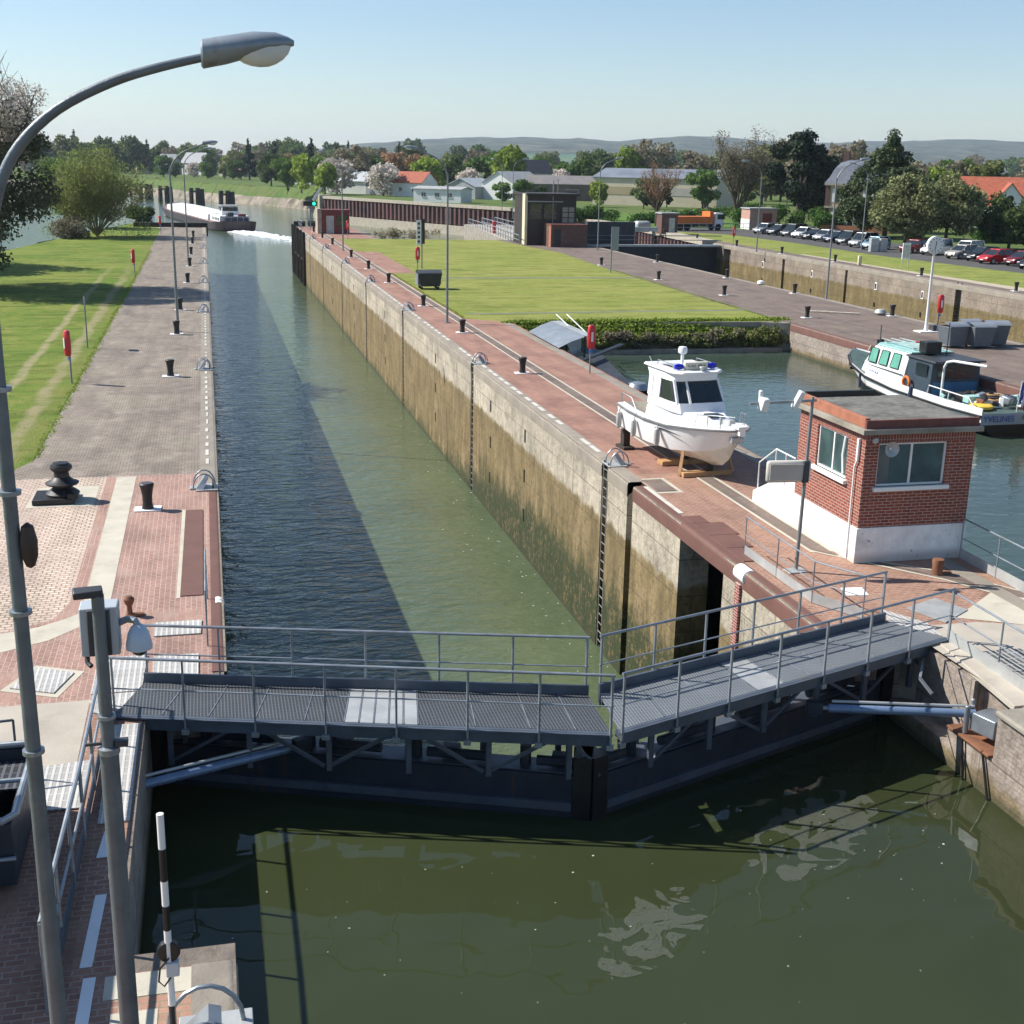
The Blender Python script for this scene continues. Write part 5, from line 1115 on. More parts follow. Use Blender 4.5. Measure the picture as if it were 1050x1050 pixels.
ri = MB(); ri.tube([(-.6 + .26 * math.cos(2 * math.pi * k / 20), 1.45, 1.35 + .26 * math.sin(2 * math.pi * k / 20)) for k in range(20)], .065, 8, closed=True, caps=False); ri.build('lifebuoy', orange, t)
MB().tube([(-1.5, 1.72, 1.3), (-1.5, 1.76, .7)], .11, 8).tube([(3.0, 1.7, 1.2), (2.9, 1.72, .5)], .06, 8).build('fender', pm('navy_fender', (.02, .03, .08), .5, 0, .1, 3), t)
mb = MB().tube([(-2.5, 1.55, 1.2), (-2.5, 1.5, 1.55), (-5.4, 1.45, 1.50), (-5.7, 1.42, 1.2)], .025, 6); mb.tube([(-4, 1.5, 1.2), (-4, 1.48, 1.52)], .02, 6); mb.build('deck_rail', white, t)
rng = random.Random(3)
for k in range(16):
    c = [darkgrey, galv, rust, turq, white, darkwood, tyre][k % 7]; x = rng.uniform(-5.9, -3.0); y = rng.uniform(-1.2, 1.2)
    MB().obox((x, y, 1.15 + rng.uniform(0, .15)), (rng.uniform(.15, .5), rng.uniform(.15, .5), rng.uniform(.15, .45)), rng.uniform(0, 3), rng.uniform(-.3, .3)).build('deck_gear', c, t, bevel=.03)
MB().lathe([(.42, 0), (.5, .05), (.5, .15), (.42, .2), (.2, .2)], (-5.3, .75, 1.0), 16).build('yellow_hose', yellow, t)
MB().box(-4.9, -4.4, .5, 1.1, 1.02, 1.45).build('turquoise_crate', turq, t, bevel=.02)
for k in range(4): MB().tube([(-4.6 + .25 * math.cos(a * .5) + k * .1, -.5 + .25 * math.sin(a * .5), 1.1 + .1 * k) for a in range(12)], .04, 6).build('rope_coil', wood if k % 2 else darkgrey, t)
fl = MB().tube([(-6.2, -.35, 1.0), (-6.35, -.35, 2.35)], .018, 6).build('flag_staff', white, t)
for k, m_ in enumerate((blue, white, red)):
    rg = []
    for j in range(7):
        z = 2.3 - j * .14; rg.append([(-6.36 + .01 * j + .03 * math.sin(j), -.35 - (k * .16) * (1 - j * .06) - .02 * math.sin(j * 2), z - k * .10 - .03 * j * k * .3), (-6.36 + .01 * j + .03 * math.sin(j + 1), -.35 - ((k + 1) * .16) * (1 - j * .06) - .02 * math.sin(j * 2 + 1), z - (k + 1) * .10 - .03 * j * (k + 1) * .3)])
    MB().loft(rg).build(('blue_stripe', 'white_stripe', 'red_stripe')[k], m_, fl)
MB().tube([(6.2, .2, 1.75), (7.2, -1.0, 1.35), (8.2, -1.9, 1.75)], .025, 6).build('mooring_rope', pm('pale_rope', (.55, .5, .4), .8, 0, .1, 4), t)
t2 = thing('mooring_bitts', 'small dark mooring bitts on the quay edge above the bow of the workboat', 'bitts', (34.6, 59.6, 0)); MB().lathe([(.1, 0), (.1, .3), (.14, .34), (0, .36)], (-.15, 0, .01), 10).lathe([(.1, 0), (.1, .3), (.14, .34), (0, .36)], (.15, 0.2, .01), 10).build('post', castiron, t2); MB().tube([(-.15, 0, .25), (.0, .12, .3), (.15, .2, .25)], .06, 6).build('rope_turns', darkgrey, t2)

# river barge sailing away
BX, BY = 5.6, 283.0
bang = math.atan2(80, -14)
t = thing('river_barge', 'long white-decked cargo barge sailing away down the river', 'barge', (BX, BY, ZL), bang)
st = [(-5.5, 3.0, 2.6, .2, -.6, 2.1, -.3), (-4.2, 4.3, 4.0, .2, -.8, 1.9, 0), (0, 4.7, 4.7, .1, -.8, 1.7, 0), (60, 4.7, 4.7, .1, -.8, 1.7, 0), (71, 4.4, 4.0, .3, -.6, 2.0, .3), (76, 2.6, 1.6, .5, -.4, 2.7, .6), (78, .3, .1, .8, 0, 3.1, .8)]
top, bot = hull(None, st)
MB().loft(top).loft([mir(r) for r in top]).loft(bot).add([top[0][0], top[0][1], top[0][2], mir(top[0])[0], mir(top[0])[1], mir(top[0])[2]], [(0, 1, 2, 3, 4, 5)]).build('hull', pm('black_red_hull', (.035, .02, .022), .5, 0, .3, .5), t, angle=50)
MB().loft([[(p[0][0], p[0][1] - .05, p[0][2] - .04), (p[0][0], -p[0][1] + .05, p[0][2] - .04)] for p in top]).build('deck', pm('grey_red_deck', (.20, .12, .11), .7, 0, .2, 1), t)
mb = MB()
for k in range(9): a = 9 + k * 6.6; mb.loft([[(a, 3.7, 1.7), (a, 3.6, 2.9), (a, 0, 3.35), (a, -3.6, 2.9), (a, -3.7, 1.7)], [(a + 6.5, 3.7, 1.7), (a + 6.5, 3.6, 2.9), (a + 6.5, 0, 3.35), (a + 6.5, -3.6, 2.9), (a + 6.5, -3.7, 1.7)]], cap=(True, True))
tag(mb.build('hatch_covers', white, t), kind=None)
MB().loft([[(-2.5, 3.2, 1.8), (-2.5, 3.1, 3.0), (-2.5, -3.1, 3.0), (-2.5, -3.2, 1.8)], [(8, 3.3, 1.7), (8, 3.2, 3.0), (8, -3.2, 3.0), (8, -3.3, 1.7)]], cap=(True, True)).build('deckhouse', white, t)
w_ = MB()
for s in (1, -1):
    for k in range(5): w_.box(-1.5 + k * 1.7, -.7 + k * 1.7, s * 3.23 - .03, s * 3.23 + .03, 2.0, 2.6)
w_.build('deckhouse_window', glass, t)
wh = MB().loft([[(2, 1.9, 3.0), (2.2, 1.7, 5.0), (2.2, -1.7, 5.0), (2, -1.9, 3.0)], [(5.2, 1.9, 3.0), (5.0, 1.7, 5.0), (5.0, -1.7, 5.0), (5.2, -1.9, 3.0)]], cap=(True, True)).build('wheelhouse', white, t)
MB().box(1.95, 2.2, -1.6, 1.6, 3.9, 4.7).box(2.6, 4.6, 1.72, 1.85, 3.9, 4.7).box(2.6, 4.6, -1.85, -1.72, 3.9, 4.7).build('wheelhouse_window', glass, wh)
MB().box(1.6, 5.6, -2.1, 2.1, 5.0, 5.12).build('wheelhouse_roof', galvlight, t)
MB().box(-4.5, -2.7, -2.6, 2.6, 1.9, 3.0).build('dark_stern_housing', pm('dark_blue_housing', (.03, .045, .08), .5, 0, .2, 1), t, bevel=.1)
MB().obox((-3.6, 1.2, 3.4), (1.2, 1.4, .8), .2).build('tender', darkgrey, t, bevel=.15)
MB().obox((-3.4, -1.4, 3.25), (1.0, 1.6, .5)).build('red_stern_gear', redpaint, t, bevel=.1)
mb = MB().tube([(-5.5, 2.8, 2.9), (-5.6, 0, 3.0), (-5.5, -2.8, 2.9)], .04, 5)
for y in (-2.6, -1.3, 0, 1.3, 2.6): mb.cyl((-5.5, y, 2.0), (-5.5, y, 2.95), .03, n=5)
mb.build('stern_rail', galvlight, t)
# wake
def blobs(name, seed, n, cx, cy, dx, dy, L, w0, w1, z, m, s0=.4, s1=1.3):
    rng = random.Random(seed); mb = MB()
    for k in range(n):
        f = rng.random() ** 1.3; s = f * L; wd = w0 + (w1 - w0) * f; o = rng.gauss(0, .38) * wd
        x = cx + dx * s - dy * o; y = cy + dy * s + dx * o; r = rng.uniform(s0, s1) * (1 - f * .6)
        pts = [(x + r * 1.2 * rng.uniform(.6, 1.2) * math.cos(2 * math.pi * a / 8), y + r * 2.0 * rng.uniform(.6, 1.2) * math.sin(2 * math.pi * a / 8)) for a in range(8)]
        h = rng.uniform(.03, .38) * (1 - f * .8); mb.add([(p[0], p[1], z - .05) for p in pts] + [(x, y, z + h)], [(a, (a + 1) % 8, 8) for a in range(8)])
    return mb.build(name, m)
o = blobs('wake_foam', 4, 420, 7.0, 276, .35, -.94, 40, 2.5, 5.5, ZL, pm('white_foam', (.75, .78, .78), .7, 0, .1, 1)); tag(o, kind='stuff')
# ================================================================ BUILDINGS
def house(name, label, cat, c, w_, d, hw, hr, rz, wm, rm, ridge='x', eave=.3, wins=(), chim=(), gap=0.0, door=None, winm=None, group=None, hip=0):
    """gabled building centred at c; ridge along local x (width w_) or y"""
    t = thing(name, label, cat, c, rz, group)
    mb = MB().box(-w_ / 2, w_ / 2, -d / 2, d / 2, -.5, hw)
    if ridge == 'x':
        if not hip:
            for s in (-1, 1): mb.add([(s * w_ / 2, -d / 2, hw), (s * w_ / 2, d / 2, hw), (s * w_ / 2, 0, hw + hr * .98)], [(0, 1, 2) if s > 0 else (0, 2, 1)])
        k = hip; rf = MB(); zt = hw + hr; e = eave; ze = hw - e * hr / (d / 2)
        A = [(-w_ / 2 - e, -d / 2 - e, ze), (w_ / 2 + e, -d / 2 - e, ze), (w_ / 2 + e, d / 2 + e, ze), (-w_ / 2 - e, d / 2 + e, ze), (-w_ / 2 - e + k, 0, zt), (w_ / 2 + e - k, 0, zt)]
        fs = [(0, 1, 5, 4), (2, 3, 4, 5)] + ([(1, 2, 5), (3, 0, 4)] if k else [])
    else:
        for s in (-1, 1): mb.add([(-w_ / 2, s * d / 2, hw), (w_ / 2, s * d / 2, hw), (0, s * d / 2, hw + hr * .98)], [(0, 1, 2) if s < 0 else (0, 2, 1)])
        rf = MB(); zt = hw + hr; e = eave; ze = hw - e * hr / (w_ / 2)
        A = [(-w_ / 2 - e, -d / 2 - e, ze), (-w_ / 2 - e, d / 2 + e, ze), (w_ / 2 + e, d / 2 + e, ze), (w_ / 2 + e, -d / 2 - e, ze), (0, -d / 2 - e, zt), (0, d / 2 + e, zt)]
        fs = [(1, 0, 4, 5), (3, 2, 5, 4)]
    o = .16; B = [(x, y, z + o) for x, y, z in A]; rf.add(A, [tuple(reversed(f)) for f in fs]); rf.add(B, fs)
    edges = [(0, 1), (1, 2) if k_ok(ridge, hip) else None, (2, 3), (3, 0) if k_ok(ridge, hip) else None]
    if ridge == 'x' and not hip: rim = [0, 1, 5, 2, 3, 4]
    elif ridge == 'x': rim = [0, 1, 2, 3]
    else: rim = [0, 4, 3, 2, 5, 1]
    n = len(A); rf.add(A + B, [(rim[i], rim[(i + 1) % len(rim)], rim[(i + 1) % len(rim)] + n, rim[i] + n) for i in range(len(rim))])
    mb.build('wall', wm, t, smooth=False); r = rf.build('roof', rm, t, smooth=False)
    for (cx, cy, s, h) in chim: 
        ch = MB().box(cx - s / 2, cx + s / 2, cy - s / 2, cy + s / 2, hw, hw + h).box(cx - s / 2 - .06, cx + s / 2 + .06, cy - s / 2 - .06, cy + s / 2 + .06, hw + h, hw + h + .12); ch.build('chimney', farbrick, r, smooth=False)
    for (face, u, z, ww, wh) in wins:
        m1 = MB(); m2 = MB(); m3 = MB()
        def B_(m, u0, u1, z0, z1, a, b):
            if face == 'f': m.box(u0, u1, -d / 2 - b, -d / 2 - a, z0, z1)
            elif face == 'b': m.box(u0, u1, d / 2 + a, d / 2 + b, z0, z1)
            elif face == 'l': m.box(-w_ / 2 - b, -w_ / 2 - a, u0, u1, z0, z1)
            else: m.box(w_ / 2 + a, w_ / 2 + b, u0, u1, z0, z1)
        B_(m1, u - ww / 2, u + ww / 2, z, z + wh, -.04, .015); wn = m1.build('window', glass, t, smooth=False)
        f_ = .06
        B_(m2, u - ww / 2 - f_, u - ww / 2, z, z + wh, 0, .06); B_(m2, u + ww / 2, u + ww / 2 + f_, z, z + wh, 0, .06); B_(m2, u - ww / 2 - f_, u + ww / 2 + f_, z + wh, z + wh + f_, 0, .06); B_(m2, u - ww / 2 - f_ * 1.6, u + ww / 2 + f_ * 1.6, z - f_, z, 0, .12); B_(m2, u - .025, u + .025, z, z + wh, .012, .04)
        m2.build('frame', winm or white, wn, smooth=False)
    if door:
        face, u, dw, dh, dm = door; m1 = MB()
        if face == 'f': m1.box(u - dw / 2, u + dw / 2, -d / 2 - .04, -d / 2, 0, dh)
        else: m1.box(-w_ / 2 - .04, -w_ / 2, u - dw / 2, u + dw / 2, 0, dh)
        m1.build('door', dm, t, smooth=False)
    return t
def k_ok(r, h): return True
# red booth at the pier head
t = thing('pier_booth', 'small flat-roofed dark red booth at the far end of the narrow pier', 'booth', (15.7, 162.5, 0))
MB().box(-1.9, 1.9, -1.3, 1.3, 0, 2.7).build('wall', redpaint, t, smooth=False); MB().box(-2.05, 2.05, -1.45, 1.45, 2.7, 2.95).build('flat_roof', roofbrown, t, smooth=False)
MB().box(-2.1, -1.6, -1.5, 1.5, 0, 3.05).build('pale_end_wall', stone, t, smooth=False)
MB().box(-1.0, -.05, -1.36, -1.3, 0, 2.2).build('door', galvlight, t, smooth=False); MB().box(.3, 1.6, -1.35, -1.3, .9, 2.3).build('window', glass, t, smooth=False)
t = thing('traffic_signal', 'small signal light glowing green at the tip of the narrow pier', 'signal light', (13.6, 172.0, 0)); MB().cyl((0, 0, 0), (0, 0, 3.6), .07, n=8).build('post', polegrey, t); MB().box(-.9, .9, -.1, .1, 3.0, 3.6).build('signal_board', black, t)
m, b = newmat('green_lamp_glow'); b.p.inputs['Base Color'].default_value = (.02, .6, .35, 1); b.p.inputs['Emission Color'].default_value = (.02, .9, .5, 1); b.p.inputs['Emission Strength'].default_value = 1.2
MB().cyl((.5, -.1, 3.3), (.5, -.16, 3.3), .22, n=14).build('green_lamp', m, t)
MB().beam((.4, 0, 3.7), (1.5, 0, 5.4), .1, .35).build('white_arm', white, t)
railing('grey railing around the tip of the narrow pier', [(12.3, 170, 0), (12.4, 177.5, 0), (14.8, 178.8, 0), (15.2, 170, 0)], 1.05, .035, 2.0)
for i, (x, y) in enumerate(((12.6, 178.6), (14.6, 179.2), (17, 178.6))):
    tag(MB().obox((x, y, .35), (1.6, .5, .7), .1 * i).build('dark_fender_box', black, bevel=.05), 'dark block fender at the very tip of the narrow pier', 'fender block', 'fender blocks at the pier tip')

# control building of the wide lock
t = thing('lock_control_building', 'tall dark control building with glazed upper floor and brick annex beside the wide lock', 'building', (38.7, 143.2, 0))
MB().box(-3.2, 2.6, -2.5, 3.5, 0, 5.5).build('tower_wall', pm('dark_brown_cladding', (.03, .022, .018), .6, 0, .3, .6), t, smooth=False)
MB().box(-3.5, -3.2, -2.7, -1.5, 0, 5.7).build('pale_end_pier', creamwall, t, smooth=False)
MB().box(-3.3, 2.9, -2.8, 3.8, 5.5, 5.75).build('flat_roof', MATS['dark_brown_cladding'], t, smooth=False)
for u in (-2.2, -.5): MB().box(u - .7, u + .7, -2.54, -2.49, 2.9, 4.6).build('upper_window', glass, t, smooth=False)
f = MB().box(.9, 2.4, -2.56, -2.5, 2.5, 4.3).build('upper_window', pm('pale_pane', (.28, .26, .2), .3, 0, .1, 2), t, smooth=False)
mb = MB()
for u in (.9, 1.65, 2.4): mb.box(u - .05, u + .05, -2.62, -2.56, 2.5, 4.3)
for z in (2.5, 3.1, 3.7, 4.3): mb.box(.9, 2.4, -2.62, -2.56, z - .05, z + .05)
mb.build('glazing_bar', darkgrey, f, smooth=False)
MB().box(-3.2, 1.0, -2.56, -2.5, 4.8, 4.92).build('concrete_band', greywall, t, smooth=False)
MB().box(-1.2, 3.0, -5.9, -2.56, 0, 2.35).build('brick_annex', farbrick, t, smooth=False); MB().box(-1.25, 3.05, -5.95, -2.56, 2.35, 2.5).build('annex_roof', roofbrown, t, smooth=False)
MB().box(-1.24, -1.2, -5.85, -5.0, 0, 2.3).build('bright_annex_side', brickorange, t, smooth=False)
MB().box(-.9, -.1, -5.94, -5.9, 0, 2.0).build('door', black, t, smooth=False)
MB().tube([(-.2, -2.62, 2.5), (-.2, -2.62, 7.2)], .06, 6).tube([(.5, -2, 5.7), (.5, -2, 7.4)], .04, 6).build('antenna', polegrey, t)
mb = MB()
for s in (-3.8, 3.8): pass
MB().tube([(2.8, -2.5, 5.7), (2.8, -2.5, 6.2), (1.2, -2.5, 6.2)], .03, 5).build('roof_rail', galv, t)
# gates of the wide lock
t = thing('wide_lock_gate', 'dark lock gate closing the downstream end of the wide lock', 'lock gate', (0, 0, 0))
MB().box(43.4, 52.2, 143.6, 144.2, -7, -.3).box(52.2, 60.4, 144.6, 145.2, -7, -.3).build('gate_leaf', gatepaint, t, smooth=False)
MB().box(43.4, 60.4, 143.2, 144.8, -.3, -.1).build('gate_walkway', galv, t, smooth=False)
MB().tube([(43.4, 143.2, 1), (60.4, 143.2, 1)], .05, 6).tube([(43.4, 143.2, .5), (60.4, 143.2, .5)], .04, 6).build('gate_rail', steelblue, t)
MB().box(44.5, 50.5, 146.5, 147.5, -7, 2.4).build('dark_screen', gatepaint, t, smooth=False)
tag(MB().obox((50.5, 148.0, 1.5), (6.8, .5, .5)).build('white_barrier_beam', galvlight), 'pale horizontal beam above the dark gate of the wide lock', 'beam')
railing('first row of pale grey railings along the basin edge left of the control building', [(34.6, 140.5, 0), (36.3, 160, -.05), (37.6, 184, -.1)], 1.1, .05, 2.2)
railing('second row of pale grey railings behind the first beside the control building', [(38.6, 158, .05), (39.6, 184, .05)], 1.1, .05, 2.2)
railing('third row of pale grey railings nearest to the sheet-pile wall', [(41, 160, .05), (42, 186, .05)], 1.1, .05, 2.2)
sheet('downstream_walkway', [(35.2, 150), (43, 150.4), (44.5, 188), (37.9, 188)], .006, concrete)
struct(MB().prism([(34.9, 150.3), (43, 150.1), (44.6, 188), (37.7, 188)], -9, -.02).build('downstream_ground', oldconcrete, smooth=False))
tag(MB().obox((37.2, 165, .75), (.5, .3, 1.6), .2).build('red_lifebuoy_locker', red, bevel=.1), 'small red box on the railings left of the control building', 'locker')
# kiosks
def kiosk(label, x, y, w_, d, h, wm, dm, rz=0, side=None):
    t = thing('lock_kiosk', label, 'kiosk', (x, y, 0), rz); MB().box(-w_ / 2, w_ / 2, -d / 2, d / 2, 0, h).build('wall', wm, t, smooth=False)
    MB().box(-w_ / 2 - .15, w_ / 2 + .15, -d / 2 - .15, d / 2 + .15, h, h + .18).build('flat_roof', greywall, t, smooth=False)
    MB().box(-.1, w_ * .32, -d / 2 - .05, -d / 2, 0, h * .8).build('door', dm, t, smooth=False)
    if side: MB().box(-w_ / 2 - .03, -w_ / 2, -d / 2 - .02, d / 2, 0, h * side).build('pale_side', white, t, smooth=False)
    return t
kiosk('small brick kiosk with pale door at the far end of the wide lock', 61.8, 166.0, 2.3, 2.2, 2.7, farbrick, galvlight)
kiosk('brick and white transformer kiosk with dark red shutter behind the parked cars', 82.0, 180.5, 4.4, 3.2, 3.0, brickmat('pink_brick', (.42, .2, .15), (.5, .26, .2), (.5, .4, .35), .3, .1), redpaint, 0, .5)
# orange tipper truck
t = thing('tipper_truck', 'orange tipper lorry with pale cab parked behind the railing', 'lorry', (69.8, 176.0, 0), R(8))
MB().loft([[(-4.2, -1.1, .95), (-4.2, 1.1, .95), (-4.4, 1.2, 2.0), (-4.4, -1.2, 2.0)], [(2.0, -1.1, .95), (2.0, 1.1, .95), (2.0, 1.2, 2.0), (2.0, -1.2, 2.0)]], closed=True, cap=(True, True)).box(1.9, 2.5, -1.15, 1.15, 1.0, 2.7).build('tipper_body', orange, t, smooth=False)
MB().loft([[(2.8, -1.1, .6), (2.8, 1.1, .6), (2.8, 1.1, 2.5), (2.8, -1.1, 2.5)], [(4.4, -1.1, .6), (4.4, 1.1, .6), (4.2, 1.05, 2.5), (4.2, -1.05, 2.5)]], closed=True, cap=(True, True)).build('cab', white, t, bevel=.06)
MB().box(3.2, 4.2, -1.13, -1.09, 1.6, 2.3).box(4.31, 4.36, -1.0, 1.0, 1.5, 2.35).build('cab_window', glass, t)
MB().box(-4.0, 4.2, -.5, .5, .55, .95).build('chassis', darkgrey, t)
for x in (-3.0, -1.7, 3.4):
    for s in (-1, 1): MB().cyl((x, s * .75, .5), (x, s * 1.1, .5), .5, n=18).build('wheel', tyre, t)
MB().tube([(2.6, 0, 1.0), (2.6, 0, 3.1), (1.9, 0, 3.3)], .12, 8).build('crane_post', darkgrey, t)
railing('dark picket railing in front of the orange lorry', [(64, 171.5, 0), (74, 172.5, 0), (80, 174.5, 0)], 1.1, .04, 1.2, galv)
tag(MB().obox((57.6 + 2.2, 170.5, .75), (2.2, 1.8, 1.5)).build('white_cabinet', galvlight, bevel=.35), 'pale rounded cabinet left of the far brick kiosk', 'cabinet')

# large buildings behind
tin = pm('blue_grey_metal_roof', (.20, .22, .25), .5, .2, .3, .15, 0, 10, (.35, .37, .40), .1, .8)
t = house('warehouse', 'long cream warehouse with blue-grey metal roof beyond the car park', 'warehouse', (106.5, 288, 0), 30, 18, 6.2, 2.0, R(-38), creamwall, tin, wins=[], door=('f', 12.6, 1.0, 2.2, black))
for i, u in enumerate((-8, 8)): MB().box(u - 6.8, u + 6.8, -9.06, -9.0, 2.4, 4.2).build('beige_wall_panel', pm('tan_panel%d' % i, (.42, .34, .20) if i == 0 else (.46, .43, .38), .8, 0, .06, .5), t, smooth=False)
house('white_hall', 'white gabled hall with small door behind the sheet-pile wall', 'hall', (77.5, 322, 0), 9.5, 14, 4.2, 2.6, R(-48), whitewall, greywall, 'y', wins=[('f', -1.5, 2.6, .8, .5)], door=('f', 2.6, 1.6, 2.6, galvlight))
house('long_grey_hall', 'long low grey hall with dull tiled roof behind the control building', 'hall', (95, 322, 0), 30, 13, 4.0, 2.0, R(-5), pm('dark_wall', (.12, .10, .09), .8, 0, .2, .5), pm('grey_tile', (.19, .175, .165), .8, 0, .15, .4), 'x')
house('slate_house', 'small white house with steep black roof above the white hall', 'house', (90, 352, 0), 9, 8, 6.6, 3.2, R(10), whitewall, pm('black_slate', (.03, .032, .04), .6, 0, .2, 1), 'x', wins=[('f', -2, 4.5, 1, 1.2)])
house('red_roof_house', 'little white house with bright red roof beyond the river wall', 'house', (54.5, 338, 0), 9, 8, 3.6, 2.6, R(-42), whitewall, tilered, 'x', wins=[('f', -2, 1.2, 1, 1.1), ('f', 2, 1.2, 1, 1.1)], chim=[(3, 1, .7, 3.0)])
house('flat_shed', 'low white shed with grey flat roof in front of the red roofed house', 'shed', (53.5, 292, 0), 12, 6, 2.9, .5, R(-36), whitewall, greywall, 'x', wins=[('f', -3.4, 1.2, 1.2, .9), ('f', 0, 1.2, 1.2, .9), ('f', 3.2, 1.2, 1.2, .9)])
house('grey_shed', 'pale grey gabled shed left of the white hall', 'shed', (67, 325, 0), 9, 10, 3.0, 2.0, R(-45), greywall, pm('pale_sheet_roof', (.42, .45, .46), .6, .1, .1, .5), 'y')
house('white_barn', 'whitish barn with pale roof behind the white blossoming tree', 'barn', (41, 360, 0), 13, 9, 3.4, 2.4, R(-40), whitewall, MATS['pale_sheet_roof'], 'x')
house('grey_barn', 'grey gabled barn right of the blossoming tree by the river wall', 'barn', (49, 352, 0), 8, 9, 2.8, 2.6, R(-45), greywall, MATS['pale_sheet_roof'], 'y')
# houses on the far left bank
house('river_house', 'white house with tall gables on the far river bank', 'house', (-3, 690, 0), 15, 9, 6, 5, R(-48), whitewall, slateblue, 'x', wins=[('f', -4, 1.5, 1.2, 1.5), ('f', 0, 1.5, 1.2, 1.5), ('f', 4, 1.5, 1.2, 1.5)])
house('river_house', 'grey stone house left of the white gabled house across the river', 'house', (-17, 688, 0), 9, 9, 5, 5, R(-30), greywall, slateblue, 'x')
house('river_house', 'long low house with pale walls beside the purple tree across the river', 'house', (16, 650, 0), 16, 8, 3.4, 3.5, R(-40), creamwall, roofbrown, 'x', wins=[('f', -4, 1, 1.2, 1.3), ('f', 3, 1, 1.2, 1.3)])
house('river_house', 'brown roofed chalet at the bend of the river bank', 'house', (44, 560, 0), 10, 9, 3.5, 4.5, R(-30), creamwall, roofbrown, 'x')
house('river_house', 'white bungalow partly hidden by bushes on the far bank', 'house', (38, 480, 0), 9, 7, 3.0, 2.6, R(-40), whitewall, roofbrown, 'x')
house('river_house', 'tiny white gabled house left of the lamp heads across the river', 'house', (-30, 700, 0), 8, 6, 3, 2.5, R(10), whitewall, slateblue, 'x')
# manor house
t = thing('manor_house', 'tall brick and cream house with grey mansard roof behind the conifer', 'house', (97.6, 177.0, 0), R(-38)); t.scale = (.72, .9, .97)
MB().box(-7, 7, -5, 5, 0, 7.0).build('wall', pm('ochre_wall', (.52, .40, .25), .85, 0, .1, 1), t, smooth=False)
for x in (-6.7, 6.7): MB().box(x - .45, x + .45, -5.12, -5.0, 0, 7.0).build('brick_quoin', farbrick, t, smooth=False)
MB().box(-7.12, -7.0, -5.05, 5, 0, 7.0).build('brick_side', brickmat('orange_brick', (.42, .19, .10), (.48, .24, .13), (.5, .42, .35), .3, .1), t, smooth=False)
MB().box(-7.25, 7.25, -5.25, 5.25, 3.5, 3.8).box(-7.4, 7.4, -5.4, 5.4, 6.9, 7.2).build('cornice', stone, t, smooth=False)
rings = []
for z, k in ((7.2, 0), (8.2, .9), (9.4, 1.6), (10.3, 2.6), (10.7, 4.0)): rings.append([(-7.5 + k, -5.4 + k * .9, z), (7.5 - k, -5.4 + k * .9, z), (7.5 - k, 5.4 - k * .9, z), (-7.5 + k, 5.4 - k * .9, z)])
r = MB().loft(rings, closed=True, cap=(False, True)).build('mansard_roof', slateblue, t, angle=30)
for x, h in ((-4.4, 12.0), (6.4, 12.2)): MB().box(x - .6, x + .6, -1.2, .2, 8, h).build('chimney', farbrick, r, smooth=False)
for z in (1.0, 4.4):
    for x in (-4.6, -1.6, 1.6, 4.6):
        wn = MB().box(x - .5, x + .5, -5.06, -4.98, z, z + 2.0).build('window', glass, t, smooth=False); [MB().box(x + e_, x + e_ + .55, -5.1, -5.04, z, z + 2.0).build('shutter', white, wn, smooth=False) for e_ in (-1.1, .55)]
MB().box(-5.4, -3.8, -7.5, -5.5, 0, .9).box(-7, 7, -7.5, -7.3, 0, 1.0).build('garden_wall', brickorange, t, smooth=False)
t = house('tiled_house', 'long house with orange-red tiled roof and white gable among the right trees', 'house', (128.5, 176.0, 0), 26, 9, 4.6, 3.6, R(-30), whitewall, tilered, 'x', chim=[(1.0, 0, 1.0, 5.0)])
gb = MB(); gb.add([(-8.6, -8.5, 0), (-3.6, -8.5, 0), (-3.6, -8.5, 4.4), (-6.1, -8.5, 7.4), (-8.6, -8.5, 4.4), (-8.6, -3, 0), (-3.6, -3, 0), (-3.6, -3, 4.4), (-6.1, -3, 7.4), (-8.6, -3, 4.4)], [(0, 1, 2, 3, 4), (1, 6, 7, 2), (5, 0, 4, 9)]).build('white_gable', whitewash, t, smooth=False)
MB().loft([[(-9.0, -8.9, 4.0), (-6.1, -8.9, 7.55), (-3.2, -8.9, 4.0)], [(-9.0, 0, 4.0), (-6.1, 0, 7.55), (-3.2, 0, 4.0)]]).build('gable_roof', tilered, t, smooth=False)
MB().cyl((-6.1, -8.55, 5.2), (-6.1, -8.5, 5.2), .5, n=16).build('round_window', glass, t)

# ================================================================ QUAY FURNITURE
t = thing('waste_container', 'large black wheeled waste container on the pier edge by the lawn', 'container', (15.7, 91.2, 0))
MB().loft([[(-.72, -.55, .22), (.72, -.55, .22), (.72, .55, .22), (-.72, .55, .22)], [(-.88, -.68, 1.15), (.88, -.68, 1.15), (.88, .68, 1.15), (-.88, .68, 1.15)]], closed=True, cap=(True, True)).build('bin_body', pm('blue_black_steel', (.02, .025, .035), .45, .1, .2, 2), t, bevel=.03)
MB().loft([[(-.9, -.7, 1.17), (.9, -.7, 1.17)], [(-.9, 0, 1.38), (.9, 0, 1.38)], [(-.9, .7, 1.17), (.9, .7, 1.17)]]).build('bin_lid', darkgrey, t)
MB().box(-.92, -.86, -.6, .6, .3, 1.1).box(.86, .9, -.1, .1, .3, 1.1).build('lifting_frame', galv, t)
for a in (-.6, .6):
    for b in (-.5, .5): MB().cyl((a, b - .04, .1), (a, b + .04, .1), .1, n=12).build('wheel', tyre, t)
b1 = thing('wheeled_bin', 'leftmost of the grey wheeled bins next to the clock', 'bin', (38.35, 58.9, 0), .12, 'grey wheeled bins on the wide quay')
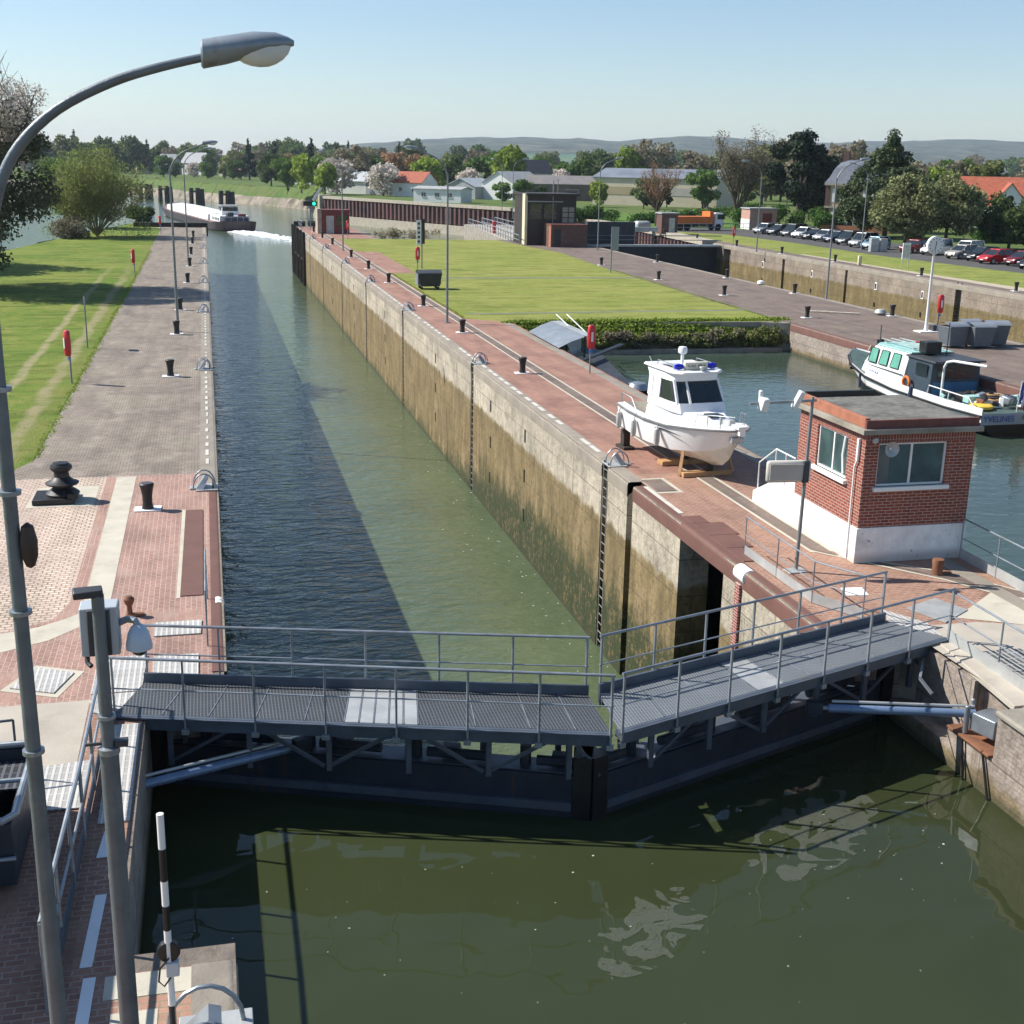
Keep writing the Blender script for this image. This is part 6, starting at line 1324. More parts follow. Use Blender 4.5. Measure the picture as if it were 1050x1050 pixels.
MB().loft([[(-.50, -.42, .12), (.50, -.42, .12), (.50, .42, .12), (-.50, .42, .12)], [(-.62, -.52, 1.12), (.62, -.52, 1.12), (.62, .55, 1.12), (-.62, .55, 1.12)]], closed=True, cap=(True, True)).build('bin_body', binplastic, b1, bevel=.03)
MB().loft([[(-.66, -.56, 1.13), (.66, -.56, 1.13)], [(-.66, -.5, 1.2), (.66, -.5, 1.2)], [(-.66, 0, 1.34), (.66, 0, 1.34)], [(-.66, .6, 1.22), (.66, .6, 1.22)]]).build('bin_lid', pm('light_grey_lid', (.20, .225, .26), .5, 0, .08, 2), b1)
for s in (-.5, .5): MB().cyl((s, .4, .12), (s + .06, .4, .12), .12, n=10).build('wheel', tyre, b1)
dup(b1, (39.75, 58.6, 0), -.05, label='middle grey wheeled bin of the group near the clock'); dup(b1, (40.0, 60.1, 0), .1, label='grey wheeled bin at the back of the group near the clock'); dup(b1, (41.15, 59.3, 0), -.2, label='rightmost of the grey wheeled bins, its dark side to the camera')
# corrugated shelter on the floating stage
t = thing('landing_shelter', 'corrugated metal shelter roof over a dark landing stage at the basin corner', 'shelter', (0, 0, 0))
mb = MB(); rg0, rg1 = [], []
A, B_, C, D = Vector((16.95, 66.3, .12)), Vector((18.5, 67.3, .55)), Vector((18.6, 61.0, .55)), Vector((16.95, 60.2, .10))
k = 36; rings = []
for i in range(k + 1):
    f = i / k; a = A.lerp(D, f); b = B_.lerp(C, f); o = .03 * (1 if i % 2 else -1); rings.append([a + Vector((0, 0, o)), a.lerp(b, .5) + Vector((0, 0, o + .05)), b + Vector((0, 0, o))])
mb.loft(rings).build('corrugated_roof', pm('corrugated_zinc', (.36, .40, .43), .45, .3, .12, 1.5), t, angle=20)
mb = MB().loft([[B_, B_ + Vector((0.5, 0, .02))], [C, C + Vector((.5, 0, .02))]]); mb.build('roof_edge_sheet', galvlight, t)
for p in (B_, C, B_.lerp(C, .5)): MB().cyl((p.x, p.y, ZU - .5), (p.x, p.y, p.z), .06, n=8).build('post', darkgrey, t)
MB().box(17.3, 19.4, 55.0, 68, ZU - .5, ZU + .35).build('pontoon', darkwood, t); MB().loft([[(18.4, 61.6, -.1), (19.3, 61.6, -.1)], [(18.4, 55.5, -1.0), (19.3, 55.5, -1.0)]]).build('gangway', darkgrey, t)
MB().loft([[(17.6, 60.9, .2), (18.4, 61.0, .5)], [(18.0, 60.9, -.6), (18.4, 61.0, -.5)]]).build('grey_side_sheet', galv, t)
for x in (18.6, 19.2): MB().tube([(x, 66.6, 1.0), (x + .5, 64.0, .2)], .03, 6).build('white_gangway_rail', white, t)
MB().beam((17.5, 58.2, -.3), (20.6, 61.0, .1), .3, .08).build('dark_ramp', black, t)
t = thing('tender_dinghy', 'small dark tender with grey cover moored under the pier by the shelter', 'dinghy', (19.6, 55.5, ZU), .3)
MB().loft([[(-1.4, .1, .05), (-1.4, .5, .5), (-1.4, -.5, .5)], [(0, .1, .0), (0, .7, .5), (0, -.7, .5)], [(1.2, .1, .1), (1.2, .4, .55), (1.2, -.4, .55)]], closed=True, cap=(True, True)).build('hull', darkgrey, t); MB().lathe([(.55, 0), (.4, .25), (0, .35)], (0, 0, .5), 12).build('cover', galv, t)
# notice boards
t = thing('notice_board', 'white notice board on two legs below the round evergreen trees', 'notice board', (63.7, 106.9, 0), R(5)); MB().box(-.42, .42, -.04, .04, 1.0, 2.5).build('board', white, t); MB().box(-.36, .36, -.06, -.04, 1.15, 2.3).build('poster', pm('pale_poster', (.5, .52, .5), .6, 0, .2, 3), t)
for s in (-.35, .35): MB().cyl((s, 0, 0), (s, 0, 1.0), .04, n=8).build('leg', galvlight, t)
tag(MB().obox((61.8, 112, .5), (.35, .25, .9)).build('yellow_marker', pm('cream_marker', (.6, .55, .35), .7), bevel=.03), 'cream marker stone on the far edge of the wide lock', 'marker')
t = thing('kerb_cabinet', 'white utility cabinet beside the light blue car', 'cabinet', (74.2, 131.6, 0)); MB().box(-.5, .5, -.3, .3, 0, 1.5).box(.7, 1.6, -.3, .3, 0, 1.5).build('box', galvlight, t, bevel=.03)
tag(MB().tube([(38.0, 75.0, .06), (39.2, 74.2, .07), (40.8, 73.3, .06)], .05, 6).tube([(38.6, 74.6, .06), (39.3, 74.7, .1)], .04, 6).build('driftwood_branch', pm('bleached_wood', (.55, .48, .38), .8)), 'bleached branch lying on the wide quay near its inner edge', 'branch')
o = MB().lathe([(.12, 0), (.3, .12), (.25, .3), (.0, .38)], (42.9, 93.2, 0), 12).build('sandbag', whitewash); tag(o, 'pale sandbag on the edge of the wide quay', 'sandbag')
o = MB().lathe([(.2, 0), (.4, .15), (.3, .35), (.0, .42)], (42.1, 73.0, 0), 12).build('covered_bundle', galvlight); tag(o, 'pale wrapped bundle beside a bollard left of the clock', 'bundle')
# dolphins in the river
def dolphin(label, x, y):
    t = thing('mooring_dolphin', label, 'mooring dolphin', (x, y, ZL), 0, 'dark timber mooring dolphins in the river')
    for dx in (-1.3, 0.9, 2.4): MB().cyl((dx, 0, -2), (dx * .9, 0, 5.6 - abs(dx) * .2), .75, .7, 10).build('pile', darkwood, t)
    MB().box(-1.8, 2.8, -.5, .5, 4.0, 4.5).build('crosspiece', darkwood, t); return t
d0 = dolphin('leftmost timber dolphin rising from the river', -21, 480)
for x, y, l in ((-13.5, 455, 'second timber dolphin from the left, half hidden by the lamp'), (-3, 430, 'third timber dolphin from the left behind the barge'), (6.0, 400, 'rightmost timber dolphin just beyond the barge stern')): dup(d0, (x, y, ZL), label=l)
# steel tank frame at the left edge
t = thing('equipment_skip', 'dark blue open steel skip with tubular rim at the left edge of the quay', 'skip', (-3.65, 16.0, 0))
MB().box(-1.0, .95, -1.1, -1.05, .1, .95).box(-1.0, .95, 1.05, 1.1, .1, .95).box(-1.0, -.95, -1.05, 1.05, .1, .95).box(.9, .95, -1.05, 1.05, .1, .95).box(-.95, .9, -1.05, 1.05, .1, .15).build('skip_body', pm('navy_steel', (.035, .045, .06), .5, .2, .2, 2), t, smooth=False)
MB().tube([(-1, -1.1, 1.0), (.85, -1.1, 1.0), (.98, -.95, 1.0), (.98, .95, 1.0), (.85, 1.1, 1.0), (-1, 1.1, 1.0)], .05, 10).build('tubular_rim', galv, t)
MB().tube([(-1, 0, 1.0), (.98, 0, 1.0)], .035, 8).build('cross_bar', galv, t); MB().tube([(-1, -1.15, .5), (.98, -1.15, .5)], .03, 8).build('cross_bar', galv, t)
MB().box(-.94, .89, .2, 1.04, .75, .78).build('mesh_lid', metalgrid('dark_mesh', (.12, .13, .15), .05, .6, .7), t, smooth=False)
t = thing('machinery_housing', 'tall grey machinery housing just outside the left edge behind the lamp post', 'housing', (-5.0, 14.5, 0)); MB().box(-.9, .8, -1.6, 1.6, 0, 2.6).build('wall', greywall, t, bevel=.03); MB().box(-1.0, .9, -1.7, 1.7, 2.6, 2.75).build('roof', darkgrey, t)
# ================================================================ CARS
def car(label, x, y, rz, paint, kindc='hatch', s=1.0):
    t = thing('parked_car', label, 'car', (x, y, 0), rz, 'cars parked along the car park')
    L = {'hatch': 2.0, 'van': 2.1, 'sedan': 2.2}[kindc]; zr = {'hatch': 1.46, 'van': 1.72, 'sedan': 1.42}[kindc]
    # lower body sections along x (front = +x)
    st = [(-L, .70, .42, .85), (-L + .12, .80, .26, .96), (-L + .7, .86, .22, .98), (-.4, .88, .20, .96), (.7, .88, .20, .94), (L - .7, .86, .22, .88), (L - .15, .80, .26, .74), (L, .68, .36, .60)]
    rings = [[(x_, w_ * .94, z0), (x_, w_, (z0 + z1) * .5), (x_, w_ * .97, z1 - .05), (x_, w_ * .86, z1), (x_, -w_ * .86, z1), (x_, -w_ * .97, z1 - .05), (x_, -w_, (z0 + z1) * .5), (x_, -w_ * .94, z0)] for x_, w_, z0, z1 in st]
    MB().loft(rings, closed=True, cap=(True, True)).build('body', paint, t, angle=45)
    fr = {'hatch': 1.05, 'van': 1.25, 'sedan': .95}[kindc]; rf = {'hatch': .25, 'van': .5, 'sedan': .15}[kindc]; rb = {'hatch': -L + .55, 'van': -L + .3, 'sedan': -1.05}[kindc]; bb = {'hatch': -L + .16, 'van': -L + .12, 'sedan': -1.65}[kindc]
    gl = [[(fr, .80, .90), (rf, .66, zr - .03), (rb, .66, zr - .03), (bb, .78, .94)], [(fr, -.80, .90), (rf, -.66, zr - .03), (rb, -.66, zr - .03), (bb, -.78, .94)]]
    MB().loft(gl, closed=False, cap=(True, True)).build('window_glass', glass, t, smooth=False)
    MB().loft([[(rf + .05, .67, zr - .05), (rf, .62, zr + .02), (rb, .62, zr + .02), (rb - .05, .67, zr - .06)], [(rf + .05, -.67, zr - .05), (rf, -.62, zr + .02), (rb, -.62, zr + .02), (rb - .05, -.67, zr - .06)]]).build('roof', paint, t)
    for sd in (-1, 1):
        for p_, q_, w_, h_ in (((fr, sd * .81, .90), (rf, sd * .675, zr - .02), .05, .05), ((-.2, sd * .82, .93), (-.25, sd * .675, zr - .02), .05, .06), ((bb, sd * .79, .94), (rb, sd * .675, zr - .02), .07, .10)): MB().beam(p_, q_, w_, h_).build('pillar', paint, t)
    for xx in (-L + .72, L - .75):
        for sd in (-1, 1):
            w_ = MB().lathe([(.20, -.10), (.31, -.10), (.32, -.05), (.32, .05), (.31, .10), (.20, .10)], (xx, sd * .78, .32), 18, axis='Y').build('wheel', tyre, t); MB().cyl((xx, sd * .80, .32), (xx, sd * .892, .32), .19, n=12).build('rim', galvlight, w_)
    for sd in (-1, 1):
        MB().obox((L - .12, sd * .58, .66), (.14, .30, .14), sd * -.25).build('headlight', paleglass, t, bevel=.02); MB().obox((-L + .05, sd * .62, .80), (.08, .2, .2)).build('tail_light', red, t, bevel=.02)
    MB().obox((L + .0, 0, .42), (.04, 1.0, .14)).build('grille', black, t); MB().obox((L + .025, 0, .45), (.01, .45, .09)).build('number_plate', white, t)
    for sd in (-1, 1): MB().obox((fr - .25, sd * .93, .98), (.12, .16, .1)).build('wing_mirror', paint, t, bevel=.02)
    return t
P = {n: carpaint(n, c) for n, c in dict(silver=(.30, .31, .32), white=(.68, .68, .66), black=(.015, .016, .018), grey=(.07, .075, .08), navy=(.02, .03, .06), lightblue=(.22, .36, .45), red=(.48, .02, .02), beige=(.40, .36, .32), darkred=(.16, .015, .02)).items()}
A = R(205)
cars = [('silver hatchback at the far left end of the parked row', 77.3, 167.6, 'silver', 'hatch'), ('dark grey estate second in the parked row', 77.9, 164.4, 'grey', 'hatch'), ('black tall car third in the parked row', 78.3, 160.6, 'grey', 'van'),
        ('white hatchback in the middle of the parked row', 78.2, 157.2, 'white', 'hatch'), ('black saloon beside the white hatchback', 78.4, 154.4, 'black', 'sedan'), ('pale blue-grey car fifth in the row', 78.3, 151.2, 'silver', 'hatch'), ('dark navy car before the lamp', 78.2, 148.0, 'navy', 'hatch'),
        ('large dark grey people carrier behind the lamp post', 77.8, 143.8, 'grey', 'van'), ('silver people carrier right of the lamp post', 77.3, 139.6, 'silver', 'van'), ('light blue small car near the utility cabinets', 76.7, 135.6, 'lightblue', 'hatch')]
c0 = None
for l, x, y, p, k in cars: car(l, x, y, A, P[p], k)
car('dark red car under the left evergreen tree', 78.5, 130.0, A, P['darkred'], 'hatch')
car('white van parked under the round evergreen trees', 79.4, 127.0, R(205), P['white'], 'van'); car('second white van beside the notice board', 81.6, 124.3, R(205), P['white'], 'van')
car('beige car right of the clock', 79.0, 121.2, R(195), P['beige'], 'hatch'); car('black car between the beige and the red one', 79.4, 118.2, R(195), P['black'], 'hatch')
car('bright red hatchback right of the clock', 78.6, 114.6, R(192), P['red'], 'hatch'); car('red car partly in shade next to the bright red one', 79.8, 111.8, R(192), P['darkred'], 'hatch')
car('black car in the shade at the right edge', 78.6, 107.8, R(190), P['black'], 'hatch'); car('silver hatchback cut by the right edge of the photo', 76.0, 102.2, R(185), P['silver'], 'hatch')
# ================================================================ VEGETATION
def leaves(name, clusters, n, size, seed, mat, parent, flat=.0, aspect=1.0):
    """leaf-sized quads spread on and inside a set of clumps (centre, radii)"""
    rg = np.random.default_rng(seed); C = np.array([c[0] for c in clusters], float); Rr = np.array([c[1] if isinstance(c[1], (list, tuple)) else (c[1],) * 3 for c in clusters], float)
    wts = (Rr.prod(1)) ** .67; wts /= wts.sum(); idx = rg.choice(len(C), n, p=wts)
    d = rg.normal(size=(n, 3)); d /= np.linalg.norm(d, axis=1)[:, None]
    rad = rg.uniform(.35, 1.0, n) ** .5 * (1 + rg.normal(0, .09, n)); P = C[idx] + d * Rr[idx] * rad[:, None]
    nrm = d * .8 + rg.normal(0, .75, (n, 3)); nrm[:, 2] += .25; nrm /= np.linalg.norm(nrm, axis=1)[:, None]
    a = np.cross(nrm, rg.normal(size=(n, 3))); a /= np.linalg.norm(a, axis=1)[:, None]; b = np.cross(nrm, a)
    s = size * rg.uniform(.55, 1.35, n)[:, None]; a *= s * aspect; b *= s
    V = np.stack([P - a * .9 - b * .35, P + a * .1 - b * .9, P + a, P + a * .05 + b * .85], 1).reshape(-1, 3)
    me = bpy.data.meshes.new(name); me.vertices.add(4 * n); me.vertices.foreach_set('co', V.ravel()); me.loops.add(4 * n); me.loops.foreach_set('vertex_index', np.arange(4 * n))
    me.polygons.add(n); me.polygons.foreach_set('loop_start', np.arange(n) * 4); me.polygons.foreach_set('loop_total', np.full(n, 4)); me.materials.append(mat); me.update(calc_edges=True); me.validate()
    o = bpy.data.objects.new(name, me); COL.objects.link(o); o.parent = parent; return o
def clumps(seed, h0, h1, rx, ry, n, cr, shape='round'):
    rg = random.Random(seed); out = []
    for k in range(n):
        while True:
            x, y, z = rg.uniform(-1, 1), rg.uniform(-1, 1), rg.uniform(-1, 1); q = x * x + y * y + z * z
            if q < 1 and q > .18: break
        f = (z + 1) / 2
        if shape == 'cone': k_ = (1 - f) ** .8 * 1.05 + .05; x, y = x * k_ * 1.25, y * k_ * 1.25; r = cr * (.5 + .7 * (1 - f))
        elif shape == 'tall': r = cr * rg.uniform(.7, 1.1)
        else: r = cr * rg.uniform(.6, 1.25)
        out.append(((x * rx, y * ry, h0 + (h1 - h0) * f), (r, r, r * .8)))
    return out
def trunk(parent, H, r, cl, seed, n=7, mat=None, multi=1, h0=.25):
    rg = random.Random(seed); mb = MB()
    for m_ in range(multi):
        a = rg.uniform(0, 6.28); lx = (rg.uniform(.2, .5) * H * .35 if multi > 1 else rg.uniform(-.02, .02) * H)
        top = Vector((math.cos(a) * lx, math.sin(a) * lx, H * .8)); p = [Vector((0, 0, -.2)), Vector((math.cos(a) * lx * .3, math.sin(a) * lx * .3, H * .3)), top]
        mb.tube(p, [r, r * .7, r * .15], 8)
    for c, rr in rg.sample(cl, min(n, len(cl))):
        c = Vector(c); s = Vector((0, 0, max(H * h0, c.z * rg.uniform(.4, .7)))); m_ = s.lerp(c, .5) + Vector((rg.uniform(-.3, .3), rg.uniform(-.3, .3), H * .03)); mb.tube([s, m_, c], [r * .42, r * .28, r * .06], 5)
    return mb.build('trunk', mat or bark, parent)
def tree(name, label, x, y, H, Rc, lm, seed, nleaf=3000, lsize=.35, ncl=26, shape='round', base=.3, z=0, group=None, cr=None, tr=None, cat='tree', nb=7, multi=1, ry=None, aspect=1):
    t = thing(name, label, cat, (x, y, z), 0, group)
    cl = clumps(seed, H * base, H * .93, Rc * .78, (ry or Rc) * .78, ncl, cr or Rc * .34, shape)
    if shape == 'cone': cl = [(c, r) for c, r in cl] + [((0, 0, H * .93), (Rc * .12, Rc * .12, H * .08))]
    trunk(t, H, tr or H * .022 + .06, cl, seed, nb, None, multi); leaves('crown', cl, nleaf, lsize, seed, lm, t, aspect=aspect); return t
def twigs(parent, H, Rc, seed, n1=14, n2=7, n3=4, mat=None, r=.14, base=0.0, spread=.6, name='branches', tw=.012):
    """bare branching crown: stems > branches > twigs; returns tips"""
    rg = random.Random(seed); mb = MB(); tips = []
    def seg(p, d, L, r0, r1, n=4, sides=4):
        pts = [p]; rs = [r0]
        for k in range(n): d = (d + Vector((rg.uniform(-.18, .18), rg.uniform(-.18, .18), rg.uniform(-.05, .14)))).normalized(); pts.append(pts[-1] + d * L / n); rs.append(r0 + (r1 - r0) * (k + 1) / n)
        mb.tube(pts, rs, sides, caps=False); return pts, d
    for i in range(n1):
        a = 2 * math.pi * i / n1 + rg.uniform(-.3, .3); el = rg.uniform(.25, 1.0); d = Vector((math.cos(a) * spread * el, math.sin(a) * spread * el, 1)).normalized()
        pts, d1 = seg(Vector((0, 0, base)), d, (H - base) * rg.uniform(.6, .85), r, r * .25, 6, 5)
        for j in range(n2):
            q = pts[rg.randint(2, 6)]; d2 = (d1 + Vector((rg.uniform(-1, 1), rg.uniform(-1, 1), rg.uniform(-.3, .6))) * .8).normalized(); p2, d3 = seg(q, d2, (H - base) * rg.uniform(.18, .36), r * .3, tw * 1.6, 4, 4)
            for k in range(n3): p3, _ = seg(p2[rg.randint(1, 4)], (d3 + Vector((rg.uniform(-1, 1), rg.uniform(-1, 1), rg.uniform(-.2, .7))) * .8).normalized(), (H - base) * rg.uniform(.08, .18), tw * 1.4, tw * .6, 3, 3); tips.append(tuple(p3[-1])); tips.append(tuple(p3[1]))
    mb.build(name, mat or bark, parent); return tips
# blossoming tree at the left edge
t = thing('blossom_tree', 'tall tree in white blossom leaning in from the left edge above the lawn', 'tree', (-16.6, 93, 0))
tips = twigs(t, 15, 6, 11, 13, 9, 6, None, .22, 0, .55, 'trunk', .02)
cl = clumps(5, .6, 14.2, 6.1, 6.1, 120, 1.3); leaves('leaves', cl, 34000, .12, 8, leafmat('dark_spring_leaves', (.085, .10, .05), (.17, .17, .10), .35), t)
cl2 = [(c, r) for c, r in clumps(6, 8.5, 15.0, 5.9, 5.9, 70, 1.0)]; leaves('blossom', cl2, 20000, .085, 9, L_white, t)
tree('leafy_tree', 'green tree mostly outside the left edge, shading the lawn', -25.5, 112, 14, 7.0, L_mid, 99, 9000, .22, 40, base=.12)
# willow shrub
t = thing('willow_shrub', 'large rounded willow shrub of many stems at the end of the left lawn', 'shrub', (-12.2, 153, 0))
tips = twigs(t, 8.8, 5, 21, 46, 9, 4, pm('olive_bark', (.24, .19, .10), .9, 0, .3, 2), .06, 0, 1.15, 'stems', .016)
leaves('leaves', [(p, (.75, .75, .6)) for p in tips[::3]] + [((5.4 * math.cos(a) * math.cos(e), 4.8 * math.sin(a) * math.cos(e), .3 + 9.0 * math.sin(e)), 1.0) for a in np.arange(0, 6.28, .35) for e in (.05, .3, .6, .9, 1.25)], 22000, .10, 12, leafmat('willow_leaves', (.17, .215, .055), (.25, .29, .085)), t)
t = thing('willow_shrub', 'light green willow filling the bank behind the large rounded shrub', 'shrub', (-16.5, 172, -1)); tips = twigs(t, 8.5, 6, 22, 26, 7, 4, MATS['olive_bark'], .07, 0, .9, 'stems', .018); leaves('leaves', [(p, (1., 1., .8)) for p in tips[::3]], 12000, .15, 13, L_green, t)
tree('low_shrub', 'low brownish thicket at the foot of the willow beside the river', -14.6, 149.5, 1.8, 3.0, L_grey, 31, 2500, .12, 14, base=.1, cat='shrub', nb=5, multi=5)
tree('low_shrub', 'small dark green thicket at the river end of the left quay', -8.6, 178, 3.0, 2.2, L_mid, 32, 2500, .14, 14, base=.1, cat='shrub', nb=5, multi=4)
# trees right of the wide lock
tree('evergreen_oak', 'broad round evergreen tree over the white vans, left one of the pair', 81.3, 137, 8.9, 5.4, L_ever, 41, 17000, .15, 60, base=.22, cr=1.35, nb=10)
tree('evergreen_oak', 'broad round evergreen tree beside the tiled house, right one of the pair', 88.0, 139, 8.9, 4.6, L_ever, 42, 12000, .16, 50, base=.22, cr=1.25, nb=10)
tree('evergreen_oak', 'dark dense evergreen behind the parked red cars', 95.5, 137, 7.0, 4.6, L_mid, 43, 9000, .17, 40, base=.12, cr=1.2)
tree('evergreen_oak', 'lighter evergreen at the right edge above the silver car', 101.5, 135, 7.6, 4.2, L_ever, 44, 9000, .17, 40, base=.12, cr=1.2)
tree('evergreen_oak', 'low dark shrubbery mass between the evergreens at the right edge', 99.0, 128, 4.6, 4.0, L_dark, 45, 6000, .16, 30, base=.1, cr=1.1, cat='shrub')
tree('giant_conifer', 'very tall pointed conifer standing in front of the manor house', 91.7, 160, 14.4, 8.6, L_con, 46, 30000, .18, 150, 'cone', base=.05, cr=1.4, nb=14)
tree('dark_pine', 'huge dark pine with ragged crown behind the parked cars', 91.5, 187, 15.0, 6.2, L_dark, 47, 14000, .24, 44, base=.25, cr=1.6, nb=12)
tree('dark_pine', 'second dark pine merging with the huge one on its right', 97.5, 190, 12.5, 4.6, L_dark, 48, 8000, .24, 30, base=.2, cr=1.5)
tree('dark_pine', 'dark evergreen under the pines beside the manor house', 100.5, 196, 8.5, 4.8, L_dark, 49, 6000, .24, 30, base=.05, cr=1.6)
t = thing('bare_tree', 'half-leafed brown tree left of the dark pines', 'tree', (85.0, 196, 0)); tips = twigs(t, 13, 6, 51, 10, 9, 6, None, .2, 1.5, .55, 'trunk', .03); leaves('leaves', [(p, .8) for p in tips[::2]], 7000, .13, 51, L_grey, t)
t = thing('bare_tree', 'russet budding tree in front of the cream warehouse', 'tree', (68.2, 188, 0)); tips = twigs(t, 8.6, 5, 52, 9, 8, 5, None, .15, 2.0, .75, 'trunk', .022); leaves('buds', [(p, .6) for p in tips[::2]], 3500, .08, 52, L_brown, t); MB().cyl((0, 0, -.2), (0, 0, 2.3), .24, .18, 8).build('bole', bark, t)
# hedges along the car park
for i, (x, y, w_, h, l) in enumerate(((78, 198, 17, 3.2, 'bright green hedge behind the orange lorry'), (86, 186, 7, 3.4, 'bright green hedge right of the transformer kiosk'), (93, 176, 5, 3.6, 'bright rounded bush just left of the manor house'), (62, 205, 7, 2.4, 'green hedge behind the far kiosk'), (104, 150, 6, 2.6, 'green bush under the round evergreens'))):
    t = thing('hedge', l, 'hedge', (x, y, 0)); cl = [((random.Random(i * 9 + k).uniform(-w_ / 1.3, w_ / 1.3), random.Random(i * 7 + k).uniform(-1.5, 1.5), random.Random(i * 5 + k).uniform(.3, h - .8)), (1.3, 1.1, 1.0)) for k in range(26)]; leaves('foliage', cl, 6000, .16, 60 + i, L_hedge, t)
# shrubs on the planted bank
rg = random.Random(8); cl = [((rg.uniform(17.4, 33.8), 70.1 + rg.uniform(-.6, .3), rg.uniform(-1.35, -.7)), (rg.uniform(.3, .6), .35, rg.uniform(.15, .35))) for k in range(110)]
cl += [((rg.uniform(32.2, 34.6), 70.0 + rg.uniform(-.5, .4), rg.uniform(-1.2, -.1)), (.45, .4, .3)) for k in range(26)]
o = leaves('bank_vegetation', cl, 16000, .07, 71, L_olive, None); tag(o, kind='stuff')
cl = [((rg.uniform(18, 33.8), 70.1 + rg.uniform(-.5, .3), rg.uniform(-1.3, -.6)), (rg.uniform(.3, .6), .4, .3)) for k in range(40)]
o = leaves('bank_dry_stems', cl, 5000, .06, 72, L_grey, None, aspect=2.2); tag(o, kind='stuff')
cl = [((x, 71.0 - f * .9, .02 - f * .75), (.7, .35, .16)) for x in np.arange(17.2, 34.8, .55) for f in (0, .3, .6, .9)]
o = leaves('bank_top_grass', cl, 22000, .05, 73, L_yellow, None, aspect=2); tag(o, kind='stuff')
# ragged grass along the lawn edges
cl = [((-5.42 + rg.uniform(-.12, .12), y, .0), (.14, .30, .025)) for y in np.arange(39.5, 130, .35)] + [((14.75 + rg.uniform(-.05, .1), y, 0), (.10, .4, .05)) for y in np.arange(73.5, 104, .4)] + [((x, 71.3 + rg.uniform(0, .1), 0), (.3, .1, .05)) for x in np.arange(17.3, 34, .3)] + [((34.0 + (y - 72) * .026 + (y > 84) * .1, y, 0), (.12, .4, .05)) for y in np.arange(71, 107, .4)]
o = leaves('lawn_edge_grass', cl, 30000, .020, 75, L_yellow, None, aspect=1.6); tag(o, kind='stuff')
# weeds in the reeds at island end
cl = [((rg.uniform(20, 27), 152 + rg.uniform(-1, 1), rg.uniform(0, .9)), (.8, .4, .5)) for k in range(25)]
o = leaves('reed_clump', cl, 900, .06, 74, L_grey, None, aspect=5); tag(o, 'thin pale reeds at the far edge of the mown lawn', 'reeds')
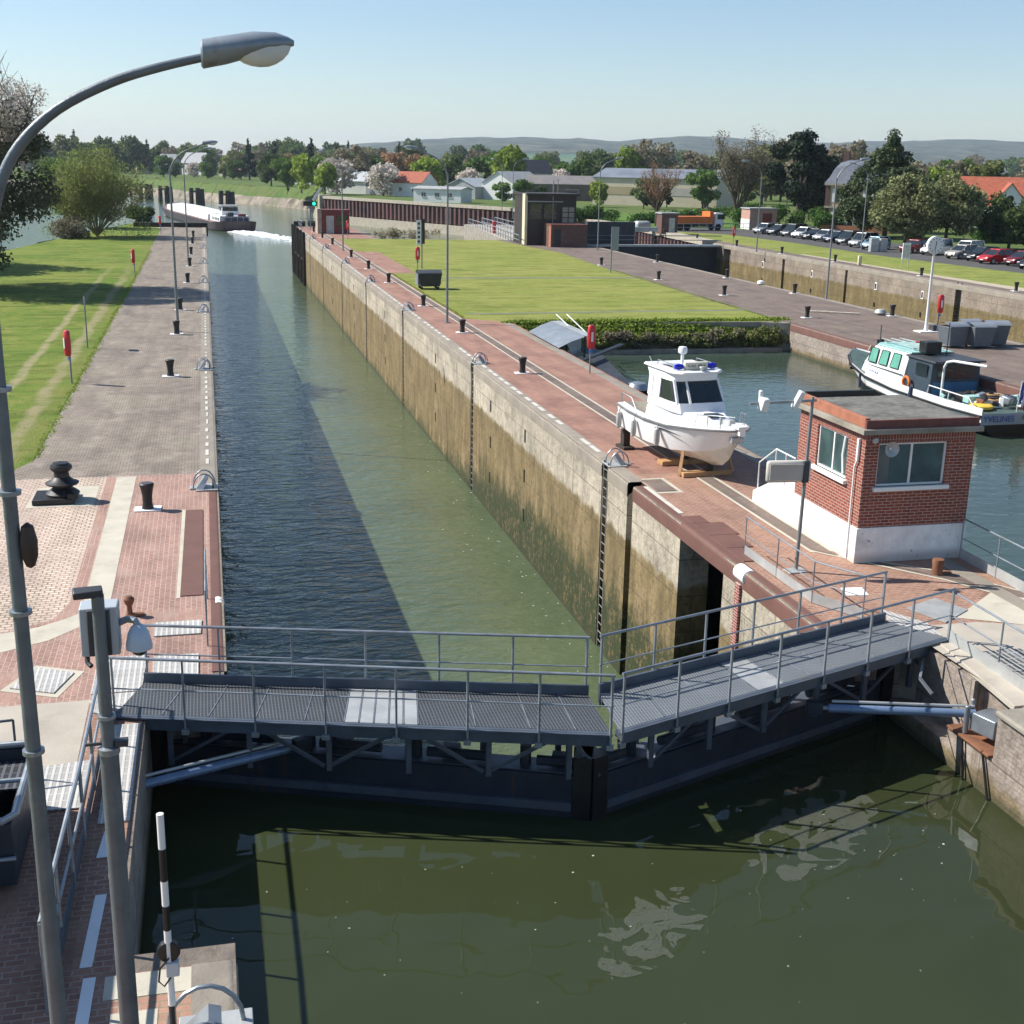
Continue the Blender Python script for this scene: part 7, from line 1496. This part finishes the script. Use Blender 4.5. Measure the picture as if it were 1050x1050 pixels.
# ---- background belt: a few kinds, copied
kinds = {}
def kind(key, **kw): kinds[key] = tree(**kw)
FAR = []
def belt():
    rg = random.Random(77)
    protos = {
        'g': dict(name='leafy_tree', lm=L_green, H=11, Rc=5.0, nleaf=2600, lsize=.42, ncl=30, seed=101, base=.12), 'm': dict(name='leafy_tree', lm=L_mid, H=12, Rc=5.5, nleaf=2600, lsize=.45, ncl=30, seed=102, base=.12),
        'y': dict(name='leafy_tree', lm=L_yellow, H=11, Rc=4.5, nleaf=2600, lsize=.40, ncl=26, seed=103, base=.12), 'o': dict(name='leafy_tree', lm=L_olive, H=12, Rc=5.0, nleaf=2400, lsize=.42, ncl=28, seed=104, base=.15),
        'b': dict(name='bare_tree', lm=L_brown, H=11, Rc=5.0, nleaf=1700, lsize=.34, ncl=26, seed=105, base=.2), 'k': dict(name='bare_tree', lm=L_grey, H=12, Rc=5.0, nleaf=1800, lsize=.34, ncl=26, seed=106, base=.2),
        'd': dict(name='dark_conifer', lm=L_dark, H=14, Rc=3.2, nleaf=2600, lsize=.42, ncl=30, seed=107, base=.08, shape='cone'), 'p': dict(name='poplar_tree', lm=L_green, H=14, Rc=2.2, nleaf=2200, lsize=.38, ncl=26, seed=108, base=.08, shape='tall'),
        'w': dict(name='blossom_tree', lm=L_white, H=8, Rc=4.5, nleaf=2600, lsize=.30, ncl=30, seed=109, base=.1), 'r': dict(name='purple_tree', lm=L_pink, H=9, Rc=4, nleaf=2200, lsize=.36, ncl=24, seed=110, base=.1)}
    word = {'g': 'fresh green leafy tree', 'm': 'mid green bushy tree', 'y': 'yellow-green spring tree', 'o': 'olive green tree', 'b': 'russet budding tree', 'k': 'grey-brown bare tree', 'd': 'dark pointed conifer', 'p': 'slim green poplar', 'w': 'white blossoming tree', 'r': 'dark purple leaved tree'}
    root = {}
    def put(k, x, y, s, z, place):
        lab = word[k] + ' ' + place; sc = (s * rg.uniform(.9, 1.15), s * rg.uniform(.9, 1.15), s * rg.uniform(.9, 1.1)); rz = rg.uniform(0, 6.28)
        if k not in root:
            o = tree(label=lab, x=x, y=y, z=z, group='trees ' + place, **protos[k]); o.scale = sc; o.rotation_euler = (0, 0, rz); root[k] = o
        else:
            o = dup(root[k], (x, y, z), rz, lab, 'trees ' + place, sc)
    A = 'in the belt across the river'
    for x in np.arange(-190, 70, 8):      # first row across the river
        y = 712 + rg.uniform(-10, 25) + max(0, -x) * .35 - max(0, x) * 2.6; k = rg.choice('gmggomkoy')
        put(k, x + rg.uniform(-3, 3), y, rg.uniform(.9, 1.45), -.3, A)
    for x in np.arange(-240, 130, 10):
        put(rg.choice('gmomkgd'), x + rg.uniform(-4, 4), 820 + rg.uniform(-25, 45) + max(0, -x) * .4, rg.uniform(1.25, 1.8), 0, 'in the tall belt farther across the river')
    for x in np.arange(-150, -32, 9): put(rg.choice('ggymog'), x + rg.uniform(-3, 3), 690 - x * .15, rg.uniform(1.3, 1.9), -.3, A)
    for x in np.arange(-110, 24, 7): put(rg.choice('ggymogw'), x + rg.uniform(-3, 3), (574 if x > -26 else 668) + max(0, -x) * .2 - max(0, x) * 1.2 + rg.uniform(0, 40), rg.uniform(.55, 1.0), -.3, 'on the low grassy bank across the river')
    Bp = 'near the bend of the far bank'
    for k, x, y, s in (('y', 27, 371, 1.0), ('y', 31, 342, .8), ('g', 25, 402, .95), ('g', 33, 388, .9), ('w', 35, 350, 1.15), ('m', 22, 440, .9), ('k', 41, 365, 1.25), ('w', 46, 338, 1.2), ('b', 33, 545, 1.1), ('r', 17, 668, .9), ('d', 19, 560, 1.2), ('d', 38, 470, 1.1), ('d', 44, 430, 1.0), ('d', 47, 432, 1.05), ('d', 29, 545, 1.2), ('g', 12, 555, .8), ('m', 2, 600, .8)): put(k, x, y, s, -.3, Bp)
    Cp = 'behind the sheet-pile wall'
    for x in np.arange(48, 110, 7.5): put(rg.choice('gmkokgb'), x + rg.uniform(-2, 2), 385 + rg.uniform(-12, 30), rg.uniform(.85, 1.2), 0, Cp)
    for k, x, y, s in (('y', 81, 345, 1.25), ('g', 66, 285, .45), ('g', 70, 282, .5), ('m', 74, 280, .35), ('w', 72, 350, .9), ('m', 71, 368, .9), ('y', 62, 360, 1.1), ('y', 84, 270, .55), ('p', 97, 270, .55), ('m', 92, 262, .5), ('d', 101, 272, .45), ('g', 108, 268, .8), ('w', 100, 360, 1.0), ('p', 104, 345, .9)): put(k, x, y, s, 0, Cp)
    for x in np.arange(60, 260, 12): put(rg.choice('gmkomgo'), x + rg.uniform(-4, 4), 520 + rg.uniform(-25, 60), rg.uniform(1.0, 1.4), 0, 'in the far belt below the hills')
    Dp = 'around the cream warehouse'
    for k, x, y, s in (('g', 106, 372, .9), ('y', 133, 392, 1.35), ('k', 141, 395, 1.4), ('k', 150, 300, 1.1), ('k', 142, 290, 1.0), ('b', 156, 330, 1.3), ('o', 160, 345, 1.4), ('k', 168, 350, 1.5), ('m', 112, 372, 1.1), ('b', 128, 300, .35), ('m', 134, 302, .35), ('m', 122, 303, .3)): put(k, x, y, s, 0, Dp)
    Ep = 'in the woods behind the manor and tiled house'
    for x in np.arange(120, 330, 10): put(rg.choice('kkobgok'), x + rg.uniform(-3, 3), 330 + rg.uniform(-25, 50) - x * .1, rg.uniform(1.0, 1.35), 0, Ep)
    for k, x, y, s in (('o', 104, 210, .9), ('y', 107, 214, .8), ('k', 112, 222, 1.0), ('w', 118, 195, 1.0), ('k', 116, 198, .95), ('g', 124, 215, .9), ('y', 138, 225, 1.0), ('k', 146, 232, 1.0), ('o', 155, 235, 1.1)): put(k, x, y, s, 0, Ep)
    for x in np.arange(30, 720, 13): put(rg.choice('gkommok'), x + rg.uniform(-5, 5), 900 + rg.uniform(-100, 180), rg.uniform(1.4, 2.0), 0, 'in the farthest belt at the foot of the hills')
belt()
# floating specks on the calm water
rg = random.Random(12); mb = MB()
for k in range(75):
    x = rg.uniform(.3, 11.4) if k < 55 else rg.uniform(-.9, 12.6); y = 17.4 - abs(rg.gauss(0, 3.0)) if k < 65 else rg.uniform(6, 17)
    r_ = rg.uniform(.005, .013) * (2.2 if rg.random() < .06 else 1); mb.add([(x + r_ * rg.uniform(.5, 2) * math.cos(a), y + r_ * rg.uniform(.5, 1.6) * math.sin(a), ZU + .006) for a in (0, 1.3, 2.6, 3.9, 5.2)], [(0, 1, 2, 3, 4)])
for k in range(110):
    x = 11.7 - abs(rg.gauss(0, 1.2)); y = rg.uniform(26, 75); r_ = rg.uniform(.01, .035); mb.add([(x + r_ * rg.uniform(.5, 1.6) * math.cos(a), y + r_ * rg.uniform(.5, 2) * math.sin(a), ZL + .01) for a in (0, 1.3, 2.6, 3.9, 5.2)], [(0, 1, 2, 3, 4)])
tag(mb.build('floating_specks', pm('pale_flotsam', (.5, .5, .42), .8, 0, .2, 4), smooth=False), kind='stuff')
# ================================================================ REFLECTIONS PAINTED ON THE WATER
def reflection_patch(cx, cy, rx, ry, ang, seed):  # broken grey reflections painted on a thin see-through sheet above the water
    m, b = newmat('painted_reflection'); v = b.pos(); X, Y, Z = b.sep(v)
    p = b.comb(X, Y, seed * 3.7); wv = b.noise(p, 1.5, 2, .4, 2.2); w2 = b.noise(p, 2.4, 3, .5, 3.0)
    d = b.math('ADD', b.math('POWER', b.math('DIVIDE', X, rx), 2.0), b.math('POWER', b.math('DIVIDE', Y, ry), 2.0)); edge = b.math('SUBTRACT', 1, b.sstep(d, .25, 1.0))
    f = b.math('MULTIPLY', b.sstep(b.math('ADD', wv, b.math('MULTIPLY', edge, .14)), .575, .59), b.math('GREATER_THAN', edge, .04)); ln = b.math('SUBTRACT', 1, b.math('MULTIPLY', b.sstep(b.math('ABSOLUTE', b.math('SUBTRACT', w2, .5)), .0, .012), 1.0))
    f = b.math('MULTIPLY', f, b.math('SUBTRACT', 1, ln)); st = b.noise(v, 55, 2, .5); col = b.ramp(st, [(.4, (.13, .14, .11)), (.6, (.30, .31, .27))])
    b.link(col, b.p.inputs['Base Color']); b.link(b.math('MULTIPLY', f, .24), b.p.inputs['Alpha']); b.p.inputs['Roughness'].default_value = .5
    o = MB().sheet([(rx * math.cos(a), ry * math.sin(a)) for a in np.arange(0, 6.28, .3)], 0).build('painted_reflection_patch', m, smooth=False); o.location = (cx, cy, ZU + .012); o.rotation_euler = (0, 0, ang); tag(o, kind='stuff')
reflection_patch(9.45, 16.85, 1.9, .85, R(38), 1); reflection_patch(5.9, 14.9, 1.5, .65, R(42), 5)
# ================================================================ LABELS OF LOOK-ALIKE ROWS
NTH = ['nearest', 'second nearest', 'third nearest', 'fourth nearest', 'fifth nearest', 'sixth nearest', 'seventh nearest', 'eighth nearest']
byl = {}
for o in bpy.data.objects:
    if o.parent is None and 'label' in o: byl.setdefault(o['label'], []).append(o)
for l, os_ in byl.items():
    if len(os_) < 2 or (len(os_) > 4 and 'trees' in os_[0].get('group', '')) or len(os_) > 8: continue
    os_.sort(key=lambda o: o.location.x ** 2 + o.location.y ** 2)
    for k, o in enumerate(os_): o['label'] = (l + ', ' + (NTH[k] if k < len(os_) - 1 else 'farthest') + ' of ' + ('two', 'three', 'four', 'five', 'six', 'seven', 'eight')[len(os_) - 2])
# ================================================================ HAZE
mb = MB().box(-4200, 9200, -220, 9200, -12, 175)
hz = mb.build('haze', [], smooth=False); m = bpy.data.materials.new('haze_air'); m.use_nodes = True; n = m.node_tree
for x in list(n.nodes):
    if x.type == 'BSDF_PRINCIPLED': n.nodes.remove(x)
v = n.nodes.new('ShaderNodeVolumePrincipled'); v.inputs['Color'].default_value = (.74, .86, 1.0, 1); v.inputs['Density'].default_value = 0.00010; v.inputs['Anisotropy'].default_value = .2
out = [x for x in n.nodes if x.type == 'OUTPUT_MATERIAL'][0]; n.links.new(v.outputs[0], out.inputs['Volume']); hz.data.materials.append(m); tag(hz, kind='stuff')
S.cycles.volume_bounces = 0
